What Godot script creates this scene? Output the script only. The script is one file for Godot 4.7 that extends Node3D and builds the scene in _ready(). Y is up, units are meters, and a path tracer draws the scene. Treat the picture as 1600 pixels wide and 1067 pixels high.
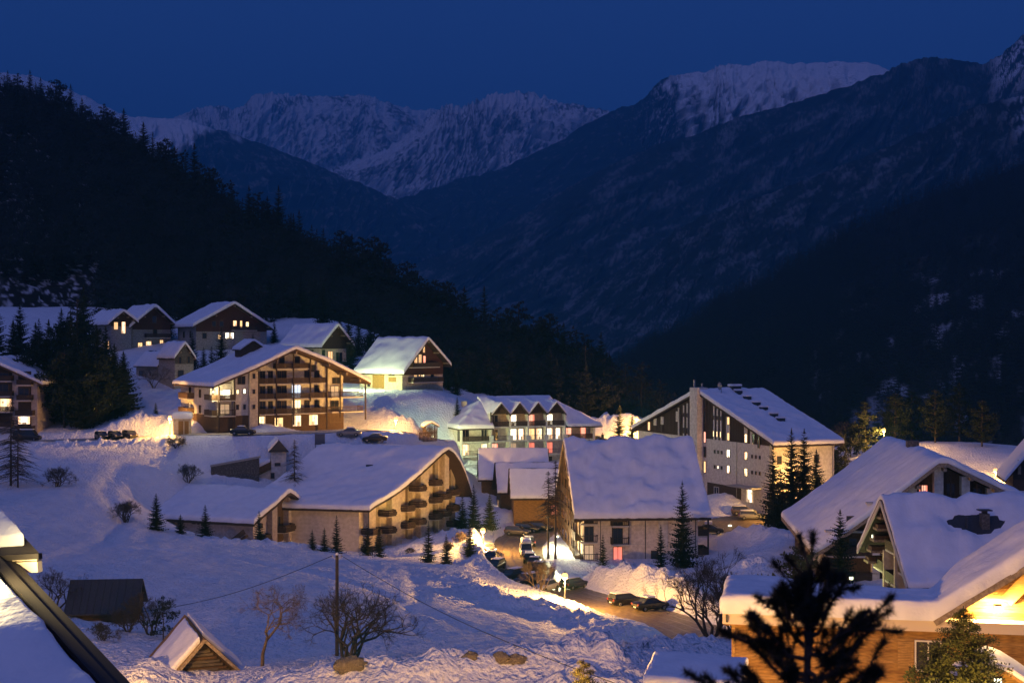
extends Node3D
# An alpine village under snow at dusk. Units are metres, y is up, the camera looks along -z.

var M := {}
var rng := RandomNumberGenerator.new()
var taken := {}
var lumps := FastNoiseLite.new()
var fine := FastNoiseLite.new()
var broad := FastNoiseLite.new()
var mesh_store := {}

# ---------------------------------------------------------------- mesh building
class MB:
	var v := PackedVector3Array()
	var n := PackedVector3Array()
	var c := PackedColorArray()
	var idx := PackedInt32Array()
	var tint := Color(1, 1, 1)
	var tinted := false

	func tri(a: Vector3, b: Vector3, d: Vector3) -> void:
		var nn := (d - a).cross(b - a).normalized()
		var k := v.size()
		v.append(a); v.append(b); v.append(d)
		n.append(nn); n.append(nn); n.append(nn)
		if tinted:
			c.append(tint); c.append(tint); c.append(tint)
		idx.append(k); idx.append(k + 1); idx.append(k + 2)

	func quad(a: Vector3, b: Vector3, d: Vector3, e: Vector3) -> void:
		tri(a, b, d)
		tri(a, d, e)

	func obox(x: Transform3D, s: Vector3) -> void:
		var h := s * 0.5
		var p: Array[Vector3] = []
		for k in 8:
			p.append(x * Vector3(h.x if k & 1 else -h.x, h.y if k & 2 else -h.y, h.z if k & 4 else -h.z))
		quad(p[4], p[6], p[7], p[5])
		quad(p[1], p[3], p[2], p[0])
		quad(p[0], p[2], p[6], p[4])
		quad(p[5], p[7], p[3], p[1])
		quad(p[2], p[3], p[7], p[6])
		quad(p[4], p[5], p[1], p[0])

	func box(lo: Vector3, hi: Vector3) -> void:
		obox(Transform3D(Basis(), (lo + hi) * 0.5), (hi - lo).abs())

	# a beam between two points, w wide and h high
	func beam(p: Vector3, q: Vector3, w: float, h: float) -> void:
		var z := (q - p).normalized()
		var up := Vector3.UP if absf(z.y) < 0.95 else Vector3.RIGHT
		var x := up.cross(z).normalized()
		obox(Transform3D(Basis(x, z.cross(x), z), (p + q) * 0.5), Vector3(w, h, p.distance_to(q)))

	func tube(p: Vector3, q: Vector3, r0: float, r1: float, sides := 6, cap := false) -> void:
		var z := (q - p).normalized()
		var up := Vector3.UP if absf(z.y) < 0.9 else Vector3.RIGHT
		var x := up.cross(z).normalized()
		var y := z.cross(x)
		var k := v.size()
		for i in sides:
			var d := x * cos(TAU * i / sides) + y * sin(TAU * i / sides)
			v.append(p + d * r0); n.append(d)
			v.append(q + d * r1); n.append(d)
			if tinted:
				c.append(tint); c.append(tint)
		for i in sides:
			var a := k + 2 * i
			var b := k + 2 * ((i + 1) % sides)
			idx.append_array([a, a + 1, b, b, a + 1, b + 1])
		if cap:
			for i in sides:
				tri(q, v[k + 2 * ((i + 1) % sides) + 1], v[k + 2 * i + 1])

	# a polygon in the x-y plane of x, run from z0 to z1
	func prism(poly: PackedVector2Array, z0: float, z1: float, x := Transform3D()) -> void:
		var area := 0.0
		for i in poly.size():
			area += poly[i].cross(poly[(i + 1) % poly.size()])
		if area < 0:
			poly.reverse()
		var a := minf(z0, z1)
		var b := maxf(z0, z1)
		var t := Geometry2D.triangulate_polygon(poly)
		for i in range(0, t.size(), 3):
			var p := poly[t[i]]
			var q := poly[t[i + 1]]
			var r := poly[t[i + 2]]
			if (q - p).cross(r - p) < 0:
				var w := q
				q = r
				r = w
			tri(x * Vector3(p.x, p.y, b), x * Vector3(r.x, r.y, b), x * Vector3(q.x, q.y, b))
			tri(x * Vector3(p.x, p.y, a), x * Vector3(q.x, q.y, a), x * Vector3(r.x, r.y, a))
		for i in poly.size():
			var p := poly[i]
			var q := poly[(i + 1) % poly.size()]
			quad(x * Vector3(p.x, p.y, a), x * Vector3(p.x, p.y, b), x * Vector3(q.x, q.y, b), x * Vector3(q.x, q.y, a))

	# smooth sheet of nu x nv points
	func grid(pts: PackedVector3Array, nu: int, nv: int, cols := PackedColorArray(), flip := false) -> void:
		var k := v.size()
		var nn := PackedVector3Array()
		nn.resize(pts.size())
		for i in nu - 1:
			for j in nv - 1:
				var a := i * nv + j
				var b := a + 1
				var d := a + nv
				var e := d + 1
				var f := (pts[e] - pts[a]).cross(pts[b] - pts[d])
				if flip:
					f = -f
				nn[a] += f; nn[b] += f; nn[d] += f; nn[e] += f
				if flip:
					idx.append_array([k + a, k + d, k + b, k + b, k + d, k + e])
				else:
					idx.append_array([k + a, k + b, k + d, k + b, k + e, k + d])
		for i in nn.size():
			nn[i] = nn[i].normalized() if nn[i].length_squared() > 1e-12 else Vector3.UP
		v.append_array(pts)
		n.append_array(nn)
		if cols.size():
			c.append_array(cols)

	func add(o: MB, x: Transform3D) -> void:
		var k := v.size()
		for i in o.v.size():
			v.append(x * o.v[i])
			n.append((x.basis * o.n[i]).normalized())
		for i in o.idx:
			idx.append(k + i)
		c.append_array(o.c)

	func mesh() -> ArrayMesh:
		var m := ArrayMesh.new()
		if v.is_empty():
			return m
		var a := []
		a.resize(Mesh.ARRAY_MAX)
		a[Mesh.ARRAY_VERTEX] = v
		a[Mesh.ARRAY_NORMAL] = n
		a[Mesh.ARRAY_INDEX] = idx
		if c.size() == v.size():
			a[Mesh.ARRAY_COLOR] = c
		m.add_surface_from_arrays(Mesh.PRIMITIVE_TRIANGLES, a)
		return m

# ---------------------------------------------------------------- nodes
func numbered(called: String) -> String:
	var k: int = taken.get(called, 0)
	taken[called] = k + 1
	return called if k == 0 else "%s_%03d" % [called, k]

func tag(o: Node3D, label: String, category: String, group := "") -> Node3D:
	o.set_meta("label", label)
	o.set_meta("category", category)
	if group:
		o.set_meta("group", group)
	return o

func thing(called: String, label: String, category: String, at: Vector3, turn := 0.0, group := "") -> Node3D:
	var o := Node3D.new()
	o.name = numbered(called)
	add_child(o)
	o.position = at
	o.rotation.y = deg_to_rad(turn)
	return tag(o, label, category, group)

func put(called: String, what, m: Material, parent: Node3D = null, at := Vector3.ZERO, turn := 0.0) -> MeshInstance3D:
	var o := MeshInstance3D.new()
	o.mesh = what.mesh() if what is MB else what
	o.material_override = m
	if parent == null:
		o.name = numbered(called)
		add_child(o)
	else:
		var k := 0
		var called_now := called
		while parent.has_node(NodePath(called_now)):
			k += 1
			called_now = "%s_%03d" % [called, k]
		o.name = called_now
		parent.add_child(o, true)
	o.position = at
	o.rotation.y = deg_to_rad(turn)
	return o

func setting(called: String, what, m: Material, kind := "structure") -> MeshInstance3D:
	var o := put(called, what, m)
	o.set_meta("kind", kind)
	return o

func copy(o: Node3D, called: String, label: String, at: Vector3, turn: float, size := 1.0, group := "") -> Node3D:
	var r: Node3D = o.duplicate()
	r.name = numbered(called)
	add_child(r)
	r.position = at
	r.rotation.y = deg_to_rad(turn)
	r.scale = Vector3.ONE * size
	r.set_meta("label", label)
	r.set_meta("category", o.get_meta("category"))
	if group:
		r.set_meta("group", group)
	elif r.has_meta("group"):
		r.remove_meta("group")
	return r

# ---------------------------------------------------------------- materials
func lin(r: float, g: float, b: float) -> Color:
	return Color(r, g, b).linear_to_srgb()

func noise_map(seed_: int, freq: float, octaves: int, size: int, lo: Color, hi: Color, kind := FastNoiseLite.TYPE_SIMPLEX_SMOOTH) -> NoiseTexture2D:
	var f := FastNoiseLite.new()
	f.seed = seed_
	f.frequency = freq
	f.fractal_octaves = octaves
	f.noise_type = kind
	var t := NoiseTexture2D.new()
	t.width = size
	t.height = size
	t.seamless = true
	t.noise = f
	var g := Gradient.new()
	g.set_color(0, lo)
	g.set_color(1, hi)
	t.color_ramp = g
	return t

func plain(called: String, r: float, g: float, b: float, rough := 0.8, metal := 0.0) -> StandardMaterial3D:
	var m := StandardMaterial3D.new()
	m.resource_name = called
	m.albedo_color = lin(r, g, b)
	m.roughness = rough
	m.metallic = metal
	M[called] = m
	return m

func textured(called: String, r: float, g: float, b: float, map: Texture2D, scale: Vector3, bump: Texture2D = null, bump_cm := 1.0, rough := 0.85, world := false) -> StandardMaterial3D:
	var m := plain(called, r, g, b, rough)
	m.albedo_texture = map
	m.uv1_triplanar = true
	m.uv1_world_triplanar = world
	m.uv1_scale = scale
	if bump:
		m.heightmap_enabled = true
		m.heightmap_texture = bump
		m.heightmap_scale = bump_cm
	return m

func glow(called: String, r: float, g: float, b: float, energy: float) -> StandardMaterial3D:
	var m := plain(called, 0.5, 0.5, 0.5, 0.5)
	m.emission_enabled = true
	m.emission = lin(r, g, b)
	m.emission_energy_multiplier = energy
	return m

func make_materials() -> void:
	var soft := noise_map(3, 0.02, 5, 512, Color(0.82, 0.81, 0.79), Color(1, 1, 1))
	var grain := noise_map(5, 0.05, 3, 256, Color(0.62, 0.6, 0.58), Color(1, 1, 1))
	var rough_bump := noise_map(8, 0.03, 5, 512, Color(0, 0, 0), Color(1, 1, 1))
	var snow_bump := noise_map(9, 0.03, 5, 512, Color(0, 0, 0), Color(1, 1, 1))
	var snow_tone := noise_map(11, 0.012, 4, 256, Color(0.93, 0.93, 0.94), Color(1, 1, 1))
	textured("snow", 0.82, 0.83, 0.86, snow_tone, Vector3.ONE * 0.13, snow_bump, 26.0, 0.7, true)
	textured("roof_snow", 0.82, 0.83, 0.86, snow_tone, Vector3.ONE * 0.2, snow_bump, 2.0, 0.7)
	textured("dirty_snow", 0.62, 0.58, 0.52, noise_map(12, 0.03, 4, 256, Color(0.55, 0.5, 0.45), Color(1, 1, 1)), Vector3.ONE * 0.25, rough_bump, 9.0, 0.8, true)
	M.snow.metallic_specular = 0.3
	M.roof_snow.metallic_specular = 0.3
	textured("road", 0.3, 0.225, 0.13, noise_map(13, 0.02, 5, 512, Color(0.5, 0.48, 0.45), Color(1, 1, 1)), Vector3(0.12, 0.12, 0.12), rough_bump, 2.5, 0.42, true)
	textured("plaster_white", 0.7, 0.67, 0.61, soft, Vector3.ONE * 0.15, rough_bump, 0.6)
	textured("plaster_light", 0.8, 0.7, 0.58, soft, Vector3.ONE * 0.15, rough_bump, 0.6)
	textured("plaster_cream", 0.68, 0.58, 0.42, soft, Vector3.ONE * 0.15, rough_bump, 0.6)
	textured("plaster_grey", 0.36, 0.34, 0.32, noise_map(21, 0.02, 5, 256, Color(0.75, 0.73, 0.7), Color(1, 1, 1)), Vector3.ONE * 0.4, rough_bump, 0.8)
	textured("plaster_pink", 0.5, 0.43, 0.4, soft, Vector3.ONE * 0.15, rough_bump, 0.6)
	textured("wood_dark", 0.075, 0.045, 0.028, grain, Vector3(0.8, 0.15, 0.8))
	textured("wood_brown", 0.14, 0.08, 0.04, grain, Vector3(0.8, 0.12, 0.8))
	textured("wood_red", 0.09, 0.03, 0.022, grain, Vector3(0.8, 0.15, 0.8))
	textured("wood_amber", 0.42, 0.23, 0.06, grain, Vector3(0.12, 0.9, 0.12))
	textured("wood_amber_pale", 0.5, 0.29, 0.09, grain, Vector3(0.1, 0.8, 0.1))
	textured("wood_amber_deep", 0.34, 0.175, 0.04, grain, Vector3(0.13, 0.95, 0.13))
	textured("wood_grey", 0.16, 0.13, 0.1, grain, Vector3(0.1, 0.8, 0.1))
	textured("wood_beam", 0.42, 0.33, 0.22, grain, Vector3(0.3, 0.3, 0.3))
	textured("shutter_green", 0.035, 0.075, 0.04, grain, Vector3.ONE * 0.5)
	textured("slate", 0.05, 0.047, 0.055, grain, Vector3.ONE * 0.4, rough_bump, 2.0, 0.6)
	textured("stone", 0.2, 0.18, 0.16, noise_map(23, 0.06, 3, 256, Color(0.4, 0.4, 0.4), Color(1, 1, 1), FastNoiseLite.TYPE_CELLULAR), Vector3.ONE * 0.3, rough_bump, 4.0)
	textured("bark", 0.085, 0.065, 0.05, grain, Vector3(0.8, 0.3, 0.8))
	textured("bark_pale", 0.17, 0.12, 0.075, grain, Vector3(0.8, 0.3, 0.8))
	textured("packed_snow", 0.6, 0.56, 0.5, noise_map(14, 0.03, 4, 256, Color(0.7, 0.67, 0.62), Color(1, 1, 1)), Vector3.ONE * 0.2, rough_bump, 4.0, 0.7, true)
	textured("plaster_ochre", 0.4, 0.32, 0.2, soft, Vector3.ONE * 0.15, rough_bump, 0.6)
	plain("trim_cream", 0.6, 0.5, 0.38)
	plain("wood_black", 0.018, 0.014, 0.013)
	plain("painted_dark", 0.02, 0.022, 0.025)
	plain("concrete", 0.3, 0.29, 0.27)
	textured("clod", 0.42, 0.36, 0.26, noise_map(31, 0.05, 4, 256, Color(0.4, 0.36, 0.3), Color(1, 1, 1)), Vector3.ONE * 0.8, rough_bump, 6.0)
	plain("wheel_track", 0.13, 0.095, 0.055, 0.3)
	plain("trim", 0.5, 0.46, 0.4)
	plain("frame_wood", 0.1, 0.06, 0.035, 0.6)
	plain("frame_white", 0.6, 0.58, 0.54, 0.6)
	plain("metal_dark", 0.06, 0.06, 0.065, 0.5, 0.6)
	plain("metal_grey", 0.3, 0.3, 0.31, 0.45, 0.7)
	plain("tail_red", 0.25, 0.02, 0.015, 0.3)
	plain("rubber", 0.02, 0.02, 0.02, 0.9)
	plain("board_grey", 0.12, 0.12, 0.14, 0.7)
	plain("glass_dark", 0.03, 0.035, 0.045, 0.08)
	plain("curtain_pale", 0.5, 0.44, 0.38)
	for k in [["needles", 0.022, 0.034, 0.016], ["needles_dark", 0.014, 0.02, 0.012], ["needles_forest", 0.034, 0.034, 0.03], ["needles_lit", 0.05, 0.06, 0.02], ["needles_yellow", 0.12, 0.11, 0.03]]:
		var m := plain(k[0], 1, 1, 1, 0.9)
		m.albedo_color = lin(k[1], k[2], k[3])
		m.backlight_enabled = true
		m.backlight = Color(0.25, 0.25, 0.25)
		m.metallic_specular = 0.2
	var vc := plain("painted_by_vertex", 1, 1, 1, 0.95)
	vc.vertex_color_use_as_albedo = true
	vc.metallic_specular = 0.1
	glow("lit_warm", 1.0, 0.7, 0.33, 2.6)
	glow("lit_warm_deep", 1.0, 0.6, 0.22, 1.6)
	glow("lit_warm_pale", 1.0, 0.78, 0.45, 2.0)
	glow("lit_white", 1.0, 0.85, 0.6, 3.2)
	glow("lit_amber", 1.0, 0.55, 0.2, 1.2)
	glow("lit_red", 1.0, 0.2, 0.1, 1.1)
	glow("lit_pink", 1.0, 0.42, 0.26, 1.6)
	glow("lit_cool", 0.7, 0.82, 1.0, 1.3)
	glow("lit_dim", 1.0, 0.62, 0.3, 0.45)
	glow("curtain_lit", 1.0, 0.5, 0.22, 1.2)
	glow("globe_orange", 1.0, 0.5, 0.12, 2.6)
	glow("globe_white", 0.95, 1.0, 0.7, 3.0)
	glow("headlight_on", 0.9, 0.95, 1.0, 4.0)

# ---------------------------------------------------------------- the ground
var ground_points: Array = []
var weights: PackedFloat64Array
var base_cache := PackedFloat32Array()
const GX0 := -190.0
const GX1 := 170.0
const GZ0 := -470.0
const GZ1 := 10.0
const GS := 4.0
var gnx := 0
var gnz := 0
var roads: Array = []     # [polyline of Vector3, half width, soft edge]
var banks: Array = []     # [polyline of Vector3 (y = height of the bank), half width, roughness]

func kernel(r2: float) -> float:
	return 0.5 * r2 * log(r2 + 1e-6)

func solve_ground() -> void:
	# thin-plate spline through the surveyed points
	var n := ground_points.size()
	var w := n + 3
	var a := []
	for i in w:
		var row := PackedFloat64Array()
		row.resize(w + 1)
		a.append(row)
	for i in n:
		var p: Vector3 = ground_points[i] / 100.0
		for j in n:
			var q: Vector3 = ground_points[j] / 100.0
			a[i][j] = kernel((p.x - q.x) ** 2 + (p.z - q.z) ** 2)
		a[i][i] += 0.002
		a[i][n] = 1.0; a[i][n + 1] = p.x; a[i][n + 2] = p.z
		a[n][i] = 1.0; a[n + 1][i] = p.x; a[n + 2][i] = p.z
		a[i][w] = ground_points[i].y
	for i in w:
		var best := i
		for r in range(i + 1, w):
			if absf(a[r][i]) > absf(a[best][i]):
				best = r
		var sw = a[i]
		a[i] = a[best]
		a[best] = sw
		var ri: PackedFloat64Array = a[i]
		for r in range(i + 1, w):
			var rr: PackedFloat64Array = a[r]
			var f := rr[i] / ri[i]
			if f != 0.0:
				for k in range(i, w + 1):
					rr[k] -= f * ri[k]
				a[r] = rr
	weights.resize(w)
	for i in range(w - 1, -1, -1):
		var s: float = a[i][w]
		for k in range(i + 1, w):
			s -= a[i][k] * weights[k]
		weights[i] = s / a[i][i]
	gnx = int((GX1 - GX0) / GS) + 1
	gnz = int((GZ1 - GZ0) / GS) + 1
	base_cache.resize(gnx * gnz)
	for i in gnx:
		for j in gnz:
			var x := (GX0 + i * GS) / 100.0
			var z := (GZ0 + j * GS) / 100.0
			var s := weights[n] + weights[n + 1] * x + weights[n + 2] * z
			for k in n:
				var q: Vector3 = ground_points[k]
				var r2 := (q.x * 0.01 - x) ** 2 + (q.z * 0.01 - z) ** 2
				s += weights[k] * 0.5 * r2 * log(r2 + 1e-6)
			base_cache[i * gnz + j] = s

func base_height(x: float, z: float) -> float:
	var u := clampf((x - GX0) / GS, 0, gnx - 1.001)
	var v := clampf((z - GZ0) / GS, 0, gnz - 1.001)
	var i := int(u)
	var j := int(v)
	u -= i
	v -= j
	var k := i * gnz + j
	return lerpf(lerpf(base_cache[k], base_cache[k + 1], v), lerpf(base_cache[k + gnz], base_cache[k + gnz + 1], v), u)

# nearest point of a polyline: (distance, height there, share of the length)
func nearest(line: PackedVector3Array, x: float, z: float) -> Vector3:
	var best := Vector3(1e9, 0, 0)
	var p := Vector2(x, z)
	for i in line.size() - 1:
		var a := Vector2(line[i].x, line[i].z)
		var b := Vector2(line[i + 1].x, line[i + 1].z)
		var t := clampf((p - a).dot(b - a) / (b - a).length_squared(), 0, 1)
		var d := p.distance_to(a.lerp(b, t))
		if d < best.x:
			best = Vector3(d, lerpf(line[i].y, line[i + 1].y, t), (i + t) / (line.size() - 1))
	return best

func ground(x: float, z: float, relief := true) -> float:
	var h := base_height(x, z)
	var on_road := 0.0
	for r in roads:
		var box: Rect2 = r[3]
		if not box.has_point(Vector2(x, z)):
			continue
		var q := nearest(r[0], x, z)
		var k := 1.0 - smoothstep(r[1], r[1] + r[2], q.x)
		if k > 0:
			h = lerpf(h, q.y - 0.06, k)
			on_road = maxf(on_road, k)
	var rough := 0.0
	for b in banks:
		var box: Rect2 = b[3]
		if not box.has_point(Vector2(x, z)):
			continue
		var q := nearest(b[0], x, z)
		var e := exp(-pow(q.x / b[1], 2.0) * 1.4)
		if e > 0.03:
			var ends := smoothstep(0.0, 0.08, q.z) * (1.0 - smoothstep(0.92, 1.0, q.z))
			var add: float = q.y * e * (0.25 + 0.75 * ends)
			add *= 0.72 + 0.55 * lumps.get_noise_2d(x * 2.2, z * 2.2) * b[2] + 0.2
			h += add * (1.0 - on_road)
			rough = maxf(rough, e * b[2])
	if relief:
		var k := 1.0 - on_road
		h += broad.get_noise_2d(x, z) * 0.35 * k
		h += lumps.get_noise_2d(x * 4.3 + 40, z * 4.3) * (0.17 + 0.5 * rough) * k
		h += fine.get_noise_2d(x, z) * (0.2 + 0.3 * rough) * k
	return h

func spot(x: float, z: float) -> Vector3:
	return Vector3(x, ground(x, z), z)

func steps(from: float, to: float, size: float) -> Array:
	var out := []
	var k := int(round(absf(to - from) / size))
	for i in k:
		out.append(lerpf(from, to, float(i) / k))
	return out

func make_ground() -> void:
	var xs := steps(-185, -80, 3.0) + steps(-80, 62, 0.62) + steps(62, 165, 3.0) + [165.0]
	var zs := steps(-2, -52, 4.0) + steps(-52, -128, 0.5) + steps(-128, -220, 0.62) + steps(-220, -312, 1.1) + steps(-312, -460, 4.0) + [-460.0]
	var pts := PackedVector3Array()
	for x in xs:
		for z in zs:
			pts.append(Vector3(x, ground(x, z), z))
	var mb := MB.new()
	mb.grid(pts, xs.size(), zs.size())
	setting("snowy_ground", mb, M.snow)

func area(line: PackedVector3Array, reach: float) -> Rect2:
	var r := Rect2(Vector2(line[0].x, line[0].z), Vector2.ZERO)
	for p in line:
		r = r.expand(Vector2(p.x, p.z))
	return r.grow(reach)

func add_road(line: PackedVector3Array, half: float, soft: float) -> void:
	roads.append([smooth_line(line, 4), half, soft, area(line, half + soft + 1)])

func add_bank(line: PackedVector3Array, half: float, rough := 1.0) -> void:
	banks.append([line, half, rough, area(line, half * 2.2)])

func smooth_line(line: PackedVector3Array, parts: int) -> PackedVector3Array:
	var out := PackedVector3Array()
	var k := line.size()
	for i in k - 1:
		for j in parts:
			out.append(line[i].cubic_interpolate(line[i + 1], line[maxi(i - 1, 0)], line[mini(i + 2, k - 1)], float(j) / parts))
	out.append(line[k - 1])
	return out

# ---------------------------------------------------------------- snow, roofs, windows, balconies
func edge_rows(length: float, s: float, step: float) -> Array:
	var head := [[0.05, 0.0], [-0.04 * s, 0.3], [-0.03 * s, 0.66], [0.05 * s, 0.9], [0.24 * s, 0.99]]
	var out := head.duplicate()
	var a: float = 0.24 * s + step
	var k := maxi(1, int((length - 2 * a) / step))
	for i in k + 1:
		out.append([lerpf(a, length - a, float(i) / k), 1.0])
	for i in range(head.size() - 1, -1, -1):
		out.append([length - head[i][0], head[i][1]])
	return out

# a blanket of snow s thick on the surface f(a, b), a in 0..la, b in 0..lb
func blanket(f: Callable, la: float, lb: float, s: float, seed_: float, wave := 0.16, step := 0.6, holes := []) -> MB:
	var ra := edge_rows(la, s, step)
	var rb := edge_rows(lb, s, step)
	var pts := PackedVector3Array()
	for p in ra:
		for q in rb:
			var near := minf(minf(p[0], la - p[0]), minf(q[0], lb - q[0]))
			var sway := 0.13 * s * (1.0 - smoothstep(0.0, 1.0, near))
			var base: Vector3 = f.call(p[0] + sway * lumps.get_noise_2d(q[0] * 6.0 + seed_, p[0] * 6.0), q[0] + sway * lumps.get_noise_2d(p[0] * 6.0 + seed_ + 50.0, q[0] * 6.0))
			var k: float = p[1] * q[1]
			var t := s * k
			var edge := minf(minf(p[0], la - p[0]), minf(q[0], lb - q[0]))
			t += (lumps.get_noise_2d(p[0] * 1.5 + seed_, q[0] * 1.7) * wave * 1.9 + fine.get_noise_2d(p[0] * 1.1 + seed_, q[0]) * 0.09 + minf(0.0, lumps.get_noise_2d(p[0] * 0.7 + seed_ + 80.0, q[0] * 0.6) + 0.12) * wave * 2.2) * k * (0.45 + smoothstep(0.0, 1.5, edge) * 0.75)
			for o in holes:   # [a, b, radius, depth]: where a vent or a slide has opened the snow
				if o.size() > 4:   # swept bare
					var jag := 0.35 * lumps.get_noise_2d(p[0] * 5.0, q[0] * 5.0)
					t *= 1.0 - (1.0 - smoothstep(0.8, 1.15, absf(p[0] - o[0]) / o[2] + jag)) * (1.0 - smoothstep(0.75, 1.2, absf(q[0] - o[1]) / o[4] + jag))
					continue
				t -= o[3] * (exp(-(pow((p[0] - o[0]) / o[2], 2.0) + pow((q[0] - o[1]) / (o[2] * 0.7), 2.0)))) * k
			pts.append(base + Vector3.UP * maxf(t, 0.0 if k == 0.0 else 0.02))
	var mb := MB.new()
	mb.grid(pts, ra.size(), rb.size(), PackedColorArray(), true)
	return mb

func along(profile: Array, x: float) -> float:
	if x <= profile[0].x:
		return profile[0].y
	for i in profile.size() - 1:
		if x <= profile[i + 1].x:
			return lerpf(profile[i].y, profile[i + 1].y, (x - profile[i].x) / (profile[i + 1].x - profile[i].x))
	return profile[-1].y

# a roof whose cross-section (x, y) runs from z0 back to z1; returns the roof part
func roof(t: Node3D, profile: Array, z0: float, z1: float, thick: float, snow: float, m: Material, place := Transform3D(), wave := 0.16, bare := 0.0, holes := [], called := "roof") -> MeshInstance3D:
	var poly := PackedVector2Array()
	for p in profile:
		poly.append(p)
	for i in range(profile.size() - 1, -1, -1):
		poly.append(profile[i] - Vector2(0, thick))
	var mb := MB.new()
	mb.prism(poly, z0, z1, place)
	var r := put(called, mb, m, t)
	if snow > 0.0:
		var w: float = profile[-1].x - profile[0].x
		var ridge := profile.duplicate()
		var f := func(a: float, b: float) -> Vector3:
			var x: float = profile[0].x + b
			var y := (along(ridge, x - 0.4) + along(ridge, x + 0.4) + 2.0 * along(ridge, x)) * 0.25 if b > 0.4 and b < w - 0.4 else along(ridge, clampf(x, ridge[0].x, ridge[-1].x))
			return place * Vector3(x, y, z0 - bare - a)
		put("snow_cover", blanket(f, absf(z0 - z1) - bare * 2, w, snow, z0 * 7.3 + profile[0].y, wave, 0.55, holes), M.roof_snow, r)
		for o in holes:
			if o[3] >= 0.5 and o.size() == 4:
				var at: Vector3 = f.call(o[0], o[1])
				var vent := MB.new()
				vent.box(at + Vector3(-o[2] * 0.4, -0.1, -o[2] * 0.3), at + Vector3(o[2] * 0.4, 0.2, o[2] * 0.3))
				put("roof_vent", vent, M.metal_dark, r)
	return r

func pane_material(kind: String) -> Material:
	return M.glass_dark if kind == "dark" else M["lit_" + kind]

# a window: frame with a pane and, when lit, curtains behind the mullion
func window(t: Node3D, p: Vector3, w: float, h: float, turn: float, kind: String, frame: Material, split := 1, called := "window") -> MeshInstance3D:
	var key := "%s %.2f %.2f %d" % ["frame", w, h, split]
	if not mesh_store.has(key):
		var mb := MB.new()
		var e := 0.07
		mb.box(Vector3(-w / 2 - e, -e, -0.02), Vector3(-w / 2, h + e, 0.07))
		mb.box(Vector3(w / 2, -e, -0.02), Vector3(w / 2 + e, h + e, 0.07))
		mb.box(Vector3(-w / 2, h, -0.02), Vector3(w / 2, h + e, 0.068))
		mb.box(Vector3(-w / 2, -e, -0.02), Vector3(w / 2, 0, 0.1))
		for i in split - 1:
			var x := -w / 2 + w * (i + 1) / split
			mb.box(Vector3(x - 0.03, 0, -0.01), Vector3(x + 0.03, h, 0.062))
		mesh_store[key] = mb.mesh()
		var pm := MB.new()
		pm.box(Vector3(-w / 2, 0, -0.01), Vector3(w / 2, h, 0.015))
		mesh_store["pane" + key] = pm.mesh()
		for k in 3:
			var cm := MB.new()
			var cw: float = w * [0.24, 0.34, 0.2][k]
			for i in 4:
				var x := -w / 2 + cw * i / 4
				cm.box(Vector3(x, 0.01, 0.017), Vector3(x + cw / 4 * 0.82, h, 0.03 + 0.008 * (i % 2)))
				if k != 1:
					cm.box(Vector3(-x - cw / 4 * 0.82, 0.01, 0.017), Vector3(-x, h, 0.03 + 0.008 * (i % 2)))
			mesh_store["curtain%d" % k + key] = cm.mesh()
	var o := put(called, mesh_store[key], frame, t, p, turn)
	var pm2: Material = pane_material(kind)
	if kind == "warm":
		pm2 = [M.lit_warm, M.lit_warm, M.lit_warm_deep, M.lit_warm_pale][rng.randi_range(0, 3)]
	put("pane", mesh_store["pane" + key], pm2, o)
	if kind in ["warm", "white", "pink"] and w > 0.75:
		var fx := rng.randf_range(-0.3, 0.3) * w
		var fb := MB.new()
		fb.box(Vector3(fx - w * 0.18, 0.0, 0.016), Vector3(fx + w * 0.18, h * rng.randf_range(0.2, 0.42), 0.024))
		fb.box(Vector3(-fx - w * 0.05, h * 0.62, 0.016), Vector3(-fx + w * 0.09, h * 0.78, 0.024))
		put("furniture", fb, M.lit_dim, o)
	if kind in ["warm", "white", "red", "pink", "amber"] and w > 0.7 and rng.randf() < 0.75:
		put("curtain", mesh_store["curtain%d" % rng.randi_range(0, 2) + key], M.lit_red if kind == "red" or kind == "pink" else (M.curtain_lit if rng.randf() < 0.7 else M.lit_dim), o)
	return o

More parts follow.
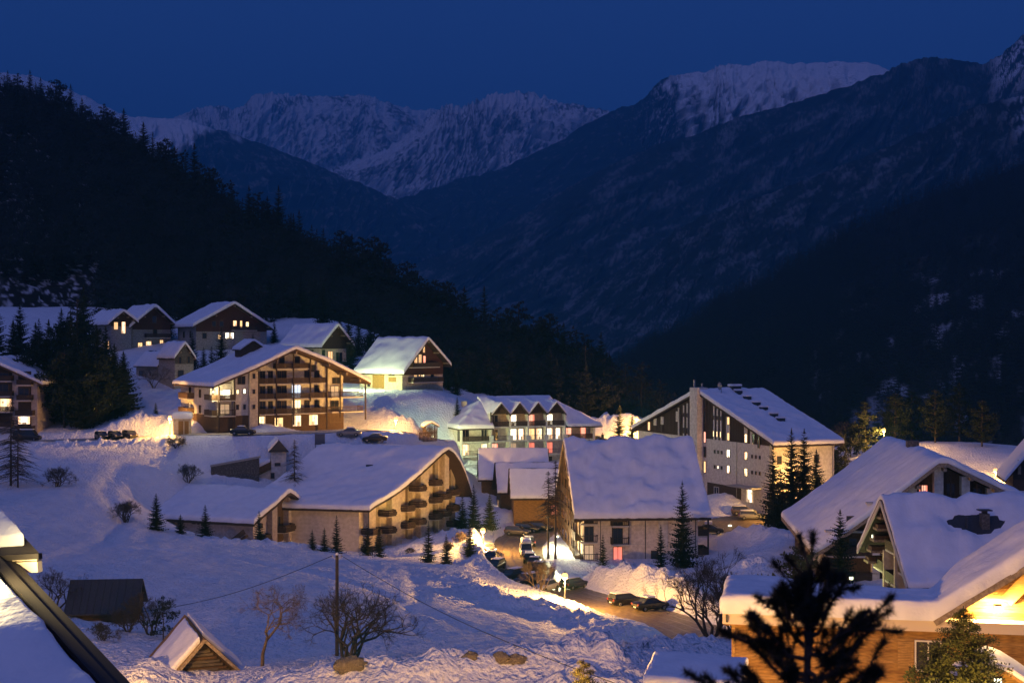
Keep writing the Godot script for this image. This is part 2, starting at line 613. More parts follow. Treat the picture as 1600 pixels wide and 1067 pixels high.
# a balcony: floor slab, and a front of boards or bars; local x runs along the wall, z outwards
func balcony(t: Node3D, p: Vector3, w: float, depth: float, h: float, turn: float, m: Material, style := "boards", floor_m: Material = null) -> MeshInstance3D:
	var key := "balcony %s %.2f %.2f %.2f" % [style, w, depth, h]
	if not mesh_store.has(key):
		var mb := MB.new()
		var sl := MB.new()
		if style == "hex":   # a bay with slanting sides
			sl.prism(PackedVector2Array([Vector2(-w / 2, 0), Vector2(w / 2, 0), Vector2(w / 2 - 0.5, -depth), Vector2(-w / 2 + 0.5, -depth)]), -0.12, 0.0, Transform3D(Basis(Vector3.RIGHT, Vector3(0, 0, -1), Vector3.UP), Vector3.ZERO))
			var outline := [Vector3(-w / 2, 0, 0), Vector3(-w / 2 + 0.5, 0, depth), Vector3(w / 2 - 0.5, 0, depth), Vector3(w / 2, 0, 0)]
			for i in 3:
				var a: Vector3 = outline[i]
				var b: Vector3 = outline[i + 1]
				for k in 4:
					var lean := 1.0 + 0.13 * sin(PI * (k + 0.5) / 4)
					var y := h * (k + 0.5) / 4
					mb.beam(Vector3(a.x * lean, y, a.z * lean), Vector3(b.x * lean, y, b.z * lean), 0.06, h / 4 * 0.93)
				mb.beam(a + Vector3.UP * h, b + Vector3.UP * h, 0.12, 0.07)
		else:
			sl.box(Vector3(-w / 2, -0.16, 0), Vector3(w / 2, 0, depth))
			for side in [-1, 1]:
				mb.box(Vector3(side * w / 2 - 0.04, h - 0.09, 0.02), Vector3(side * w / 2 + 0.04, h, depth))
				if style == "boards":
					mb.box(Vector3(side * w / 2 - 0.025, 0.06, 0.02), Vector3(side * w / 2 + 0.025, h - 0.1, depth - 0.05))
				else:
					for k in int(depth / 0.28):
						mb.box(Vector3(side * w / 2 - 0.02, 0.0, 0.1 + k * 0.28), Vector3(side * w / 2 + 0.02, h - 0.09, 0.15 + k * 0.28))
			mb.box(Vector3(-w / 2 - 0.04, h - 0.09, depth - 0.04), Vector3(w / 2 + 0.04, h, depth + 0.05))
			if style == "boards":
				for k in 4:
					mb.box(Vector3(-w / 2, 0.06 + (h - 0.16) * k / 4, depth - 0.02), Vector3(w / 2, 0.06 + (h - 0.16) * (k + 0.9) / 4, depth + 0.025))
			else:
				mb.box(Vector3(-w / 2, 0.08, depth - 0.02), Vector3(w / 2, 0.14, depth + 0.03))
				for k in int(w / 0.26) + 1:
					mb.box(Vector3(-w / 2 + k * 0.26 - 0.02, 0.1, depth - 0.01), Vector3(-w / 2 + k * 0.26 + 0.03, h - 0.09, depth + 0.02))
		mesh_store[key] = mb.mesh()
		mesh_store["slab" + key] = sl.mesh()
	var o := put("balcony", mesh_store[key], m, t, p, turn)
	put("slab", mesh_store["slab" + key], floor_m if floor_m else M.trim, o)
	return o

func boxes(t: Node3D, called: String, m: Material, list: Array) -> void:
	for b in list:
		var mb := MB.new()
		mb.box(b[0], b[1])
		put(called, mb, m, t)

func beams(t: Node3D, called: String, m: Material, list: Array, w := 0.2, h := 0.3) -> void:
	for b in list:
		var mb := MB.new()
		mb.beam(b[0], b[1], w, h)
		put(called, mb, m, t)

func wall_prism(t: Node3D, poly: Array, z0: float, z1: float, m: Material, called := "wall", place := Transform3D()) -> MeshInstance3D:
	var mb := MB.new()
	mb.prism(PackedVector2Array(poly), z0, z1, place)
	return put(called, mb, m, t)

# ---------------------------------------------------------------- lamps
func lamp_light(parent: Node3D, at: Vector3, color: Color, energy: float, size := 0.2) -> OmniLight3D:
	var l := OmniLight3D.new()
	l.name = "light"
	parent.add_child(l, true)
	l.position = at
	l.light_color = color
	l.light_energy = energy
	l.light_size = size
	l.omni_range = 70.0
	l.omni_attenuation = 2.0
	l.shadow_enabled = true
	return l

const ORANGE := Color(1.0, 0.74, 0.38)
const COOL := Color(0.93, 1.0, 0.72)

func street_lamp(head: Vector3, label: String, energy: float, tone := "orange", foot := -1000.0) -> void:
	var y0 := foot if foot > -999 else ground(head.x, head.z) - 0.3
	var t := thing("street_lamp", label, "street lamp", Vector3(head.x, y0, head.z), 0, "street lamps of the village")
	var h := head.y - y0
	var mb := MB.new()
	mb.tube(Vector3.ZERO, Vector3(0, 1.0, 0), 0.11, 0.09, 8)
	mb.tube(Vector3(0, 1.0, 0), Vector3(0, h - 0.22, 0), 0.07, 0.05, 8)
	put("pole", mb, M.metal_grey, t)
	var s := SphereMesh.new()
	s.radius = 0.36
	s.height = 0.7
	s.radial_segments = 16
	s.rings = 8
	put("globe", s, M["globe_" + ("orange" if tone == "orange" else "white")], t, Vector3(0, h, 0))
	var cap := MB.new()
	cap.tube(Vector3(0, h - 0.37, 0), Vector3(0, h - 0.33, 0), 0.06, 0.1, 10)
	cap.tube(Vector3(0, h + 0.33, 0), Vector3(0, h + 0.43, 0), 0.16, 0.03, 10)
	put("cap", cap, M.metal_dark, t)
	lamp_light(t, Vector3(0, h - 0.62, 0), ORANGE if tone == "orange" else COOL, energy)

func wall_lamp(at: Vector3, turn: float, label: String, energy: float, color := ORANGE, m := "globe_orange", flood := false) -> void:
	var t := thing("wall_lamp", label, "lamp", at, turn)
	var mb := MB.new()
	mb.box(Vector3(-0.06, -0.06, -0.3), Vector3(0.06, 0.06, -0.1))
	mb.box(Vector3(-0.16, 0.14, -0.16), Vector3(0.16, 0.18, 0.16))
	put("bracket", mb, M.metal_dark, t)
	var g := MB.new()
	g.box(Vector3(-0.13, -0.13, -0.1), Vector3(0.13, 0.13, 0.13))
	put("lamp_glass", g, M[m], t)
	lamp_light(t, Vector3.ZERO, color, energy, 0.12)

# ---------------------------------------------------------------- trees
func spruce_crown(h: float, r: float, seed_: int, whorls: int, per: int, droop := 0.35, low := 0.06) -> MB:
	var g := RandomNumberGenerator.new()
	g.seed = seed_
	var mb := MB.new()
	for i in whorls:
		var f := float(i) / (whorls - 1)
		var y := h * (low + (0.985 - low) * f)
		var reach := r * pow(1.0 - f, 0.8) + 0.06 * r
		for k in per:
			var a := TAU * (k + 0.5 * (i % 2)) / per + g.randf_range(-0.35, 0.35)
			var l := reach * g.randf_range(0.62, 1.12)
			var d := Vector3(cos(a), 0, sin(a))
			var s := Vector3(-d.z, 0, d.x)
			var y0 := y + g.randf_range(-0.02, 0.02) * h
			var rise := 0.12 - droop * (1.0 - f * 0.8)
			var prev := Vector3(0, y0, 0)
			var n := 5
			for j in n:
				var u := (j + 1.0) / n
				var q := d * l * u + Vector3(0, y0 + l * (rise * u + 0.22 * u * u), 0)
				var w := l * 0.24 * (1.15 - u) + 0.03
				var fall := Vector3(0, -w * g.randf_range(0.45, 1.0), 0)
				mb.tri(prev, q, prev.lerp(q, 0.7) + s * w + fall)
				mb.tri(prev, prev.lerp(q, 0.7) - s * w + fall * 0.9, q)
				mb.tri(prev + s * w * 0.3, q - s * w * 0.2, prev.lerp(q, 0.55) + fall * 1.6)
				prev = q
	mb.tri(Vector3(-0.05 * r, h * 0.95, 0), Vector3(0, h * 1.02, 0), Vector3(0.05 * r, h * 0.95, 0))
	mb.tri(Vector3(0, h * 0.95, -0.05 * r), Vector3(0, h * 1.02, 0), Vector3(0, h * 0.95, 0.05 * r))
	return mb

# an uneven crown of needle clumps on rising limbs
func pine_parts(h: float, r: float, seed_: int, limbs: int, clumps: int, bits: int, low := 0.3, bit := 1.0, cone := false) -> Array:
	var g := RandomNumberGenerator.new()
	g.seed = seed_
	var wood := MB.new()
	var mb := MB.new()
	wood.tube(Vector3(0, -0.5, 0), Vector3(g.randf_range(-0.02, 0.02) * h, h * 0.5, 0), h * 0.018, h * 0.011, 7)
	wood.tube(Vector3(0, h * 0.5, 0), Vector3(0, h * 0.97, 0), h * 0.011, h * 0.003, 6)
	for i in limbs:
		var f := float(i) / (limbs - 1)
		var y := h * lerpf(low, 0.94, f)
		var a := i * 2.4 + g.randf_range(-0.5, 0.5)
		var lift := 0.0
		var l := r * (sin(PI * pow(0.12 + 0.86 * f, 0.75)) * 0.85 + 0.2) * g.randf_range(0.55, 1.1)
		if cone:
			l = r * (1.03 - f) * g.randf_range(0.75, 1.15) + 0.12
			lift = 0.2
		var d := Vector3(cos(a), g.randf_range(0.0, 0.45) * (lift if lift > 0.0 else 1.0), sin(a))
		var root := Vector3(0, y, 0)
		var tip := root + d * l
		wood.tube(root, tip, h * 0.004 + 0.012, 0.012, 4)
		for k in clumps:
			var u := lerpf(0.35, 1.05, (k + g.randf()) / clumps)
			var p := root.lerp(tip, u) + Vector3(g.randf_range(-1, 1), g.randf_range(-0.3, 0.6), g.randf_range(-1, 1)) * l * 0.22
			var rc := l * g.randf_range(0.13, 0.24) + 0.08
			for b in bits:
				var e := Vector3(g.randfn(), g.randfn() * 0.6, g.randfn()).normalized()
				var o := p + e * rc * g.randf_range(0.3, 1.0)
				var s := e.cross(Vector3(g.randfn(), g.randfn(), g.randfn())).normalized() * rc * 0.27 * bit
				mb.tri(o - s, o + s, o + (e + Vector3(0, 0.25, 0)) * rc * 0.55 * bit)
	return [wood, mb]

func bare_tree(h: float, seed_: int, depth: int, spread: float, stems := 1, droop := 0.0, lean := 0.25) -> Array:
	var g := RandomNumberGenerator.new()
	g.seed = seed_
	var big := MB.new()
	var thin := MB.new()
	var todo := []
	for i in stems:
		var a := TAU * i / stems + g.randf_range(-0.4, 0.4)
		var tilt := 0.05 if stems == 1 else lean
		todo.append([Vector3(0, -0.3, 0), Vector3(cos(a) * tilt, 1, sin(a) * tilt).normalized(), h * (0.4 if stems == 1 else 0.33), h * 0.026, depth])
	while todo.size():
		var b: Array = todo.pop_back()
		var p: Vector3 = b[0]
		var d: Vector3 = b[1]
		var l: float = b[2]
		var r: float = b[3]
		var left: int = b[4]
		var mid := p + d * l * 0.5 + Vector3(g.randfn(), g.randfn() * 0.4, g.randfn()) * l * 0.06
		var q := mid + (d + Vector3(g.randfn(), g.randfn() * 0.4, g.randfn()) * 0.22).normalized() * l * 0.5
		var mb := big if left > 2 else thin
		var sides := 6 if left > 3 else (4 if left > 1 else 3)
		mb.tube(p, mid, r, r * 0.85, sides)
		mb.tube(mid, q, r * 0.85, r * 0.66, sides)
		if left == 0:
			continue
		var kids := g.randi_range(2, 3) + (1 if left < 3 else 0)
		for k in kids:
			var side := d.cross(Vector3(g.randfn(), g.randfn(), g.randfn())).normalized()
			var nd := (d * 0.8 + side * spread * g.randf_range(0.6, 1.3) + Vector3(0, 0.12 - droop * (depth - left), 0)).normalized()
			var at := q if k < 2 else p.lerp(q, g.randf_range(0.45, 0.95))
			todo.append([at, nd, l * g.randf_range(0.62, 0.84), maxf(r * 0.6, 0.008), left - 1])
	return [big, thin]

# a bare larch: a straight stem with many thin drooping branches
func larch_parts(h: float, r: float, seed_: int, low: float) -> Array:
	var g := RandomNumberGenerator.new()
	g.seed = seed_
	var wood := MB.new()
	var mb := MB.new()
	wood.tube(Vector3(0, -0.5, 0), Vector3(0, h, 0), h * 0.015, 0.02, 7)
	for i in int(h * 15):
		var f := g.randf()
		var y := h * lerpf(low, 0.99, f)
		var l := r * (1.05 - f) * g.randf_range(0.4, 1.1) + 0.2
		var a := g.randf() * TAU
		var d := Vector3(cos(a), 0, sin(a))
		var p := Vector3(0, y, 0)
		for j in 3:
			var q := p + (d + Vector3(0, -0.1 - 0.14 * j, 0)) * l / 3
			mb.tube(p, q, 0.045 - 0.011 * j, 0.034 - 0.01 * j, 3)
			for k in 2:
				var e := (d + Vector3(g.randfn(), -0.6, g.randfn()) * 0.8).normalized() * l * 0.3
				mb.tube(p.lerp(q, g.randf()), q + e * 0.8, 0.018, 0.008, 3)
			p = q
	return [wood, mb]

func plant(called: String, label: String, category: String, at: Vector3, parts: Array, mats: Array, names: Array, turn := 0.0, group := "") -> Node3D:
	var t := thing(called, label, category, at, turn, group)
	for i in parts.size():
		put(names[i], parts[i], mats[i], t)
	return t

func make_spruce(label: String, at: Vector3, h: float, r: float, seed_: int, m := "needles_dark", whorls := 0, group := "") -> Node3D:
	var trunk := MB.new()
	trunk.tube(Vector3(0, -0.6, 0), Vector3(0, h * 0.9, 0), h * 0.016 + 0.03, 0.02, 6)
	return plant("spruce_tree", label, "spruce", at, [trunk, spruce_crown(h, r, seed_, whorls if whorls else int(11 + h * 1.3), 13 if r > 3.5 else 10)], [M.bark, M[m]], ["trunk", "crown"], seed_ * 37.0, group)

# ---------------------------------------------------------------- cars
func car(label: String, at: Vector3, turn: float, paint: Color, estate := false, snow := 0.0, lights := false, van := false) -> Node3D:
	var t := thing("parked_car", label, "van" if van else "car", at, turn, "cars parked along the village roads")
	var m := StandardMaterial3D.new()
	m.albedo_color = paint
	m.roughness = 0.35
	m.metallic = 0.25
	m.clearcoat_enabled = true
	m.clearcoat = 0.6
	var l := 4.7 if van else 4.1
	var w := 1.8 if van else 1.68
	var top := 1.95 if van else 1.42
	# the body in sections from nose to tail: z, half width, sill, shoulder
	var sect := [[0.5, 0.78, 0.34, 0.62], [0.47, 0.93, 0.24, 0.74], [0.36, 0.99, 0.2, 0.86], [0.2, 1.0, 0.2, 0.94], [-0.1, 1.0, 0.2, 0.95], [-0.36, 1.0, 0.22, 0.97], [-0.47, 0.95, 0.26, 0.93], [-0.5, 0.84, 0.36, 0.84]]
	var pts := PackedVector3Array()
	for s in sect:
		var x: float = s[1] * w / 2
		var z: float = s[0] * l
		var sh: float = s[3] * (1.14 if van else 1.0)
		for q in [Vector2(0, s[2]), Vector2(0.86, s[2]), Vector2(1.0, s[2] + 0.16), Vector2(1.0, sh - 0.14), Vector2(0.9, sh), Vector2(0, sh + 0.03), Vector2(-0.9, sh), Vector2(-1.0, sh - 0.14), Vector2(-1.0, s[2] + 0.16), Vector2(-0.86, s[2]), Vector2(0, s[2])]:
			pts.append(Vector3(q.x * x, q.y, z))
	var body := MB.new()
	body.grid(pts, sect.size(), 11)
	body.quad(pts[2], pts[3], pts[7], pts[8])
	var e := (sect.size() - 1) * 11
	body.quad(pts[e + 8], pts[e + 7], pts[e + 3], pts[e + 2])
	body.quad(pts[3], pts[4], pts[6], pts[7])
	body.quad(pts[e + 7], pts[e + 6], pts[e + 4], pts[e + 3])
	put("body", body, m, t)
	# the cabin: glass all round under a painted roof
	var back := -0.46 if estate or van else -0.33
	var back_top := -0.43 if estate or van else -0.2
	var front := 0.24 if not van else 0.36
	var front_top := 0.08 if not van else 0.24
	var y0 := 0.92 * (1.14 if van else 1.0)
	var gl := MB.new()
	var lo := [Vector3(-w * 0.46, y0, front * l), Vector3(w * 0.46, y0, front * l), Vector3(w * 0.46, y0, back * l), Vector3(-w * 0.46, y0, back * l)]
	var hi := [Vector3(-w * 0.37, top - 0.06, front_top * l), Vector3(w * 0.37, top - 0.06, front_top * l), Vector3(w * 0.37, top - 0.06, back_top * l), Vector3(-w * 0.37, top - 0.06, back_top * l)]
	for i in 4:
		var j := (i + 1) % 4
		gl.quad(lo[i], hi[i], hi[j], lo[j])
	put("windows", gl, M.glass_dark, t)
	var rf := MB.new()
	var rp := PackedVector3Array()
	for u in [0.0, 0.12, 0.5, 0.88, 1.0]:
		for v2 in [0.0, 0.15, 0.5, 0.85, 1.0]:
			var p: Vector3 = hi[0].lerp(hi[1], v2).lerp(hi[3].lerp(hi[2], v2), u)
			p.y += 0.07 * (1.0 - pow(absf(u * 2 - 1), 4.0)) * (1.0 - pow(absf(v2 * 2 - 1), 4.0)) + 0.005
			rp.append(p)
	rf.grid(rp, 5, 5, PackedColorArray(), true)
	for i in 4:
		rf.beam(lo[i], hi[i], 0.07, 0.07)
	put("roof", rf, m, t)
	for sx in [-1, 1]:
		for z in [0.31, -0.3]:
			var wh := MB.new()
			wh.tube(Vector3(sx * w * 0.36, 0.31, z * l), Vector3(sx * w * 0.505, 0.31, z * l), 0.31, 0.31, 14)
			wh.tube(Vector3(sx * w * 0.5, 0.31, z * l), Vector3(sx * w * 0.506, 0.31, z * l), 0.31, 0.19, 14)
			var tyre := put("wheel", wh, M.rubber, t)
			var rim := MB.new()
			rim.tube(Vector3(sx * w * 0.5, 0.31, z * l), Vector3(sx * w * 0.512, 0.31, z * l), 0.19, 0.15, 12, true)
			put("rim", rim, M.metal_grey, tyre)
		var hl := MB.new()
		hl.box(Vector3(sx * w * 0.3 - 0.16, 0.62, 0.455 * l), Vector3(sx * w * 0.3 + 0.16, 0.75, 0.488 * l))
		put("headlight", hl, M.headlight_on if lights else M.frame_white, t)
		var tl := MB.new()
		tl.box(Vector3(sx * w * 0.38 - 0.1, 0.7, -0.502 * l), Vector3(sx * w * 0.38 + 0.1, 0.9, -0.46 * l))
		put("tail_light", tl, M.tail_red, t)
	var pl := MB.new()
	pl.box(Vector3(-0.26, 0.42, -0.507 * l), Vector3(0.26, 0.53, -0.49 * l))
	put("number_plate", pl, M.frame_white, t)
	if snow > 0.0:
		var f := func(a: float, b: float) -> Vector3:
			return Vector3(-w * 0.37 + b, top + 0.01, (front_top - 0.01) * l - a)
		put("snow_cover", blanket(f, (front_top - back_top) * l * 0.96, w * 0.74, snow, at.x, 0.05, 0.25), M.roof_snow, t)
	return t

# ---------------------------------------------------------------- mountains
func at_share(line: Array, u: float) -> Vector3:
	var k := clampf(u, 0, 1) * (line.size() - 1)
	var i := mini(int(k), line.size() - 2)
	var a: Vector3 = line[i]
	var b: Vector3 = line[i + 1]
	return a.cubic_interpolate(b, line[maxi(i - 1, 0)], line[mini(i + 2, line.size() - 1)], k - i)

# a mountain flank between a foot line and a crest line, with ribs and gullies running down it
func flank(called: String, crest: Array, foot: Array, nu: int, nv: int, amp: float, ribs: float, jag: float, seed_: int, paint: Callable, sag := 0.06) -> Array:
	var f := FastNoiseLite.new()
	f.seed = seed_
	f.fractal_octaves = 5
	f.frequency = 1.0
	var g := FastNoiseLite.new()
	g.seed = seed_ + 7
	g.frequency = 1.0
	g.fractal_octaves = 3
	var pts := PackedVector3Array()
	var cols := PackedColorArray()
	var rows := nv + 4
	var lift := []
	for i in nu:
		var u := float(i) / (nu - 1)
		var a := at_share(foot, u)
		var b := at_share(crest, u)
		var notch := (f.get_noise_2d(u * ribs * 1.5, 5.0) + 0.4 * g.get_noise_2d(u * ribs * 5.0, 2.0)) * jag
		var away := Vector3(b.x, 0, b.z).normalized() * (b.distance_to(a) * 0.12)
		var out := Vector3(-b.x * 0.9 - b.z * 0.25, 0, -b.z * 0.9 + b.x * 0.25).normalized() * 0.94 + Vector3(0, 0.3, 0)
		for j in rows:
			var v := float(j) / (nv - 1)
			var p: Vector3
			var wob := g.get_noise_2d(u * ribs * 0.3, v * 1.3 + 9.0)
			var bowl := 0.25 + 0.75 * smoothstep(-0.25, 0.25, g.get_noise_2d(u * ribs * 0.22 + 3.0, v * 1.1))
			var rib := 1.0 - absf(f.get_noise_2d(u * ribs * 0.36 + wob * 1.3 + v * 2.2 * sin(u * ribs * 0.4), v * ribs * 0.2 + 0.7 * wob)) * 1.6
			if v <= 1.0:
				p = a.lerp(b, v)
				p.y += notch * smoothstep(0.8, 1.0, v)
				p.y -= (b.y - a.y) * sag * sin(PI * v)
				var env := minf(1.0, (1.0 - v) * 5.0)
				p += out * ((rib - 0.7) * amp * env + f.get_noise_2d(u * ribs * 2.6, v * ribs * 0.8) * amp * 0.3 * env * bowl)
			else:
				p = b + Vector3(0, notch, 0) + away * (v - 1.0) * 6.0 - Vector3(0, (b.y - a.y) * (v - 1.0) * 3.0, 0)
			pts.append(p)
			cols.append(paint.call(u, v, rib, f, g))
	var mb := MB.new()
	mb.grid(pts, nu, rows, cols)
	setting(called, mb, M.painted_by_vertex)
	return [pts, nu, rows, nv]

const SNOW := Color(0.84, 0.85, 0.88)
const WOODS := Color(0.016, 0.02, 0.018)
const ROCK := Color(0.075, 0.07, 0.075)

func blend(a: Color, b: Color, k: float) -> Color:
	return a.lerp(b, clampf(k, 0, 1))

func make_mountains() -> void:
	# snow peaks far down the valley
	var alpine := func(u: float, v: float, rib: float, f: FastNoiseLite, g: FastNoiseLite) -> Color:
		var speck := f.get_noise_2d(u * 95.0 + v * 14.0, v * 34.0) + 0.5 * g.get_noise_2d(u * 210.0, v * 80.0)
		var rocky := smoothstep(0.8, 0.98, rib) * 0.5 + f.get_noise_2d(u * 13.0, v * 5.0) * 1.5
		var c := blend(SNOW, ROCK, smoothstep(0.2, 0.45, speck * 0.75 + rocky * 0.55) * 0.9)
		var trees := smoothstep(0.62, 0.15, v + 0.3 * f.get_noise_2d(u * 14.0, 3.0))
		return blend(c, WOODS, trees * (0.55 + 0.8 * smoothstep(-0.2, 0.25, speck)))
	flank("snow_mountain_range", [Vector3(-3497, 1191, -10500), Vector3(-2930, 1474, -10500), Vector3(-2495, 1692, -10500), Vector3(-2306, 1767, -10500), Vector3(-2174, 1781, -10500), Vector3(-2032, 1758, -10500), Vector3(-1872, 1844, -10400), Vector3(-1704, 1858, -10400), Vector3(-1498, 1835, -10400), Vector3(-1179, 1844, -10400), Vector3(-1048, 1830, -10400), Vector3(-756, 1762, -10500), Vector3(-525, 1765, -10600), Vector3(-191, 1679, -10600)],
		[Vector3(-2864, 479, -8600), Vector3(-2400, 557, -8600), Vector3(-2044, 595, -8600), Vector3(-1889, 634, -8600), Vector3(-1780, 653, -8600), Vector3(-1664, 673, -8600), Vector3(-1548, 692, -8600), Vector3(-1409, 712, -8600), Vector3(-1239, 750, -8600), Vector3(-975, 789, -8600), Vector3(-867, 808, -8600), Vector3(-619, 828, -8600), Vector3(-426, 866, -8600), Vector3(-155, 866, -8600)], 640, 190, 150.0, 26.0, 26.0, 31, alpine)
	flank("snow_mountain_range", [Vector3(-1393, 944, -8600), Vector3(-1161, 1052, -8600), Vector3(-918, 1132, -8500), Vector3(-673, 1239, -8500), Vector3(-471, 1392, -8500), Vector3(-402, 1457, -8500), Vector3(-306, 1438, -8500), Vector3(-237, 1465, -8500), Vector3(-184, 1492, -8500), Vector3(-34, 1530, -8500), Vector3(130, 1519, -8500), Vector3(348, 1465, -8500), Vector3(585, 1423, -8500), Vector3(803, 1354, -8500), Vector3(1148, 1201, -8500)],
		[Vector3(-1167, 375, -7200), Vector3(-972, 375, -7200), Vector3(-778, 408, -7200), Vector3(-570, 440, -7200), Vector3(-399, 473, -7200), Vector3(-340, 489, -7200), Vector3(-259, 505, -7200), Vector3(-201, 521, -7200), Vector3(-156, 537, -7200), Vector3(-29, 570, -7200), Vector3(110, 602, -7200), Vector3(295, 667, -7200), Vector3(496, 732, -7200), Vector3(680, 764, -7200), Vector3(972, 797, -7200)], 640, 200, 190.0, 30.0, 30.0, 43, alpine)
	# the long snow shoulder on the left, woods below it
	var shoulder := func(u: float, v: float, rib: float, f: FastNoiseLite, g: FastNoiseLite) -> Color:
		var line := 0.72 + 0.4 * smoothstep(0.35, 0.72, u) + 0.07 * f.get_noise_2d(u * 60.0, 1.0) + 0.1 * f.get_noise_2d(u * 26.0, v * 10.0)
		var speck := g.get_noise_2d(u * 260.0, v * 60.0) + f.get_noise_2d(u * 40.0 + v * 6.0, v * 16.0)
		var trees := smoothstep(line + 0.05, line - 0.06, v)
		var gaps := smoothstep(0.3, 0.75, speck) * 0.35
		return blend(blend(SNOW, ROCK, smoothstep(0.45, 0.8, speck) * 0.5), WOODS, trees * (1.0 - gaps))
	flank("snow_shoulder", [Vector3(-2808, 1320, -6500), Vector3(-2340, 1270, -6500), Vector3(-2165, 1244, -6500), Vector3(-1989, 1176, -6500), Vector3(-1784, 1080, -6500), Vector3(-1638, 1062, -6500), Vector3(-1469, 1038, -6400), Vector3(-1333, 986, -6300), Vector3(-1043, 879, -6100), Vector3(-797, 761, -5900), Vector3(-626, 686, -5800), Vector3(-462, 608, -5700), Vector3(-202, 515, -5600)],
		[Vector3(-1685, 64, -3900), Vector3(-1404, 64, -3900), Vector3(-1299, 64, -3900), Vector3(-1194, 64, -3900), Vector3(-1071, 64, -3900), Vector3(-983, 64, -3900), Vector3(-895, 64, -3900), Vector3(-825, 64, -3900), Vector3(-667, 64, -3900), Vector3(-527, 64, -3900), Vector3(-421, 64, -3900), Vector3(-316, 64, -3900), Vector3(-140, 64, -3900)], 420, 190, 170.0, 18.0, 10.0, 57, shoulder)
	# the mountain on the right: a snow dome above woods
	var dome := func(u: float, v: float, rib: float, f: FastNoiseLite, g: FastNoiseLite) -> Color:
		var line := 1.35 - 0.6 * smoothstep(0.4, 0.6, u) + 0.06 * f.get_noise_2d(u * 40.0, 1.0) + 0.3 * f.get_noise_2d(u * 30.0, v * 9.0)
		var speck := g.get_noise_2d(u * 300.0, v * 60.0) + f.get_noise_2d(u * 55.0 + v * 8.0, v * 22.0)
		var trees := smoothstep(line + 0.08, line - 0.16, v)
		var thin := smoothstep(0.36, 0.56, u) * smoothstep(0.55, 0.75, v)
		var gaps := smoothstep(0.45 - 0.45 * thin, 0.95 - 0.4 * thin, speck) * (0.4 + 0.5 * thin)
		var craggy := smoothstep(0.5, 0.53, u) * smoothstep(0.66, 0.6, u)
		return blend(blend(SNOW, ROCK, smoothstep(0.5 - 0.5 * craggy, 0.9, speck) * 0.7), WOODS, trees * (1.0 - gaps))
	flank("snow_dome_mountain", [Vector3(-1026, 373, -6000), Vector3(-864, 460, -6000), Vector3(-648, 576, -6000), Vector3(-475, 641, -6000), Vector3(-324, 692, -6000), Vector3(-186, 733, -6000), Vector3(-51, 768, -6000), Vector3(162, 865, -6000), Vector3(413, 1011, -6000), Vector3(540, 1054, -6000), Vector3(621, 1135, -6000), Vector3(702, 1165, -6000), Vector3(837, 1184, -6000), Vector3(878, 1208, -6000), Vector3(972, 1205, -6000), Vector3(1080, 1227, -6000), Vector3(1175, 1211, -6000), Vector3(1323, 1219, -6000), Vector3(1472, 1216, -6000), Vector3(1582, 1189, -6000), Vector3(1755, 1076, -6000), Vector3(2052, 914, -6000)],
		[Vector3(-616, -3, -3600), Vector3(-518, -3, -3600), Vector3(-389, -3, -3600), Vector3(-285, -3, -3600), Vector3(-194, -3, -3600), Vector3(-112, 13, -3600), Vector3(-31, 29, -3600), Vector3(97, 62, -3600), Vector3(248, 94, -3600), Vector3(324, 127, -3600), Vector3(373, 143, -3600), Vector3(421, 159, -3600), Vector3(502, 175, -3600), Vector3(527, 183, -3600), Vector3(583, 191, -3600), Vector3(648, 208, -3600), Vector3(705, 224, -3600), Vector3(794, 240, -3600), Vector3(883, 256, -3600), Vector3(949, 272, -3600), Vector3(1053, 289, -3600), Vector3(1231, 305, -3600)], 560, 200, 120.0, 22.0, 14.0, 71, dome)
	# wooded spurs nearer by, snow showing between the stems
	var spur := func(u: float, v: float, rib: float, f: FastNoiseLite, g: FastNoiseLite) -> Color:
		var stems := g.get_noise_2d(u * 420.0, v * 34.0)
		var glade := f.get_noise_2d(u * 20.0 - v * 4.0, v * 9.0) + 0.3 * f.get_noise_2d(u * 90.0, v * 26.0)
		var open := smoothstep(-0.1, 0.9, glade + 0.75 * stems) * 0.26
		var high := smoothstep(0.78, 0.86, u) * smoothstep(0.72, 0.9, v) * smoothstep(-0.15, 0.3, glade + stems * 0.7)
		return blend(WOODS, SNOW, maxf(open * 0.8, high * 0.8))
	flank("wooded_spur", [Vector3(-697, 47, -4300), Vector3(-542, 147, -4300), Vector3(-348, 250, -4300), Vector3(-189, 306, -4200), Vector3(0, 396, -4200), Vector3(189, 510, -4200), Vector3(378, 599, -4200), Vector3(567, 661, -4200), Vector3(682, 704, -4200), Vector3(832, 746, -4200), Vector3(983, 793, -4200), Vector3(1108, 839, -4200), Vector3(1191, 873, -4200), Vector3(1266, 878, -4200), Vector3(1380, 863, -4200), Vector3(1437, 882, -4200), Vector3(1512, 943, -4200), Vector3(1663, 1030, -4200), Vector3(1890, 1086, -4200)],
		[Vector3(-405, -80, -2500), Vector3(-315, -80, -2500), Vector3(-203, -80, -2500), Vector3(-113, -80, -2500), Vector3(0, -69, -2500), Vector3(113, -57, -2500), Vector3(225, -35, -2500), Vector3(338, -12, -2500), Vector3(406, -1, -2500), Vector3(495, 10, -2500), Vector3(585, 21, -2500), Vector3(659, 33, -2500), Vector3(709, 44, -2500), Vector3(754, 55, -2500), Vector3(821, 66, -2500), Vector3(855, 78, -2500), Vector3(900, 89, -2500), Vector3(990, 100, -2500), Vector3(1125, 111, -2500)], 600, 210, 70.0, 24.0, 9.0, 83, spur)
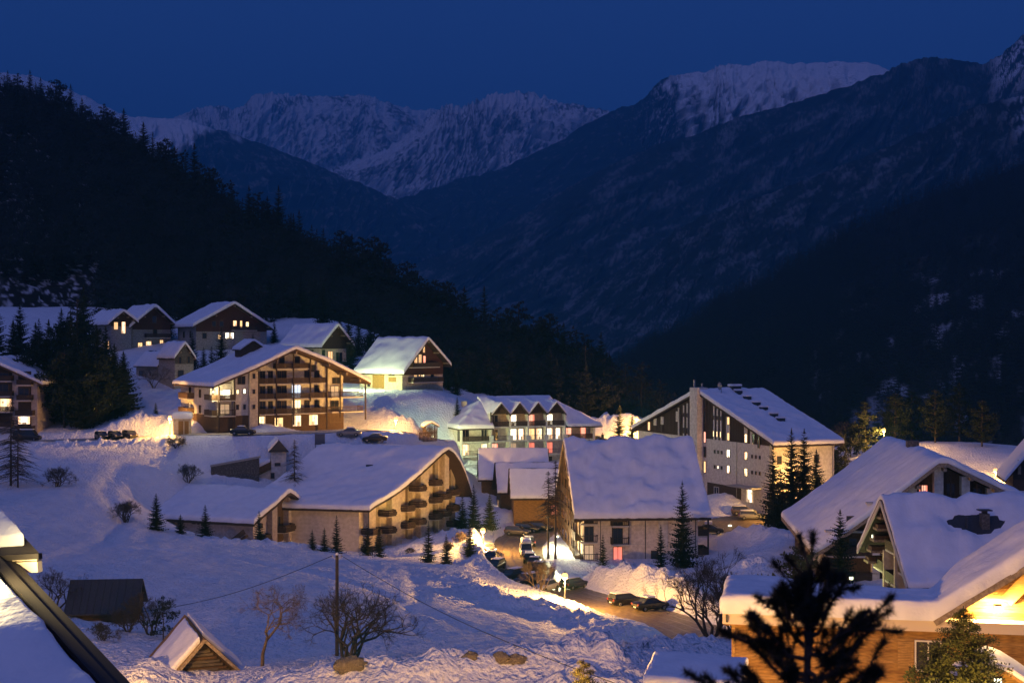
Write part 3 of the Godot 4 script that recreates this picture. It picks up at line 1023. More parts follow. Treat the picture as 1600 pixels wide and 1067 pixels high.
	flank("wooded_spur", [Vector3(-131, -47, -2900), Vector3(0, 55, -2900), Vector3(131, 133, -2900), Vector3(257, 209, -2850), Vector3(336, 267, -2800), Vector3(441, 312, -2800), Vector3(567, 353, -2800), Vector3(693, 404, -2800), Vector3(823, 459, -2800), Vector3(914, 501, -2800), Vector3(1008, 525, -2800), Vector3(1159, 574, -2800), Vector3(1285, 599, -2800)],
		[Vector3(-77, -80, -1700), Vector3(0, -80, -1700), Vector3(77, -80, -1700), Vector3(153, -72, -1700), Vector3(204, -64, -1700), Vector3(268, -57, -1700), Vector3(344, -49, -1700), Vector3(421, -41, -1700), Vector3(500, -26, -1700), Vector3(555, -11, -1700), Vector3(612, -3, -1700), Vector3(704, 4, -1700), Vector3(780, 12, -1700)], 460, 170, 55.0, 18.0, 6.0, 97, spur)
	var floor_ := MB.new()
	floor_.quad(Vector3(-6000, -420, -13000), Vector3(6000, -420, -13000), Vector3(4000, -420, -300), Vector3(-4000, -420, -300))
	setting("valley_floor", floor_, M.painted_dark)

# ---------------------------------------------------------------- wooded hills
func make_right_hill() -> void:
	var paint := func(u: float, v: float, rib: float, f: FastNoiseLite, g: FastNoiseLite) -> Color:
		var glade := f.get_noise_2d(u * 16.0, v * 7.0) + 0.5 * f.get_noise_2d(u * 60.0, v * 22.0)
		var where := smoothstep(0.35, 0.75, u) * smoothstep(0.72, 0.35, v)
		return blend(Color(0.02, 0.018, 0.016), SNOW, smoothstep(0.2, 0.46, glade) * where * 0.4 + 0.01)
	var d: Array = flank("right_hill", [Vector3(34, -6, -950), Vector3(72, 14, -1000), Vector3(92, 25, -1020), Vector3(112, 36, -1050), Vector3(149, 57, -1100), Vector3(176, 74, -1120), Vector3(220, 94, -1150), Vector3(252, 110, -1180), Vector3(290, 135, -1200), Vector3(361, 165, -1250), Vector3(418, 183, -1280), Vector3(468, 202, -1300), Vector3(547, 235, -1320), Vector3(624, 262, -1320)],
		[Vector3(20, -2, -560), Vector3(39, 0, -540), Vector3(48, 0, -530), Vector3(55, 0, -520), Vector3(68, 0, -500), Vector3(77, 0, -490), Vector3(92, 0, -480), Vector3(100, -1, -470), Vector3(111, -1, -460), Vector3(130, -1, -450), Vector3(144, -1, -440), Vector3(155, -1, -430), Vector3(174, -1, -420), Vector3(194, -1, -410)], 220, 110, 26.0, 9.0, 2.0, 113, paint, 0.05)
	var g := RandomNumberGenerator.new()
	g.seed = 5
	var glade := FastNoiseLite.new()
	glade.seed = 113
	glade.fractal_octaves = 5
	glade.frequency = 1.0
	var crowns := [spruce_crown(13.0, 2.5, 901, 11, 6), spruce_crown(15.0, 2.7, 902, 12, 6)]
	var pine: Array = pine_parts(14.0, 3.2, 903, 16, 2, 7, 0.25, 1.6)
	crowns.append(pine[1])
	for k in 3:
		var list := []
		while list.size() < 3600:
			var u := g.randf()
			var v := pow(g.randf(), 0.8) * 0.995
			var open := glade.get_noise_2d(u * 16.0, v * 7.0) + 0.5 * glade.get_noise_2d(u * 60.0, v * 22.0)
			if open > 0.26 and u > 0.4 and v < 0.65 and g.randf() < 0.88:
				continue
			var fi: float = u * (d[1] - 1)
			var fj: float = v * (d[3] - 1)
			var i := mini(int(fi), d[1] - 2)
			var j := mini(int(fj), d[2] - 2)
			var p: Vector3 = d[0][i * d[2] + j].lerp(d[0][(i + 1) * d[2] + j + 1], (fi - i + fj - j) * 0.5)
			var s := g.randf_range(0.65, 1.25)
			list.append(Transform3D(Basis(Vector3.UP, g.randf() * TAU).scaled(Vector3(s, s * g.randf_range(0.9, 1.2), s)), p - Vector3(0, 0.5, 0)))
		wood_mass("dark_forest", crowns[k], list)

func wood_mass(called: String, mb: MB, list: Array) -> void:
	var mm := MultiMesh.new()
	mm.transform_format = MultiMesh.TRANSFORM_3D
	mm.mesh = mb.mesh()
	mm.instance_count = list.size()
	for i in list.size():
		mm.set_instance_transform(i, list[i])
	var o := MultiMeshInstance3D.new()
	o.multimesh = mm
	o.material_override = M.needles_forest
	o.name = numbered(called)
	add_child(o)
	o.set_meta("kind", "stuff")

func make_left_hill() -> void:
	var paint := func(u: float, v: float, rib: float, f: FastNoiseLite, g: FastNoiseLite) -> Color:
		return blend(Color(0.02, 0.018, 0.016), SNOW, smoothstep(0.12, 0.5, f.get_noise_2d(u * 70.0, v * 30.0) + 0.4 * g.get_noise_2d(u * 260.0, v * 110.0)) * 0.5 + 0.8 * smoothstep(0.16, 0.1, u) * smoothstep(0.3, 0.2, v))
	var crest := [Vector3(-324, 170, -680), Vector3(-269, 152, -650), Vector3(-223, 139, -620), Vector3(-184, 124, -585), Vector3(-149, 104, -550), Vector3(-128, 91, -525), Vector3(-115, 83, -512), Vector3(-86, 68, -475), Vector3(-60, 56, -445), Vector3(-38, 45, -420), Vector3(-17.9, 34.9, -398.0), Vector3(0.0, 28.1, -380.0), Vector3(16.5, 24.1, -366.0), Vector3(25.9, 20.3, -360.0)]
	var foot := [Vector3(-195, 42, -408), Vector3(-164.8, 41.9, -398.0), Vector3(-139.0, 42.3, -386.0), Vector3(-119.1, 41.8, -378.0), Vector3(-98.0, 39.8, -363.0), Vector3(-86.5, 38.2, -356.0), Vector3(-78.8, 38.2, -350.0), Vector3(-62.3, 37.4, -346.0), Vector3(-45.9, 35.2, -340.0), Vector3(-29.7, 27.2, -330.0), Vector3(-14.5, 22.3, -323.0), Vector3(0.0, 19.6, -316.0), Vector3(13.6, 16.6, -303.0), Vector3(21.5, 14.3, -298.0)]
	var d: Array = flank("left_hill", crest, foot, 460, 170, 7.0, 12.0, 1.5, 131, paint, 0.03)
	var g := RandomNumberGenerator.new()
	g.seed = 77
	# prototypes: each a tree with trunk and crown
	var protos := []
	for k in 8:
		var label := "dark conifer standing among the forest trees on the left slope"
		var t: Node3D
		if k < 4:
			t = make_spruce(label, Vector3.ZERO, [15.0, 14.0, 16.0, 13.5][k], [3.6, 4.4, 4.0, 3.2][k], 400 + k, "needles_forest", 20, "conifers of the forest on the left slope")
		else:
			t = plant("pine_tree", label, "pine tree", Vector3.ZERO, pine_parts(14.0, 4.0, 420 + k, 34, 4, 20, 0.15, 1.3), [M.bark, M.needles_forest], ["trunk", "crown"], 0.0, "conifers of the forest on the left slope")
		protos.append(t)
	var where := []
	var tries := 0
	for k in 60:       # the tall ones whose tops stand out along the crest
		var u := lerpf(0.16, 0.97, (k + g.randf() * 0.8) / 60.0)
		var fi: float = u * (d[1] - 1)
		where.append(d[0][int(fi) * d[2] + d[3] - 1 - g.randi_range(0, 3)])
	var tall := where.duplicate()
	while where.size() < 2600 and tries < 20000:
		tries += 1
		var u := lerpf(0.08, 0.99, g.randf())
		var v := lerpf(0.02, 1.01, pow(g.randf(), 0.9)) if tries % 3 else lerpf(0.93, 1.02, g.randf())
		var fi: float = u * (d[1] - 1)
		var fj: float = v * (d[3] - 1)
		var i := mini(int(fi), d[1] - 2)
		var j := mini(int(fj), d[2] - 2)
		var p: Vector3 = d[0][i * d[2] + j].lerp(d[0][(i + 1) * d[2] + j + 1], (fi - i + fj - j) * 0.5)
		if p.x < -116.0 and p.y < 57.0 and g.randf() < 0.93:    # the open snow field above the chalets
			continue
		if Vector2(p.x + 41.0, p.z + 352.0).length() < 16.0:       # the bare knoll
			continue
		where.append(p)
	where.sort_custom(func(a, b): return a.z > b.z)
	var rest := [[], [], []]
	for i in where.size():
		var p: Vector3 = where[i]
		var s := g.randf_range(0.72, 1.2) if p.z > -420.0 else g.randf_range(0.75, 1.35)
		if p in tall:
			s = g.randf_range(1.2, 1.8)
		if i < protos.size():
			protos[i].position = p
			protos[i].scale = Vector3.ONE * s
		elif i < 236 or p in tall:
			var o = protos[g.randi_range(0, 5) if p in tall else g.randi_range(0, 7)]
			copy(o, "spruce_tree" if o.get_meta("category") == "spruce" else "pine_tree", o.get_meta("label"), p, g.randf() * 360.0, s, "conifers of the forest on the left slope")
		else:
			rest[i % 3].append(Transform3D(Basis(Vector3.UP, g.randf() * TAU).scaled(Vector3.ONE * s), p - Vector3(0, 0.4, 0)))
	wood_mass("hillside_forest", spruce_crown(15.0, 3.7, 951, 15, 9), rest[0])
	wood_mass("hillside_forest", pine_parts(14.5, 3.7, 952, 22, 3, 11, 0.2, 1.3)[1], rest[1])
	wood_mass("hillside_forest", pine_parts(13.5, 3.9, 953, 22, 3, 11, 0.25, 1.3)[1], rest[2])

# ---------------------------------------------------------------- buildings
# In each, local x runs along the front, z = 0 is the front wall, y = 0 the foot of the wall.
const ALONG_Z := Transform3D(Basis(Vector3(0, 0, -1), Vector3.UP, Vector3(1, 0, 0)), Vector3.ZERO)

func windows(t: Node3D, frame: Material, turn: float, at_z: float, list: Array) -> void:
	for w in list:      # x, y, width, height, kind, panes
		var p := Vector3(w[0], w[1], at_z) if turn == 0.0 else Vector3(at_z, w[1], -w[0])
		window(t, p, w[2], w[3], turn, w[4], frame, w[5] if w.size() > 5 else 2)

func big_apartment() -> void:
	var t := thing("apartment_building", "large cream apartment building with dark wooden balconies and a floodlit corner", "apartment building", Vector3(-49.6, 25.5, -240.0), 33)
	var prof := [Vector2(-1.4, 6.9), Vector2(0, 7.5), Vector2(6.9, 10.2), Vector2(13.7, 13.2), Vector2(20, 10.9), Vector2(26.4, 8.0), Vector2(28.2, 7.1)]
	wall_prism(t, [Vector2(0, -5), Vector2(0, 7.1), Vector2(13.7, 12.8), Vector2(20.1, 10.5), Vector2(20.1, -5)], -1.5, -18.2, M.plaster_white)
	wall_prism(t, [Vector2(20.1, -5), Vector2(20.1, 10.4), Vector2(24.6, 8.3), Vector2(24.6, -5)], -2.6, -18.0, M.plaster_white)
	wall_prism(t, [Vector2(5.5, -5), Vector2(5.5, 9.2), Vector2(7.0, 9.8), Vector2(7.0, -5)], 0.35, -1.4, M.plaster_cream, "stair_tower")
	wall_prism(t, [Vector2(2.97, -5), Vector2(2.97, 8.2), Vector2(5.48, 9.2), Vector2(5.48, -5)], -0.2, -1.45, M.plaster_white, "bathroom_bay")
	boxes(t, "plinth", M.wood_brown, [[Vector3(-0.06, -5, -18.3), Vector3(2.95, 1.9, -0.1)], [Vector3(2.96, -5, -1.3), Vector3(5.49, 1.88, -0.14)], [Vector3(7.02, -5, -1.7), Vector3(20.2, 1.86, -1.42)], [Vector3(20.25, -5, -2.9), Vector3(24.66, 1.84, -2.5)]])
	var r := roof(t, prof, 1.3, -18.6, 0.28, 0.75, M.wood_brown, Transform3D(), 0.14, 0.0, [[9.0, 3.4, 1.2, 0.45]])
	beams(t, "purlin", M.wood_beam, [[Vector3(13.7, 12.55, -1.4), Vector3(13.7, 12.55, 1.45)], [Vector3(6.9, 9.6, -1.4), Vector3(6.9, 9.6, 1.45)], [Vector3(20.0, 10.3, -1.4), Vector3(20.0, 10.3, 1.45)], [Vector3(26.0, 7.55, -2.4), Vector3(26.0, 7.55, 1.45)], [Vector3(23.4, 8.75, -2.4), Vector3(23.4, 8.75, 1.45)]], 0.28, 0.4)
	boxes(t, "post", M.wood_dark, [[Vector3(-0.05, -3, 0.02), Vector3(0.2, 7.0, 0.25)], [Vector3(2.75, -3, 0.02), Vector3(2.95, 8.3, 0.25)], [Vector3(7.1, 0, 0.02), Vector3(7.32, 10, 0.24)], [Vector3(10.4, 0, 0.02), Vector3(10.62, 11.5, 0.24)], [Vector3(13.6, 0, 0.02), Vector3(13.82, 12.4, 0.24)], [Vector3(16.8, 4, 0.02), Vector3(17.02, 11.4, 0.24)], [Vector3(20.0, -1, 0.02), Vector3(20.22, 10.4, 0.26)], [Vector3(22.6, 1, 0.02), Vector3(22.8, 9.2, 0.22)], [Vector3(27.6, 0.5, 0.02), Vector3(27.8, 7.3, 0.24)]])
	# balconies of the middle, three full lengths and a short one under the gable
	for k in 3:
		balcony(t, Vector3(13.6, 1.95 + 2.62 * k, -1.5), 12.8, 1.55, 1.0, 0, M.wood_dark, "boards")
	balcony(t, Vector3(13.7, 9.8, -1.5), 6.2, 1.5, 0.95, 0, M.wood_dark, "boards")
	for k in 3:
		boxes(t, "balcony_end", M.wood_amber, [[Vector3(7.0, 2.0 + 2.62 * k, -1.3), Vector3(7.06, 3.0 + 2.62 * k, -0.05)]])
	for k in 2:
		balcony(t, Vector3(1.5, 1.9 + 2.6 * k, -1.2), 2.9, 1.6, 1.0, 0, M.wood_brown, "bars" if k == 0 else "boards", M.trim)
		balcony(t, Vector3(-0.02, 1.9 + 2.6 * k, -2.4), 3.6, 0.9, 1.0, -90, M.wood_brown, "boards")
		balcony(t, Vector3(-0.02, 1.9 + 2.6 * k, -13.6), 4.4, 1.3, 1.0, -90, M.wood_brown, "boards")
		balcony(t, Vector3(24.3, 2.0 + 2.6 * k, -2.5), 6.2, 2.4, 0.95, 0, M.wood_brown, "bars")
	windows(t, M.frame_wood, 0, -0.18, [[3.5, 5.6, 0.4, 0.65, "warm", 1], [4.75, 5.65, 0.4, 0.7, "white", 1], [3.5, 2.95, 0.4, 0.75, "dark", 1], [4.75, 2.95, 0.32, 0.75, "dark", 1], [4.2, 7.25, 1.3, 1.3, "dark", 2]])
	windows(t, M.frame_wood, 0, 0.37, [[6.25, 3.0, 0.36, 0.65, "dark", 1], [6.25, 5.6, 0.36, 0.65, "dark", 1], [6.25, 8.2, 0.36, 0.75, "dark", 1]])
	windows(t, M.frame_white, 0, -1.4, [[8.4, -0.5, 1.3, 2.0, "warm", 2], [11.6, -0.3, 1.5, 1.5, "warm", 2], [15.0, -0.3, 1.5, 1.8, "warm", 3], [18.2, -0.2, 1.6, 1.7, "warm", 3], [14.9, 2.1, 1.6, 2.1, "warm", 3], [14.9, 4.75, 1.6, 2.1, "cool", 3]])
	for k in 3:
		for x in [8.6, 10.0, 11.7, 12.6, 17.0, 18.9]:
			if k < 2 and x == 17.0 and k == 1:
				continue
			windows(t, M.frame_wood, 0, -1.47, [[x, 2.15 + 2.62 * k, 0.9, 1.95, "dark", 2]])
	windows(t, M.frame_wood, 0, -1.46, [[12.2, 9.9, 0.9, 1.9, "dark", 1], [15.1, 9.9, 0.9, 1.9, "dark", 1], [17.9, 9.2, 1.4, 1.1, "dark", 2]])
	boxes(t, "shutter", M.plaster_white, [[Vector3(10.9, 9.9, -1.48), Vector3(11.6, 11.3, -1.4)], [Vector3(13.95, 9.9, -1.48), Vector3(14.6, 11.6, -1.4)], [Vector3(9.1, 7.4, -1.48), Vector3(9.6, 9.2, -1.38)], [Vector3(15.9, 4.8, -1.48), Vector3(16.4, 6.6, -1.38)], [Vector3(9.2, 2.2, -1.48), Vector3(9.6, 4.1, -1.38)]])
	windows(t, M.frame_wood, 0, -1.16, [[1.6, 4.75, 1.9, 1.5, "white", 2], [1.6, 2.2, 1.6, 1.6, "dim", 2]])
	boxes(t, "corner_room", M.plaster_white, [[Vector3(0.3, 1.9, -1.52), Vector3(2.9, 7.3, -1.2)]])
	windows(t, M.frame_wood, 0, -2.56, [[23.2, 7.0, 1.4, 1.0, "dark", 2], [22.9, 4.7, 1.5, 1.8, "dim", 2], [22.9, 2.1, 1.5, 1.8, "dark", 2], [23.2, 0.1, 2.3, 1.3, "warm", 3]])
	windows(t, M.frame_wood, -90, -0.03, [[3.2, 4.8, 0.8, 1.8, "warm", 1], [13.4, 4.8, 0.9, 1.6, "dark", 1], [13.4, 2.1, 0.9, 1.6, "dim", 1], [8.5, 4.8, 0.9, 1.3, "dark", 1], [8.5, 2.1, 0.9, 1.3, "dark", 1]])
	wall_lamp(Vector3(-50.3, 31.5, -239.2), 33, "blazing floodlight on the corner balcony of the large apartment building", 32.0, Color(1.0, 0.9, 0.66), "globe_white")
	# the small gable behind the ridge
	var dorm := [Vector2(-2.6, -0.2), Vector2(0, 1.5), Vector2(2.6, -0.2)]
	wall_prism(t, [Vector2(-2.2, -2.5), Vector2(-2.2, -0.1), Vector2(0, 1.3), Vector2(2.2, -0.1), Vector2(2.2, -2.5)], 0, -3, M.wood_brown, "roof_gable", Transform3D(Basis(), Vector3(11.0, 13.2, -11.5)))
	roof(t, dorm, 0.5, -3.3, 0.15, 0.5, M.wood_brown, Transform3D(Basis(), Vector3(11.0, 13.2, -11.5)), 0.06, 0.0, [], "gable_roof")

func front_apartment() -> void:
	var t := thing("apartment_building", "long yellow apartment building with a sweeping curved roof and many hexagonal balconies", "apartment building", Vector3(-21.7, 8.4, -214.0), 47.6)
	var lean := Vector3(0.491, 0, 0.872)
	var sk := Transform3D(Basis(Vector3.RIGHT, Vector3.UP, lean), Vector3.ZERO)
	var prof := [Vector2(-1.2, 6.3), Vector2(0, 6.9), Vector2(3, 7.9), Vector2(6, 9.2), Vector2(9, 10.8), Vector2(12, 12.6), Vector2(14.3, 14.0), Vector2(15.6, 14.5), Vector2(16.8, 13.9), Vector2(18.2, 12.4), Vector2(19.4, 10.5), Vector2(20.3, 8.6), Vector2(21.0, 6.8)]
	var inside := PackedVector2Array([Vector2(0, -5)])
	for p in prof.slice(1, 12):
		inside.append(p - Vector2(0, 0.3))
	inside.append(Vector2(20.3, -5))
	wall_prism(t, Array(inside), -1.4, -19.5, M.plaster_cream, "wall", sk)
	roof(t, prof, 1.2, -20.0, 0.3, 0.7, M.wood_dark, sk, 0.12, 0.0, [[9.5, 12.2, 1.3, 0.75], [12.5, 11.6, 0.7, 0.45], [14.5, 9.5, 0.5, 0.4], [13.5, 6.0, 0.6, 0.35], [5.0, 7.0, 0.6, 0.3]])
	# tall wall panels between the balconies
	var cols := [[0.3, 1.6, 0], [1.9, 3.0, 1], [4.9, 7.0, 0], [8.9, 9.9, 1], [11.0, 12.9, 0], [14.8, 15.5, 1], [16.3, 17.3, 0], [18.4, 19.4, 1]]
	for c in cols:
		var y0 := along(prof, c[0]) - 0.32
		var y1 := along(prof, c[1]) - 0.32
		wall_prism(t, [Vector2(c[0], -4), Vector2(c[0], y0), Vector2(c[1], y1), Vector2(c[1], -4)], -1.5, 0.0 if c[2] == 0 else -0.7, M.plaster_cream if c[2] == 0 else M.plaster_ochre, "wall_panel")
	var hex := [[0.8, [2.6, -0.1]], [4.0, [5.1, 2.5]], [7.9, [5.5, 2.9]], [10.4, [8.4, 5.9, 3.2]], [13.9, [9.0, 6.3, 3.7]], [15.9, [6.7, 4.0]], [17.8, [7.2, 4.7, 2.2]]]
	for c in hex:
		for y in c[1]:
			balcony(t, Vector3(c[0], y - 0.1, -0.9), 2.5, 1.9, 0.95, 0, M.wood_dark, "hex", M.trim)
			windows(t, M.frame_wood, 0, -1.33, [[c[0], y, 1.4, 1.9, "warm" if c[0] == 4.0 and y > 5 else ("dim" if y in [6.3, 2.9, 4.0] else "dark"), 2]])
	boxes(t, "gutter", M.metal_dark, [[Vector3(0.02, 0, 0.02), Vector3(0.12, 6.6, 0.12)]])
	# the lower wing on the left
	var w := thing("apartment_wing", "low pale wing of the yellow apartment building with an outside stair", "building", Vector3(-37.7, 10.3, -207.0), 67.4)
	var wp := [Vector2(-1.3, 3.3), Vector2(0, 3.9), Vector2(4.5, 5.4), Vector2(7.8, 6.7), Vector2(8.7, 6.9), Vector2(9.7, 6.5), Vector2(13.6, 4.4), Vector2(14.3, 4.0)]
	wall_prism(w, [Vector2(0, -5), Vector2(0, 3.6), Vector2(4.5, 5.1), Vector2(8.7, 6.6), Vector2(13.4, 4.2), Vector2(13.4, -5)], -1.0, -15.6, M.plaster_pink)
	roof(w, wp, 1.0, -17.2, 0.35, 0.75, M.wood_dark, Transform3D(), 0.1, 0.0, [[9.0, 4.5, 0.8, 0.55], [8.2, 2.8, 0.9, 0.5], [7.0, 4.8, 0.7, 0.4]])
	for c in [[0.0, 3.4], [5.2, 6.6], [9.8, 12.6]]:
		wall_prism(w, [Vector2(c[0], -4), Vector2(c[0], along(wp, c[0]) - 0.38), Vector2(c[1], along(wp, c[1]) - 0.38), Vector2(c[1], -4)], -1.1, -0.02, M.plaster_pink, "wall_panel")
	boxes(w, "wall_panel", M.wood_brown, [[Vector3(6.7, -3, -1.05), Vector3(9.7, 5.8, -0.92)]])
	balcony(w, Vector3(8.4, 1.0, -0.9), 3.6, 1.9, 1.1, 0, M.wood_dark, "hex", M.trim)
	balcony(w, Vector3(2.2, 0.4, -0.4), 2.4, 1.5, 1.0, 0, M.wood_dark, "hex", M.trim)
	windows(w, M.frame_wood, 0, 0.0, [[11.4, 2.7, 1.3, 0.6, "warm", 1], [2.0, 2.3, 0.9, 0.6, "dark", 1], [11.0, -1.6, 1.4, 1.0, "dim", 1]])
	windows(w, M.frame_wood, 0, -0.9, [[8.2, 1.2, 1.2, 2.0, "dark", 2]])
	windows(w, M.frame_wood, -90, -0.03, [[10.3, 2.7, 0.55, 0.5, "dark", 1], [9.5, 2.7, 0.35, 0.4, "dark", 1], [8.7, 2.7, 0.35, 0.4, "dark", 1]])
	boxes(w, "garage_door", M.plaster_grey, [[Vector3(-0.05, -1.2, -10.6), Vector3(0.02, 0.2, -8.4)], [Vector3(-0.05, -1.4, -6.6), Vector3(0.02, 0.1, -4.6)]])
	var st := MB.new()
	st.beam(Vector3(-0.9, -2.6, -6.2), Vector3(-0.9, 1.5, -0.6), 0.9, 0.25)
	st.beam(Vector3(-1.36, -1.9, -6.2), Vector3(-1.36, 2.2, -0.6), 0.06, 0.75)
	for k in 12:
		st.box(Vector3(-1.3, -2.45 + k * 0.34, -5.9 + k * 0.46), Vector3(-0.5, -2.4 + k * 0.34, -5.5 + k * 0.46))
	put("stair", st, M.wood_brown, w)

func gabled_hotel() -> void:
	var t := thing("hotel", "white hotel with four small gables and many lit balcony rooms", "hotel", Vector3(-9.5, 14.1, -272.0), 20)
	wall_prism(t, [Vector2(0, -5), Vector2(0, 9.3), Vector2(27.6, 9.3), Vector2(27.6, -5)], -1.7, -14.0, M.plaster_white)
	boxes(t, "side_wall", M.plaster_white, [[Vector3(-0.25, -5, -14.05), Vector3(0.02, 9.28, 0.04)], [Vector3(27.2, -5, -1.72), Vector3(27.62, 9.29, 0.02)]])
	var edges := [0.02, 5.9, 9.7, 13.5, 17.3, 21.3, 27.3]
	for i in edges.size():
		var top: float = 12.0 if i > 0 and i < 6 else 9.2
		if i > 0 and i < 6:
			boxes(t, "fin", M.plaster_white, [[Vector3(edges[i] - 0.14, -4, -1.75), Vector3(edges[i] + 0.14, top, 0.05)]])
			boxes(t, "pier", M.plaster_white, [[Vector3(edges[i] - 0.45, 6.5, -0.25), Vector3(edges[i] + 0.45, 7.7, 0.06)]])
	for y in [1.2, 3.95, 6.7, 9.45]:
		boxes(t, "floor_slab", M.plaster_white, [[Vector3(0.0, y - 0.22, -1.74), Vector3(27.3 if y < 9 else 21.4, y, 0.03)]])
	for i in 6:
		var x0: float = edges[i] + 0.16
		var x1: float = edges[i + 1] - 0.16
		for k in 4:
			var y: float = [1.2, 3.95, 6.7, 9.45][k]
			if (i == 0 or i == 5) and k == 3:
				continue
			var style := MB.new()
			if k == 3 or i == 0 and k == 2 or i == 5:
				for b in 4:
					style.box(Vector3(x0, y + 0.05 + b * 0.24, -0.12), Vector3(x1, y + 0.26 + b * 0.24, -0.06))
			else:
				style.box(Vector3(x0 + 0.5, y + 0.92, -0.12), Vector3(x1 - 0.5, y + 0.98, -0.05))
				for b in int((x1 - x0 - 1.0) / 0.22):
					style.box(Vector3(x0 + 0.5 + b * 0.22, y, -0.1), Vector3(x0 + 0.54 + b * 0.22, y + 0.92, -0.07))
			put("balustrade", style, M.wood_dark if k == 3 or i == 0 else M.wood_brown, t)
			var kind := "dark"
			if k == 3 and i > 1:
				kind = ["white", "pink", "white"][i - 2]
			elif k == 2 and i > 1:
				kind = ["white", "warm", "white", "pink"][i - 2]
			elif k == 1:
				kind = ["warm", "pink", "dim", "red", "red", "dark"][i]
			elif k == 0 and i == 0:
				kind = "warm"
			windows(t, M.frame_white, 0, -1.66, [[x0 + 0.95, y + 0.05, 1.5, 2.05, kind, 2]])
			if i == 0 or i == 5 or (k == 2 and i > 1 and i < 5):
				windows(t, M.frame_white, 0, -1.66, [[x1 - 0.8 - (0.6 if i == 5 else 0.0), y + 0.05, 1.1, 2.05, kind if kind != "dark" else ("red" if i == 5 else "dark"), 2]])
	# four gables over the attic loggias
	for i in range(1, 5):
		var x0: float = edges[i]
		var w: float = edges[i + 1] - edges[i]
		var place := Transform3D(Basis(), Vector3(x0, 0, 0))
		wall_prism(t, [Vector2(0.1, 9.4), Vector2(0.1, 11.9), Vector2(w / 2, 13.7), Vector2(w - 0.1, 11.9), Vector2(w - 0.1, 9.4)], -1.72, -7.0, M.plaster_cream, "dormer_wall", place)
		wall_prism(t, [Vector2(0.2, 11.85), Vector2(w / 2, 13.65), Vector2(w - 0.2, 11.85)], -0.5, -0.6, M.wood_brown, "gable_boarding", place)
		roof(t, [Vector2(-0.02, 11.65), Vector2(w / 2, 13.95), Vector2(w + 0.02, 11.65)], 0.55, -7.2, 0.2, 0.0, M.wood_dark, place, 0.05, 0.0, [], "dormer_roof")
		beams(t, "truss", M.wood_dark, [[place * Vector3(0.2, 12.0, 0.0), place * Vector3(w - 0.2, 12.0, 0.0)], [place * Vector3(w / 2, 12.0, 0.02), place * Vector3(w / 2, 13.7, 0.02)], [place * Vector3(w * 0.28, 12.05, -0.03), place * Vector3(w / 2, 13.2, -0.03)], [place * Vector3(w * 0.72, 12.05, -0.03), place * Vector3(w / 2, 13.2, -0.03)]], 0.12, 0.16)
	# one wavy blanket of snow over all four gables
	var wavy := func(a: float, b: float) -> Vector3:
		var x := 5.9 + b
		var k := fposmod(b, 3.85) / 3.85
		var y := 11.7 + 2.25 * (1.0 - sqrt(pow(2.0 * k - 1.0, 2.0) + 0.006))
		var back := clampf(a / 9.0, 0, 1)
		return Vector3(x, lerpf(y, 13.6 + back, smoothstep(0.25, 1.0, back)), 0.3 - a)
	put("snow_cover", blanket(wavy, 9.0, 15.4, 0.5, 3.0, 0.06, 0.3), M.roof_snow, t)
	# hipped roofs left and right
	var hip := func(a: float, b: float) -> Vector3:
		var x := -1.1 + b
		var y := 9.15 + minf(minf(a, 16.6 - a) * 0.55, b * 0.62)
		return Vector3(x, y, 0.9 - a)
	put("snow_cover", blanket(hip, 16.6, 7.2, 0.8, 11.0, 0.1, 0.5), M.roof_snow, t)
	var hip2 := func(a: float, b: float) -> Vector3:
		return Vector3(21.4 + b, 9.15 + minf(minf(a, 16.6 - a) * 0.62, (7.4 - b) * 0.62), 0.9 - a)
	put("snow_cover", blanket(hip2, 16.6, 7.4, 0.7, 17.0, 0.1, 0.5), M.roof_snow, t)
	boxes(t, "eave", M.wood_dark, [[Vector3(-1.15, 8.98, -15.7), Vector3(6.0, 9.2, 0.95)], [Vector3(21.35, 8.97, -15.7), Vector3(28.8, 9.19, 0.95)]])
	wall_prism(t, [Vector2(5.9, 9.3), Vector2(7.5, 13.9), Vector2(20, 13.9), Vector2(21.3, 9.3)], -7.1, -13.5, M.plaster_white, "attic")
	boxes(t, "valley_board", M.wood_dark, [[Vector3(5.62, 9.3, 0.0), Vector3(5.8, 12.3, 0.35)]])
	windows(t, M.frame_wood, -90, -0.27, [[7.5, 6.9, 0.5, 1.0, "dark", 1], [5.0, 6.9, 0.5, 1.0, "dark", 1], [6.2, 4.0, 0.5, 0.9, "dark", 1], [1.4, 6.8, 1.2, 1.9, "dark", 2], [1.4, 1.4, 1.1, 1.3, "dim", 1], [1.4, 4.1, 1.2, 1.6, "dim", 2]])
	boxes(t, "chimney", M.plaster_cream, [[Vector3(3.4, 9.5, -11.2), Vector3(4.3, 14.0, -10.3)]])
	# the low snowy porch in front
	var porch := func(a: float, b: float) -> Vector3:
		return Vector3(-0.2 + b, 0.9 - (2.6 - a) * 0.16, 2.7 - a)
	boxes(t, "porch", M.plaster_white, [[Vector3(0.2, -4, 0.1), Vector3(6.0, 0.4, 2.3)]])
	put("snow_cover", blanket(porch, 2.6, 6.6, 0.5, 21.0, 0.06, 0.5), M.roof_snow, t)

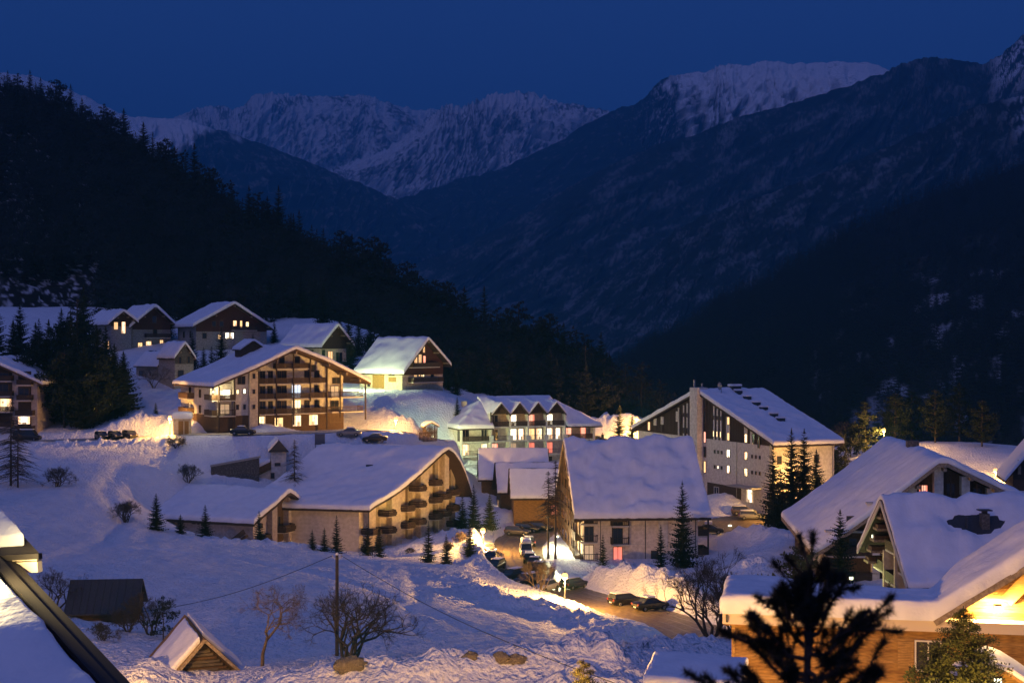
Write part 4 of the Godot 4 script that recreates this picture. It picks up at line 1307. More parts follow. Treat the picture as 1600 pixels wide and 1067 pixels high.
func white_building() -> void:
	var t := thing("apartment_building", "huge white building with dark slatted gable, central chimney tower and one wide snowy roof", "apartment building", Vector3(41.6, 16.7, -227.0), 24)
	wall_prism(t, [Vector2(0, -6), Vector2(0, 6.56), Vector2(44, 6.56), Vector2(44, -6)], 12.0, 0.0, M.plaster_white, "wall", ALONG_Z)
	wall_prism(t, [Vector2(0, 6.561), Vector2(0, 7.1), Vector2(22, 14.2), Vector2(44, 7.1), Vector2(44, 6.561)], 11.99, 0.03, M.wood_dark, "gable_boarding", ALONG_Z)
	# vertical boards of the gable
	var mb := MB.new()
	for k in 86:
		var z := 0.3 + k * 0.505
		mb.box(Vector3(-0.02, 6.6, -z - 0.03), Vector3(0.04, 7.0 + (22 - absf(22 - z)) * 0.322, -z + 0.03))
	put("cover_strips", mb, M.wood_dark, t)
	boxes(t, "chimney_tower", M.plaster_white, [[Vector3(-1.25, -6, -23.3), Vector3(0.9, 15.3, -20.9)]])
	var pot := MB.new()
	pot.tube(Vector3(-0.6, 15.2, -22.8), Vector3(-0.6, 16.6, -22.8), 0.2, 0.2, 10)
	put("chimney_pot", pot, M.metal_grey, t)
	pot = MB.new()
	pot.tube(Vector3(0.2, 15.2, -21.6), Vector3(0.2, 16.0, -21.6), 0.17, 0.17, 10)
	put("chimney_pot", pot, M.metal_grey, t)
	roof(t, [Vector2(-1.3, 6.75), Vector2(0, 7.3), Vector2(11, 10.9), Vector2(21.6, 14.4), Vector2(22.4, 14.4), Vector2(33, 10.9), Vector2(44, 7.3), Vector2(45.3, 6.75)], 13.0, -0.7, 0.3, 0.8, M.wood_dark, ALONG_Z, 0.14, 0.0, [[6.3, 21.2, 1.0, 0.7], [6.3, 18.4, 0.9, 0.7], [6.3, 15.6, 0.9, 0.7], [6.4, 13.4, 0.9, 0.7], [6.2, 10.4, 1.1, 0.7], [6.3, 8.4, 1.0, 0.7], [8.0, 12.0, 1.6, -0.25]])
	# a row of vents with snowy lids down the slope
	for k in 6:
		var d: float = [20.2, 17.4, 14.6, 12.4, 9.4, 7.4][k]
		var v := MB.new()
		v.box(Vector3(6.1, 7.0 + d * 0.325, -d - 0.45), Vector3(7.3, 8.15 + d * 0.325, -d + 0.45))
		var vent := put("roof_vent", v, M.metal_dark, t)
		var f := func(a: float, b: float) -> Vector3:
			return Vector3(6.0 + b, 8.15 + d * 0.325, -d + 0.55 - a)
		put("snow_cover", blanket(f, 1.1, 1.4, 0.3, d, 0.03, 0.4), M.roof_snow, vent)
	# white panels let into the dark gable
	var pan := MB.new()
	for q in [[17.3, 6.57, 12.3], [16.2, 6.57, 11.9], [15.1, 6.57, 11.6], [24.9, 6.57, 12.8], [26.1, 6.57, 12.4], [27.3, 6.57, 12.0]]:
		mb = MB.new()
		mb.box(Vector3(-0.1, q[1], -q[0] - 0.2), Vector3(0.05, q[2], -q[0] + 0.2))
		put("white_strip", mb, M.plaster_white, t)
		windows(t, M.frame_wood, -90, -0.11, [[q[0], 7.1, 0.3, 0.9, "warm" if q[0] < 18 else "dark", 1], [q[0], 10.0, 0.3, 0.6, "dark", 1]])
	boxes(t, "white_panel", M.plaster_white, [[Vector3(-0.08, 6.57, -13.5), Vector3(0.05, 10.7, -12.4)], [Vector3(-0.08, 6.57, -8.0), Vector3(0.05, 9.6, -7.1)], [Vector3(-0.08, 6.57, -6.2), Vector3(0.05, 8.9, -5.5)], [Vector3(-0.08, 8.1, -4.3), Vector3(0.05, 8.7, -3.5)], [Vector3(-0.08, 9.0, -30.0), Vector3(0.05, 10.8, -28.9)], [Vector3(-0.08, 6.57, -29.3), Vector3(0.04, 11.5, -28.9)], [Vector3(-0.08, 8.2, -35.4), Vector3(0.05, 9.6, -34.4)], [Vector3(-0.08, 7.9, -38.0), Vector3(0.05, 9.2, -37.0)]])
	windows(t, M.frame_wood, -90, -0.1, [[12.7, 6.75, 0.7, 1.2, "warm", 1], [12.7, 9.4, 0.7, 1.2, "warm", 1], [7.4, 6.75, 0.7, 1.3, "warm", 1], [7.6, 9.3, 0.6, 0.7, "dark", 1], [5.2, 6.9, 0.6, 1.3, "dark", 1], [3.7, 6.1, 0.45, 1.9, "dark", 1], [39.6, 6.9, 0.8, 1.5, "warm", 1], [28.3, 9.0, 0.4, 1.2, "dark", 1], [35.0, 7.0, 0.4, 1.0, "dark", 1]])
	windows(t, M.frame_wood, -90, -0.03, [[12.8, 3.9, 0.9, 1.2, "white", 1], [12.8, 1.25, 0.9, 1.2, "white", 1], [7.5, 3.9, 0.85, 1.2, "warm", 1], [7.5, 1.2, 0.85, 1.2, "warm", 1]])
	for y in [4.3, 1.7]:
		for z in [17.1, 16.0, 14.9, 5.7, 4.6, 3.5]:
			windows(t, M.frame_wood, -90, -0.03, [[z, y, 0.34, 0.46, "white" if y < 2 and z == 16.0 else "dark", 1]])
	windows(t, M.frame_wood, -90, -0.06, [[20.2, 11.8, 0.6, 1.5, "dark", 1], [20.2, 9.3, 0.6, 2.0, "dark", 1], [20.2, 5.9, 0.6, 1.8, "pink", 1], [20.2, 3.4, 0.6, 1.7, "dark", 1], [20.2, 0.7, 0.6, 1.9, "warm", 1]])
	windows(t, M.frame_wood, 0, 0.03, [[1.3, 3.7, 0.8, 1.2, "dark", 1], [8.5, 3.7, 0.8, 1.2, "dark", 1], [5.0, 1.1, 0.8, 1.2, "dark", 1]])
	boxes(t, "downpipe", M.metal_grey, [[Vector3(-0.12, -5, -0.5), Vector3(-0.02, 6.9, -0.4)], [Vector3(-0.12, -5, -10.3), Vector3(-0.02, 6.5, -10.2)], [Vector3(11.6, -5, 0.02), Vector3(11.7, 7.0, 0.12)]])
	boxes(t, "entrance_canopy", M.concrete, [[Vector3(-2.2, -0.6, -10.0), Vector3(-0.02, -0.35, -3.0)]])
	windows(t, M.frame_white, -90, -0.03, [[6.4, -3.0, 1.9, 2.1, "white", 2], [16.5, -3.0, 1.4, 1.5, "dark", 2]])
	boxes(t, "dark_undercroft", M.wood_dark, [[Vector3(-0.04, -6, -19.5), Vector3(0.0, -0.9, -9.0)]])
	var dish := MB.new()
	dish.tube(Vector3(2.5, 13.8, -19.0), Vector3(2.5, 15.6, -19.0), 0.05, 0.05, 6)
	var rim := PackedVector3Array()
	for i in 5:
		for j in 13:
			var r0 := 0.7 * i / 4.0
			rim.append(Vector3(2.4 - r0 * r0 * 0.5, 15.6 + sin(TAU * j / 12) * r0, -19.0 + cos(TAU * j / 12) * r0))
	dish.grid(rim, 5, 13)
	put("satellite_dish", dish, M.metal_grey, t)
	boxes(t, "ridge_housing", M.metal_dark, [[Vector3(5.8, 14.1, -21.9), Vector3(7.6, 15.5, -20.6)], [Vector3(6.0, 15.8, -21.7), Vector3(7.9, 15.95, -20.8)], [Vector3(6.1, 15.5, -21.3), Vector3(6.2, 16.3, -21.2)]])
	var cap := func(a: float, b: float) -> Vector3:
		return Vector3(5.7 + b, 15.5, -20.5 - a)
	put("snow_cover", blanket(cap, 1.5, 2.0, 0.35, 4.0, 0.03, 0.4), M.roof_snow, t)

func centre_chalet() -> void:
	var t := thing("apartment_building", "cream apartment chalet under one huge snow-covered roof beside the road", "apartment building", Vector3(9.5, 9.4, -201.0), 4)
	# the ridge runs along x: cross-section over the depth
	var sec := [Vector2(-1.6, 5.7), Vector2(0, 6.8), Vector2(6, 10.9), Vector2(11.6, 15.3), Vector2(12.4, 15.3), Vector2(18, 11.2), Vector2(24.5, 6.6), Vector2(25.8, 5.7)]
	wall_prism(t, [Vector2(0, -4), Vector2(0, 6.4), Vector2(12, 14.8), Vector2(24, 6.4), Vector2(24, -4)], 17.0, 0.6, M.plaster_light, "wall", ALONG_Z)
	roof(t, sec, 18.6, -0.9, 0.3, 0.95, M.wood_dark, ALONG_Z, 0.34, 0.0, [[3.5, 8.5, 2.0, 0.3], [9.5, 6.5, 2.6, 0.3], [13.5, 9.5, 2.2, 0.3], [7.5, 3.6, 2.0, 0.25], [1.2, 5.6, 1.0, 0.4]])
	# the left gable: open wooden galleries between dark posts
	for k in 5:
		var y := 0.0 + k * 2.55
		var reach := minf(24.0, 24.0 - maxf(0.0, (y + 2.2 - 6.8)) / 0.7 * 2.0)
		if reach > 3:
			boxes(t, "gallery_floor", M.wood_brown, [[Vector3(-0.6, y - 0.15, -12 - reach / 2), Vector3(0.62, y, -12 + reach / 2)]])
			var mb := MB.new()
			for i in int(reach / 0.5):
				mb.box(Vector3(-0.6, y, -12 - reach / 2 + i * 0.5), Vector3(-0.53, y + 0.95, -12 - reach / 2 + i * 0.5 + 0.34))
			mb.box(Vector3(-0.64, y + 0.95, -12 - reach / 2), Vector3(-0.5, y + 1.03, -12 + reach / 2))
			put("gallery_rail", mb, M.wood_dark, t)
			for z in [4.0, 8.0, 12.5, 16.5, 20.5]:
				if absf(z - 12) < reach / 2 - 1:
					windows(t, M.frame_wood, -90, 0.57, [[z, y + 0.1, 1.2, 1.9, "warm" if (k == 2 and z == 8.0) or (k == 1 and z == 12.5) else "dark", 2]])
	for z in [2.0, 6.0, 10.0, 14.0, 18.0, 22.0]:
		boxes(t, "gallery_post", M.wood_brown, [[Vector3(-0.7, -3, -z - 0.1), Vector3(-0.5, 6.2 + (12 - absf(12 - z)) * 0.7, -z + 0.1)]])
	# front wall: corner balconies, a stack of balconies and small windows
	for k in 3:
		balcony(t, Vector3(1.3, -0.3 + 2.6 * k, 0.0), 2.4, 1.0, 1.0, 0, M.wood_dark, "bars")
		windows(t, M.frame_wood, 0, 0.04, [[1.4, -0.2 + 2.6 * k, 1.2, 2.0, "dim" if k == 0 else "dark", 2]])
	for k in 2:
		balcony(t, Vector3(5.7, 2.0 + 2.62 * k, 0.0), 2.5, 1.2, 0.95, 0, M.wood_dark, "bars")
		windows(t, M.frame_wood, 0, 0.04, [[5.5, 2.05 + 2.62 * k, 1.3, 2.05, "dark", 2]])
	windows(t, M.frame_wood, 0, 0.04, [[5.5, -0.4, 1.2, 1.9, "red", 2], [12.0, 4.3, 0.55, 1.2, "dark", 1], [12.0, 1.8, 0.55, 1.2, "dark", 1], [10.8, -0.3, 1.0, 1.2, "dark", 1]])
	boxes(t, "post", M.wood_dark, [[Vector3(4.5, 2, 1.05), Vector3(4.62, 6.0, 1.17)], [Vector3(6.85, 2, 1.05), Vector3(6.97, 6.0, 1.17)]])
	boxes(t, "wall_step", M.plaster_white, [[Vector3(11.3, -4, 0.0), Vector3(12.6, 6.2, 0.35)]])
	for k in 2:
		balcony(t, Vector3(17.0, 0.2 + 2.7 * k, -1.8), 3.4, 1.5, 1.0, 90, M.wood_dark, "boards")
		windows(t, M.frame_wood, 90, 17.03, [[1.8, 0.3 + 2.7 * k, 1.3, 1.9, "warm" if k == 1 else "dark", 2]])
	boxes(t, "post", M.wood_dark, [[Vector3(18.4, -2, -0.25), Vector3(18.6, 5.6, -0.05)]])
	boxes(t, "downpipe", M.metal_dark, [[Vector3(3.0, -3, 0.0), Vector3(3.1, 6.2, 0.1)], [Vector3(9.4, -3, 0.0), Vector3(9.5, 6.2, 0.1)], [Vector3(16.6, -3, 0.0), Vector3(16.7, 6.2, 0.1)]])
	boxes(t, "wall_joint", M.trim, [[Vector3(2.6, 1.86, 0.0), Vector3(11.2, 1.92, 0.02)], [Vector3(2.6, 4.46, 0.0), Vector3(11.2, 4.52, 0.02)]])
	# a dormer breaking the eave in the middle
	var place := Transform3D(Basis(), Vector3(5.6, 0, 1.2))
	wall_prism(t, [Vector2(-1.1, 5.2), Vector2(-1.1, 6.7), Vector2(1.1, 6.7), Vector2(1.1, 5.2)], 0, -1.4, M.wood_brown, "dormer", place)
	# the little gable at the left end of the roof
	var gp := Transform3D(Basis(Vector3(0, 0, -1), Vector3.UP, Vector3(1, 0, 0)), Vector3(-0.9, 0, 0))
	for s in [[Vector3(-1.0, 15.5, -12), Vector3(-1.0, 11.0, -5.5)], [Vector3(-1.0, 15.5, -12), Vector3(-1.0, 11.0, -18.5)]]:
		beams(t, "barge_board", M.wood_beam, [s], 0.12, 0.4)

func right_chalet() -> void:
	var t := thing("chalet", "wide chalet with broad gable, white pillars and a heavy snow roof", "chalet", Vector3(35.3, 12.6, -160.0), -5)
	var prof := [Vector2(-1.6, 3.6), Vector2(0, 4.5), Vector2(6.3, 9.2), Vector2(12.2, 13.9), Vector2(13.2, 13.9), Vector2(18, 11.6), Vector2(27, 7.2), Vector2(28.5, 6.5)]
	wall_prism(t, [Vector2(0, -4), Vector2(0, 4.1), Vector2(12.7, 13.5), Vector2(27, 6.7), Vector2(27, -4)], -1.2, -31, M.wood_brown, "wall")
	roof(t, prof, 1.4, -33.0, 0.45, 0.75, M.wood_beam, Transform3D(), 0.12, 0.0, [[7.0, 7.5, 0.6, 0.3], [22.0, 8.5, 0.9, 0.3]])
	for p in [[9.1, 10.1], [12.0, 13.0], [15.0, 15.9], [17.8, 18.5], [18.6, 19.5], [21.5, 22.5], [5.2, 6.0]]:
		var y := (along(prof, p[0]) + along(prof, p[1])) / 2 - 0.5
		boxes(t, "pillar", M.plaster_white, [[Vector3(p[0], -4, -1.25), Vector3(p[1], y, -0.05)]])
		boxes(t, "purlin", M.wood_beam, [[Vector3(p[1] - 0.25, y - 0.35, -1.2), Vector3(p[1] + 0.1, y + 0.05, 1.3)]])
	boxes(t, "floor_slab", M.trim, [[Vector3(4.6, 9.05, -1.22), Vector3(24, 9.28, 0.05)], [Vector3(0.02, 5.9, -1.22), Vector3(24, 6.1, 0.03)], [Vector3(0.02, 3.1, -1.22), Vector3(24, 3.3, 0.02)]])
	for x in [7.5, 11.0, 14.0, 17.0]:
		balcony(t, Vector3(x, 9.3, -1.15), 1.9, 1.1, 0.9, 0, M.wood_dark, "bars")
	boxes(t, "window_post", M.wood_dark, [[Vector3(10.45, 9.2, 0.02), Vector3(10.6, 12.0, 0.12)], [Vector3(13.7, 9.2, 0.02), Vector3(13.85, 12.5, 0.12)], [Vector3(16.6, 9.2, 0.02), Vector3(16.75, 11.6, 0.12)]])
	windows(t, M.frame_wood, 0, -1.14, [[11.0, 9.6, 0.9, 1.6, "pink", 2], [14.0, 9.4, 0.9, 2.0, "dark", 2], [7.6, 6.4, 1.0, 1.9, "dark", 2], [3.0, 6.3, 0.9, 1.3, "dark", 1], [3.2, 3.5, 0.8, 1.6, "dark", 1], [6.6, 3.5, 0.5, 1.6, "warm", 1], [17.0, 9.4, 0.9, 1.5, "dark", 2]])
	balcony(t, Vector3(3.4, 3.3, -1.1), 5.0, 1.0, 1.0, 0, M.wood_dark, "boards")
	balcony(t, Vector3(3.4, 0.4, -1.1), 5.0, 1.0, 1.0, 0, M.wood_dark, "boards")
	boxes(t, "side_bay", M.plaster_pink, [[Vector3(-0.15, -4, -6.5), Vector3(0.02, 3.9, -1.6)], [Vector3(-0.15, -4, -14), Vector3(0.03, 3.9, -8)]])
	windows(t, M.frame_white, -90, -0.17, [[4.0, 1.2, 1.0, 1.5, "dim", 2], [10.5, 1.2, 1.2, 1.5, "dark", 2]])
	boxes(t, "chimney", M.stone, [[Vector3(12.0, 12.5, -17.0), Vector3(13.4, 15.2, -15.8)]])

func balcony_house() -> void:
	var t := thing("apartment_house", "house with wide snow roof, two chimneys and stepped balconies in its left gable", "house", Vector3(32.7, 18.7, -118.0), 0)
	var sec := [Vector2(-0.8, 0.95), Vector2(0, 1.5), Vector2(4, 4.5), Vector2(7.6, 7.3), Vector2(8.4, 7.3), Vector2(12, 4.9), Vector2(16.6, 1.6)]
	roof(t, sec, 24.0, 0.0, 0.25, 0.5, M.wood_dark, ALONG_Z, 0.26, 0.0, [[16.3, 5.95, 3.1, 1.0, 1.05], [15.6, 2.8, 0.8, 0.4], [16.9, 3.0, 0.6, 0.4], [13.6, 4.2, 1.8, -0.25], [20.0, 4.6, 2.4, -0.15], [12.0, 6.6, 1.6, -0.2]])
	wall_prism(t, [Vector2(0.6, -8), Vector2(0.6, 1.7), Vector2(8, 6.9), Vector2(16, 1.5), Vector2(16, -8)], 24.0, 3.4, M.plaster_cream, "wall", ALONG_Z)
	beams(t, "barge_board", M.trim, [[Vector3(-0.03, 7.05, -8), Vector3(-0.03, 0.95, 0.5)], [Vector3(-0.03, 7.05, -8), Vector3(-0.03, 1.4, -16.5)]], 0.1, 0.4)
	# stepped floors and balconies in the gable
	for k in 5:
		var y := 5.6 - k * 1.15
		var z := -9.6 - k * 1.1
		boxes(t, "gable_beam", M.wood_beam, [[Vector3(0.2, y - 0.22, z - 0.9), Vector3(3.4, y, z + 0.7)]])
		boxes(t, "soffit_board", M.wood_brown, [[Vector3(0.3, y, z - 0.7), Vector3(3.38, y + 0.35, z + 0.6)]])
	for q in [[-4.4, 1.2], [-4.4, -1.5], [-8.6, 2.6], [-8.8, -0.2], [-12.8, 0.4], [-12.8, -2.6], [-4.2, -4.2], [-8.8, -3.0]]:
		balcony(t, Vector3(3.3, q[1], q[0]), 3.4, 2.3, 0.9, -90, M.wood_dark, "boards", M.plaster_white)
		windows(t, M.frame_wood, -90, 3.36, [[-q[0], q[1] + 0.05, 1.2, 1.8, "warm" if q[0] < -12 and q[1] > 0 else "dark", 2]])
	boxes(t, "party_wall", M.plaster_cream, [[Vector3(0.8, -8, -6.7), Vector3(3.42, 3.6, -6.3)], [Vector3(0.8, -8, -2.2), Vector3(3.42, 1.9, -1.8)], [Vector3(1.0, -8, -11.2), Vector3(3.42, 2.4, -10.8)]])
	for c in [[8.2, 5.0, 1.15], [8.5, 2.1, 1.0]]:
		var y := along(sec, c[1])
		boxes(t, "chimney", M.stone, [[Vector3(c[0] - 0.35, y - 0.3, -c[1] - 0.35), Vector3(c[0] + 0.35, y + c[2], -c[1] + 0.35)]])
		boxes(t, "chimney_cap", M.slate, [[Vector3(c[0] - 0.55, y + c[2] + 0.25, -c[1] - 0.5), Vector3(c[0] + 0.55, y + c[2] + 0.34, -c[1] + 0.5)], [Vector3(c[0] - 0.2, y + c[2], -c[1] - 0.2), Vector3(c[0] + 0.2, y + c[2] + 0.25, -c[1] + 0.2)]])
	boxes(t, "roof_pipe", M.metal_dark, [[Vector3(6.4, 5.2, -4.6), Vector3(6.6, 6.2, -4.4)]])
	var sl := MB.new()
	# the patch where the snow has slid off the slates
	var bare := PackedVector3Array()
	for i in 9:
		for j in 4:
			var z := 3.9 + j * 0.85 + 0.1 * sin(i * 1.7)
			bare.append(Vector3(3.8 + i * 0.98, along(sec, z) + 0.07, -z))
	sl.grid(bare, 9, 4, PackedColorArray(), true)
	put("bare_slates", sl, M.slate, t)

func timber_house() -> void:
	var t := thing("timber_house", "golden timber house in front with thick snow on its roof and a wooden shutter", "house", Vector3(10.25, 25.85, -66.00), -11)
	# boards of the front wall, each laid over the one below
	var mats := [M.wood_amber, M.wood_amber_pale, M.wood_amber, M.wood_amber_deep]
	var stock := []
	for k in 3:
		var mb := MB.new()
		mb.prism(PackedVector2Array([Vector2(0, 0), Vector2(0.02, 0), Vector2(0.045, 0.012), Vector2(0.012, 0.158), Vector2(0, 0.158)]), 0, -[15.0, 8.2, 6.4][k], Transform3D(Basis(Vector3(0, 0, 1), Vector3.UP, Vector3(-1, 0, 0)), Vector3.ZERO))
		stock.append(mb.mesh())
	var wall := MB.new()
	wall.box(Vector3(0.05, -6, -3.3), Vector3(15, 1.2, -0.01))
	var w := put("wall", wall, M.wood_amber, t)
	var y := -5.9
	var k := 0
	while y < 1.06:
		put("plank", stock[0], mats[(k * 7 + k / 3) % 4], w, Vector3(0, y, 0.0))
		y += 0.16
		k += 1
	boxes(t, "corner_board", M.wood_amber_pale, [[Vector3(-0.05, -6, -0.1), Vector3(0.12, 1.1, 0.07)]])
	boxes(t, "fascia", M.trim_cream, [[Vector3(-0.45, 1.1, -0.4), Vector3(15.3, 1.52, 0.35)], [Vector3(-0.45, 1.52, -3.4), Vector3(15.3, 1.6, 0.42)]])
	boxes(t, "soffit", M.wood_amber, [[Vector3(-0.4, 1.03, -0.02), Vector3(15.2, 1.09, 0.3)]])
	# the gable over the front
	var gable := MB.new()
	gable.prism(PackedVector2Array([Vector2(9.6, 1.6), Vector2(14.6, 4.95), Vector2(19.6, 1.6)]), -0.4, -5.0)
	var gw := put("gable_wall", gable, M.wood_amber, t)
	y = 1.62
	while y < 4.7:
		var x0 := 9.6 + (y - 1.5) / 0.67
		var pl := MB.new()
		pl.box(Vector3(x0, y, -0.39), Vector3(29.2 - x0, y + 0.15, -0.35 - 0.012 * (k % 2)))
		put("plank", pl, mats[(k * 5 + k / 2) % 4], gw)
		y += 0.16
		k += 1
	beams(t, "rafter", M.wood_beam, [[Vector3(9.0, 1.5, 0.45), Vector3(14.6, 5.2, 0.45)], [Vector3(14.6, 5.2, 0.45), Vector3(20.2, 1.5, 0.45)]], 0.14, 0.26)
	beams(t, "brace", M.wood_amber, [[Vector3(12.2, 2.5, -0.3), Vector3(13.3, 3.9, 0.4)], [Vector3(13.6, 3.0, -0.3), Vector3(14.3, 4.6, 0.4)]], 0.14, 0.6)
	# one sheet of snow over flat roof and gable
	var f := func(a: float, b: float) -> Vector3:
		var x := -0.5 + b
		var y2 := 1.6 + maxf(0.0, 0.67 * (minf(x, 29.2 - x) - 9.1) * 1.0)
		return Vector3(x, y2, 0.5 - a * (1.0 - 0.4 * smoothstep(1.0, 8.0, x) * (1.0 - smoothstep(9.0, 11.0, x))))
	put("snow_cover", blanket(f, 6.0, 16.0, 0.88, 2.0, 0.05, 0.25), M.roof_snow, t)
	# shutter and window
	var sh := put("shutter", MB.new(), M.wood_amber_pale, t)
	var frame := MB.new()
	for i in 5:
		frame.box(Vector3(7.42 + i * 0.14, -0.7, 0.05), Vector3(7.55 + i * 0.14, 0.56, 0.085))
	frame.box(Vector3(7.42, -0.55, 0.086), Vector3(8.12, -0.45, 0.11))
	frame.box(Vector3(7.42, 0.35, 0.086), Vector3(8.12, 0.45, 0.11))
	frame.beam(Vector3(7.5, 0.35, 0.098), Vector3(8.04, -0.45, 0.098), 0.02, 0.07)
	sh.mesh = frame.mesh()
	window(t, Vector3(8.75, -0.68, 0.05), 1.05, 1.26, 0, "dark", M.frame_white, 2)
	boxes(t, "pipe", M.metal_dark, [[Vector3(-0.3, 1.2, 0.36), Vector3(-0.2, 1.56, 0.46)]])
	# the snowed-up porch on the right
	var porch := thing("porch_roof", "small lit porch roof under snow in front of the golden timber house", "porch", Vector3(18.78, 26.44, -57.00), -11)
	roof(porch, [Vector2(-1.7, -0.9), Vector2(0.6, 0.75), Vector2(3.4, -1.0)], 0.9, -2.6, 0.12, 0.28, M.wood_amber_pale, Transform3D(), 0.04)
	wall_prism(porch, [Vector2(-1.4, -4), Vector2(-1.4, -0.85), Vector2(0.6, 0.6), Vector2(3.0, -0.9), Vector2(3.0, -4)], -0.2, -2.5, M.wood_amber, "wall")
	boxes(porch, "post", M.wood_beam, [[Vector3(-1.35, -4, 0.5), Vector3(-1.2, -0.7, 0.65)], [Vector3(2.8, -4, 0.5), Vector3(2.95, -0.8, 0.65)]])
	wall_lamp(Vector3(-32.3, 13.4, -220.0), -60, "lamp in the corner between the low wing and the blank yellow wall", 22.0, Color(1.0, 0.92, 0.45), "globe_white")
	wall_lamp(Vector3(21.75, 28.05, -63.60), -11, "bright lamp under the gable of the golden timber house", 85.0, Color(1.0, 0.8, 0.45), "globe_white")
	wall_lamp(Vector3(19.15, 26.63, -56.00), -11, "lamp glowing under the small porch roof", 4.0, Color(1.0, 0.8, 0.45), "globe_white")
	# snow-capped low roof in front of the pines
	var low := thing("low_shed", "low golden shed with a cap of snow at the bottom of the slope", "shed", Vector3(5.90, 27.44, -52.00), -14)
	boxes(low, "wall", M.wood_amber, [[Vector3(-0.9, -3, -2.5), Vector3(2.4, -0.05, 0)]])
	boxes(low, "fascia", M.wood_amber_pale, [[Vector3(-1.05, -0.18, 0.02), Vector3(2.5, 0.0, 0.12)]])
	var g := func(a: float, b: float) -> Vector3:
		return Vector3(-1.1 + b, 0.1 * a, 0.15 - a)
	put("snow_cover", blanket(g, 2.8, 3.6, 0.35, 6.0, 0.08, 0.25), M.roof_snow, low)

# a gabled chalet whose gable faces +z
func chalet(label: String, at: Vector3, turn: float, w: float, d: float, hl: float, ha: float, hr: float, xa: float, wall: Material, gable: Material, snow: float, over := 1.2) -> Node3D:
	var t := thing("chalet", label, "chalet", at, turn)
	wall_prism(t, [Vector2(0, -5), Vector2(0, hl), Vector2(xa, ha - 0.3), Vector2(w, hr), Vector2(w, -5)], 0, -d, wall)
	var low := minf(hl, hr)
	wall_prism(t, [Vector2(0.05, low - 1.2), Vector2(0.05, hl - 0.05), Vector2(xa, ha - 0.4), Vector2(w - 0.05, hr - 0.05), Vector2(w - 0.05, low - 1.2)], 0.12, 0.003, gable, "gable_boarding")
	var sl := (ha - hl) / xa
	var sr := (ha - hr) / (w - xa)
	roof(t, [Vector2(-over, hl - over * sl + 0.1), Vector2(0, hl + 0.15), Vector2(xa, ha), Vector2(w, hr + 0.15), Vector2(w + over, hr - over * sr + 0.1)], over + 0.2, -d - over * 0.6, 0.22, snow, M.wood_dark, Transform3D(), 0.12)
	beams(t, "purlin", M.wood_beam, [[Vector3(xa, ha - 0.5, 0.1), Vector3(xa, ha - 0.5, over + 0.3)], [Vector3(xa * 0.5, hl + (ha - hl) * 0.5 - 0.4, 0.1), Vector3(xa * 0.5, hl + (ha - hl) * 0.5 - 0.4, over + 0.3)], [Vector3((xa + w) * 0.5, hr + (ha - hr) * 0.5 - 0.4, 0.1), Vector3((xa + w) * 0.5, hr + (ha - hr) * 0.5 - 0.4, over + 0.3)], [Vector3(w, hr - 0.2, 0.1), Vector3(w, hr - 0.2, over + 0.3)]], 0.25, 0.3)
	return t

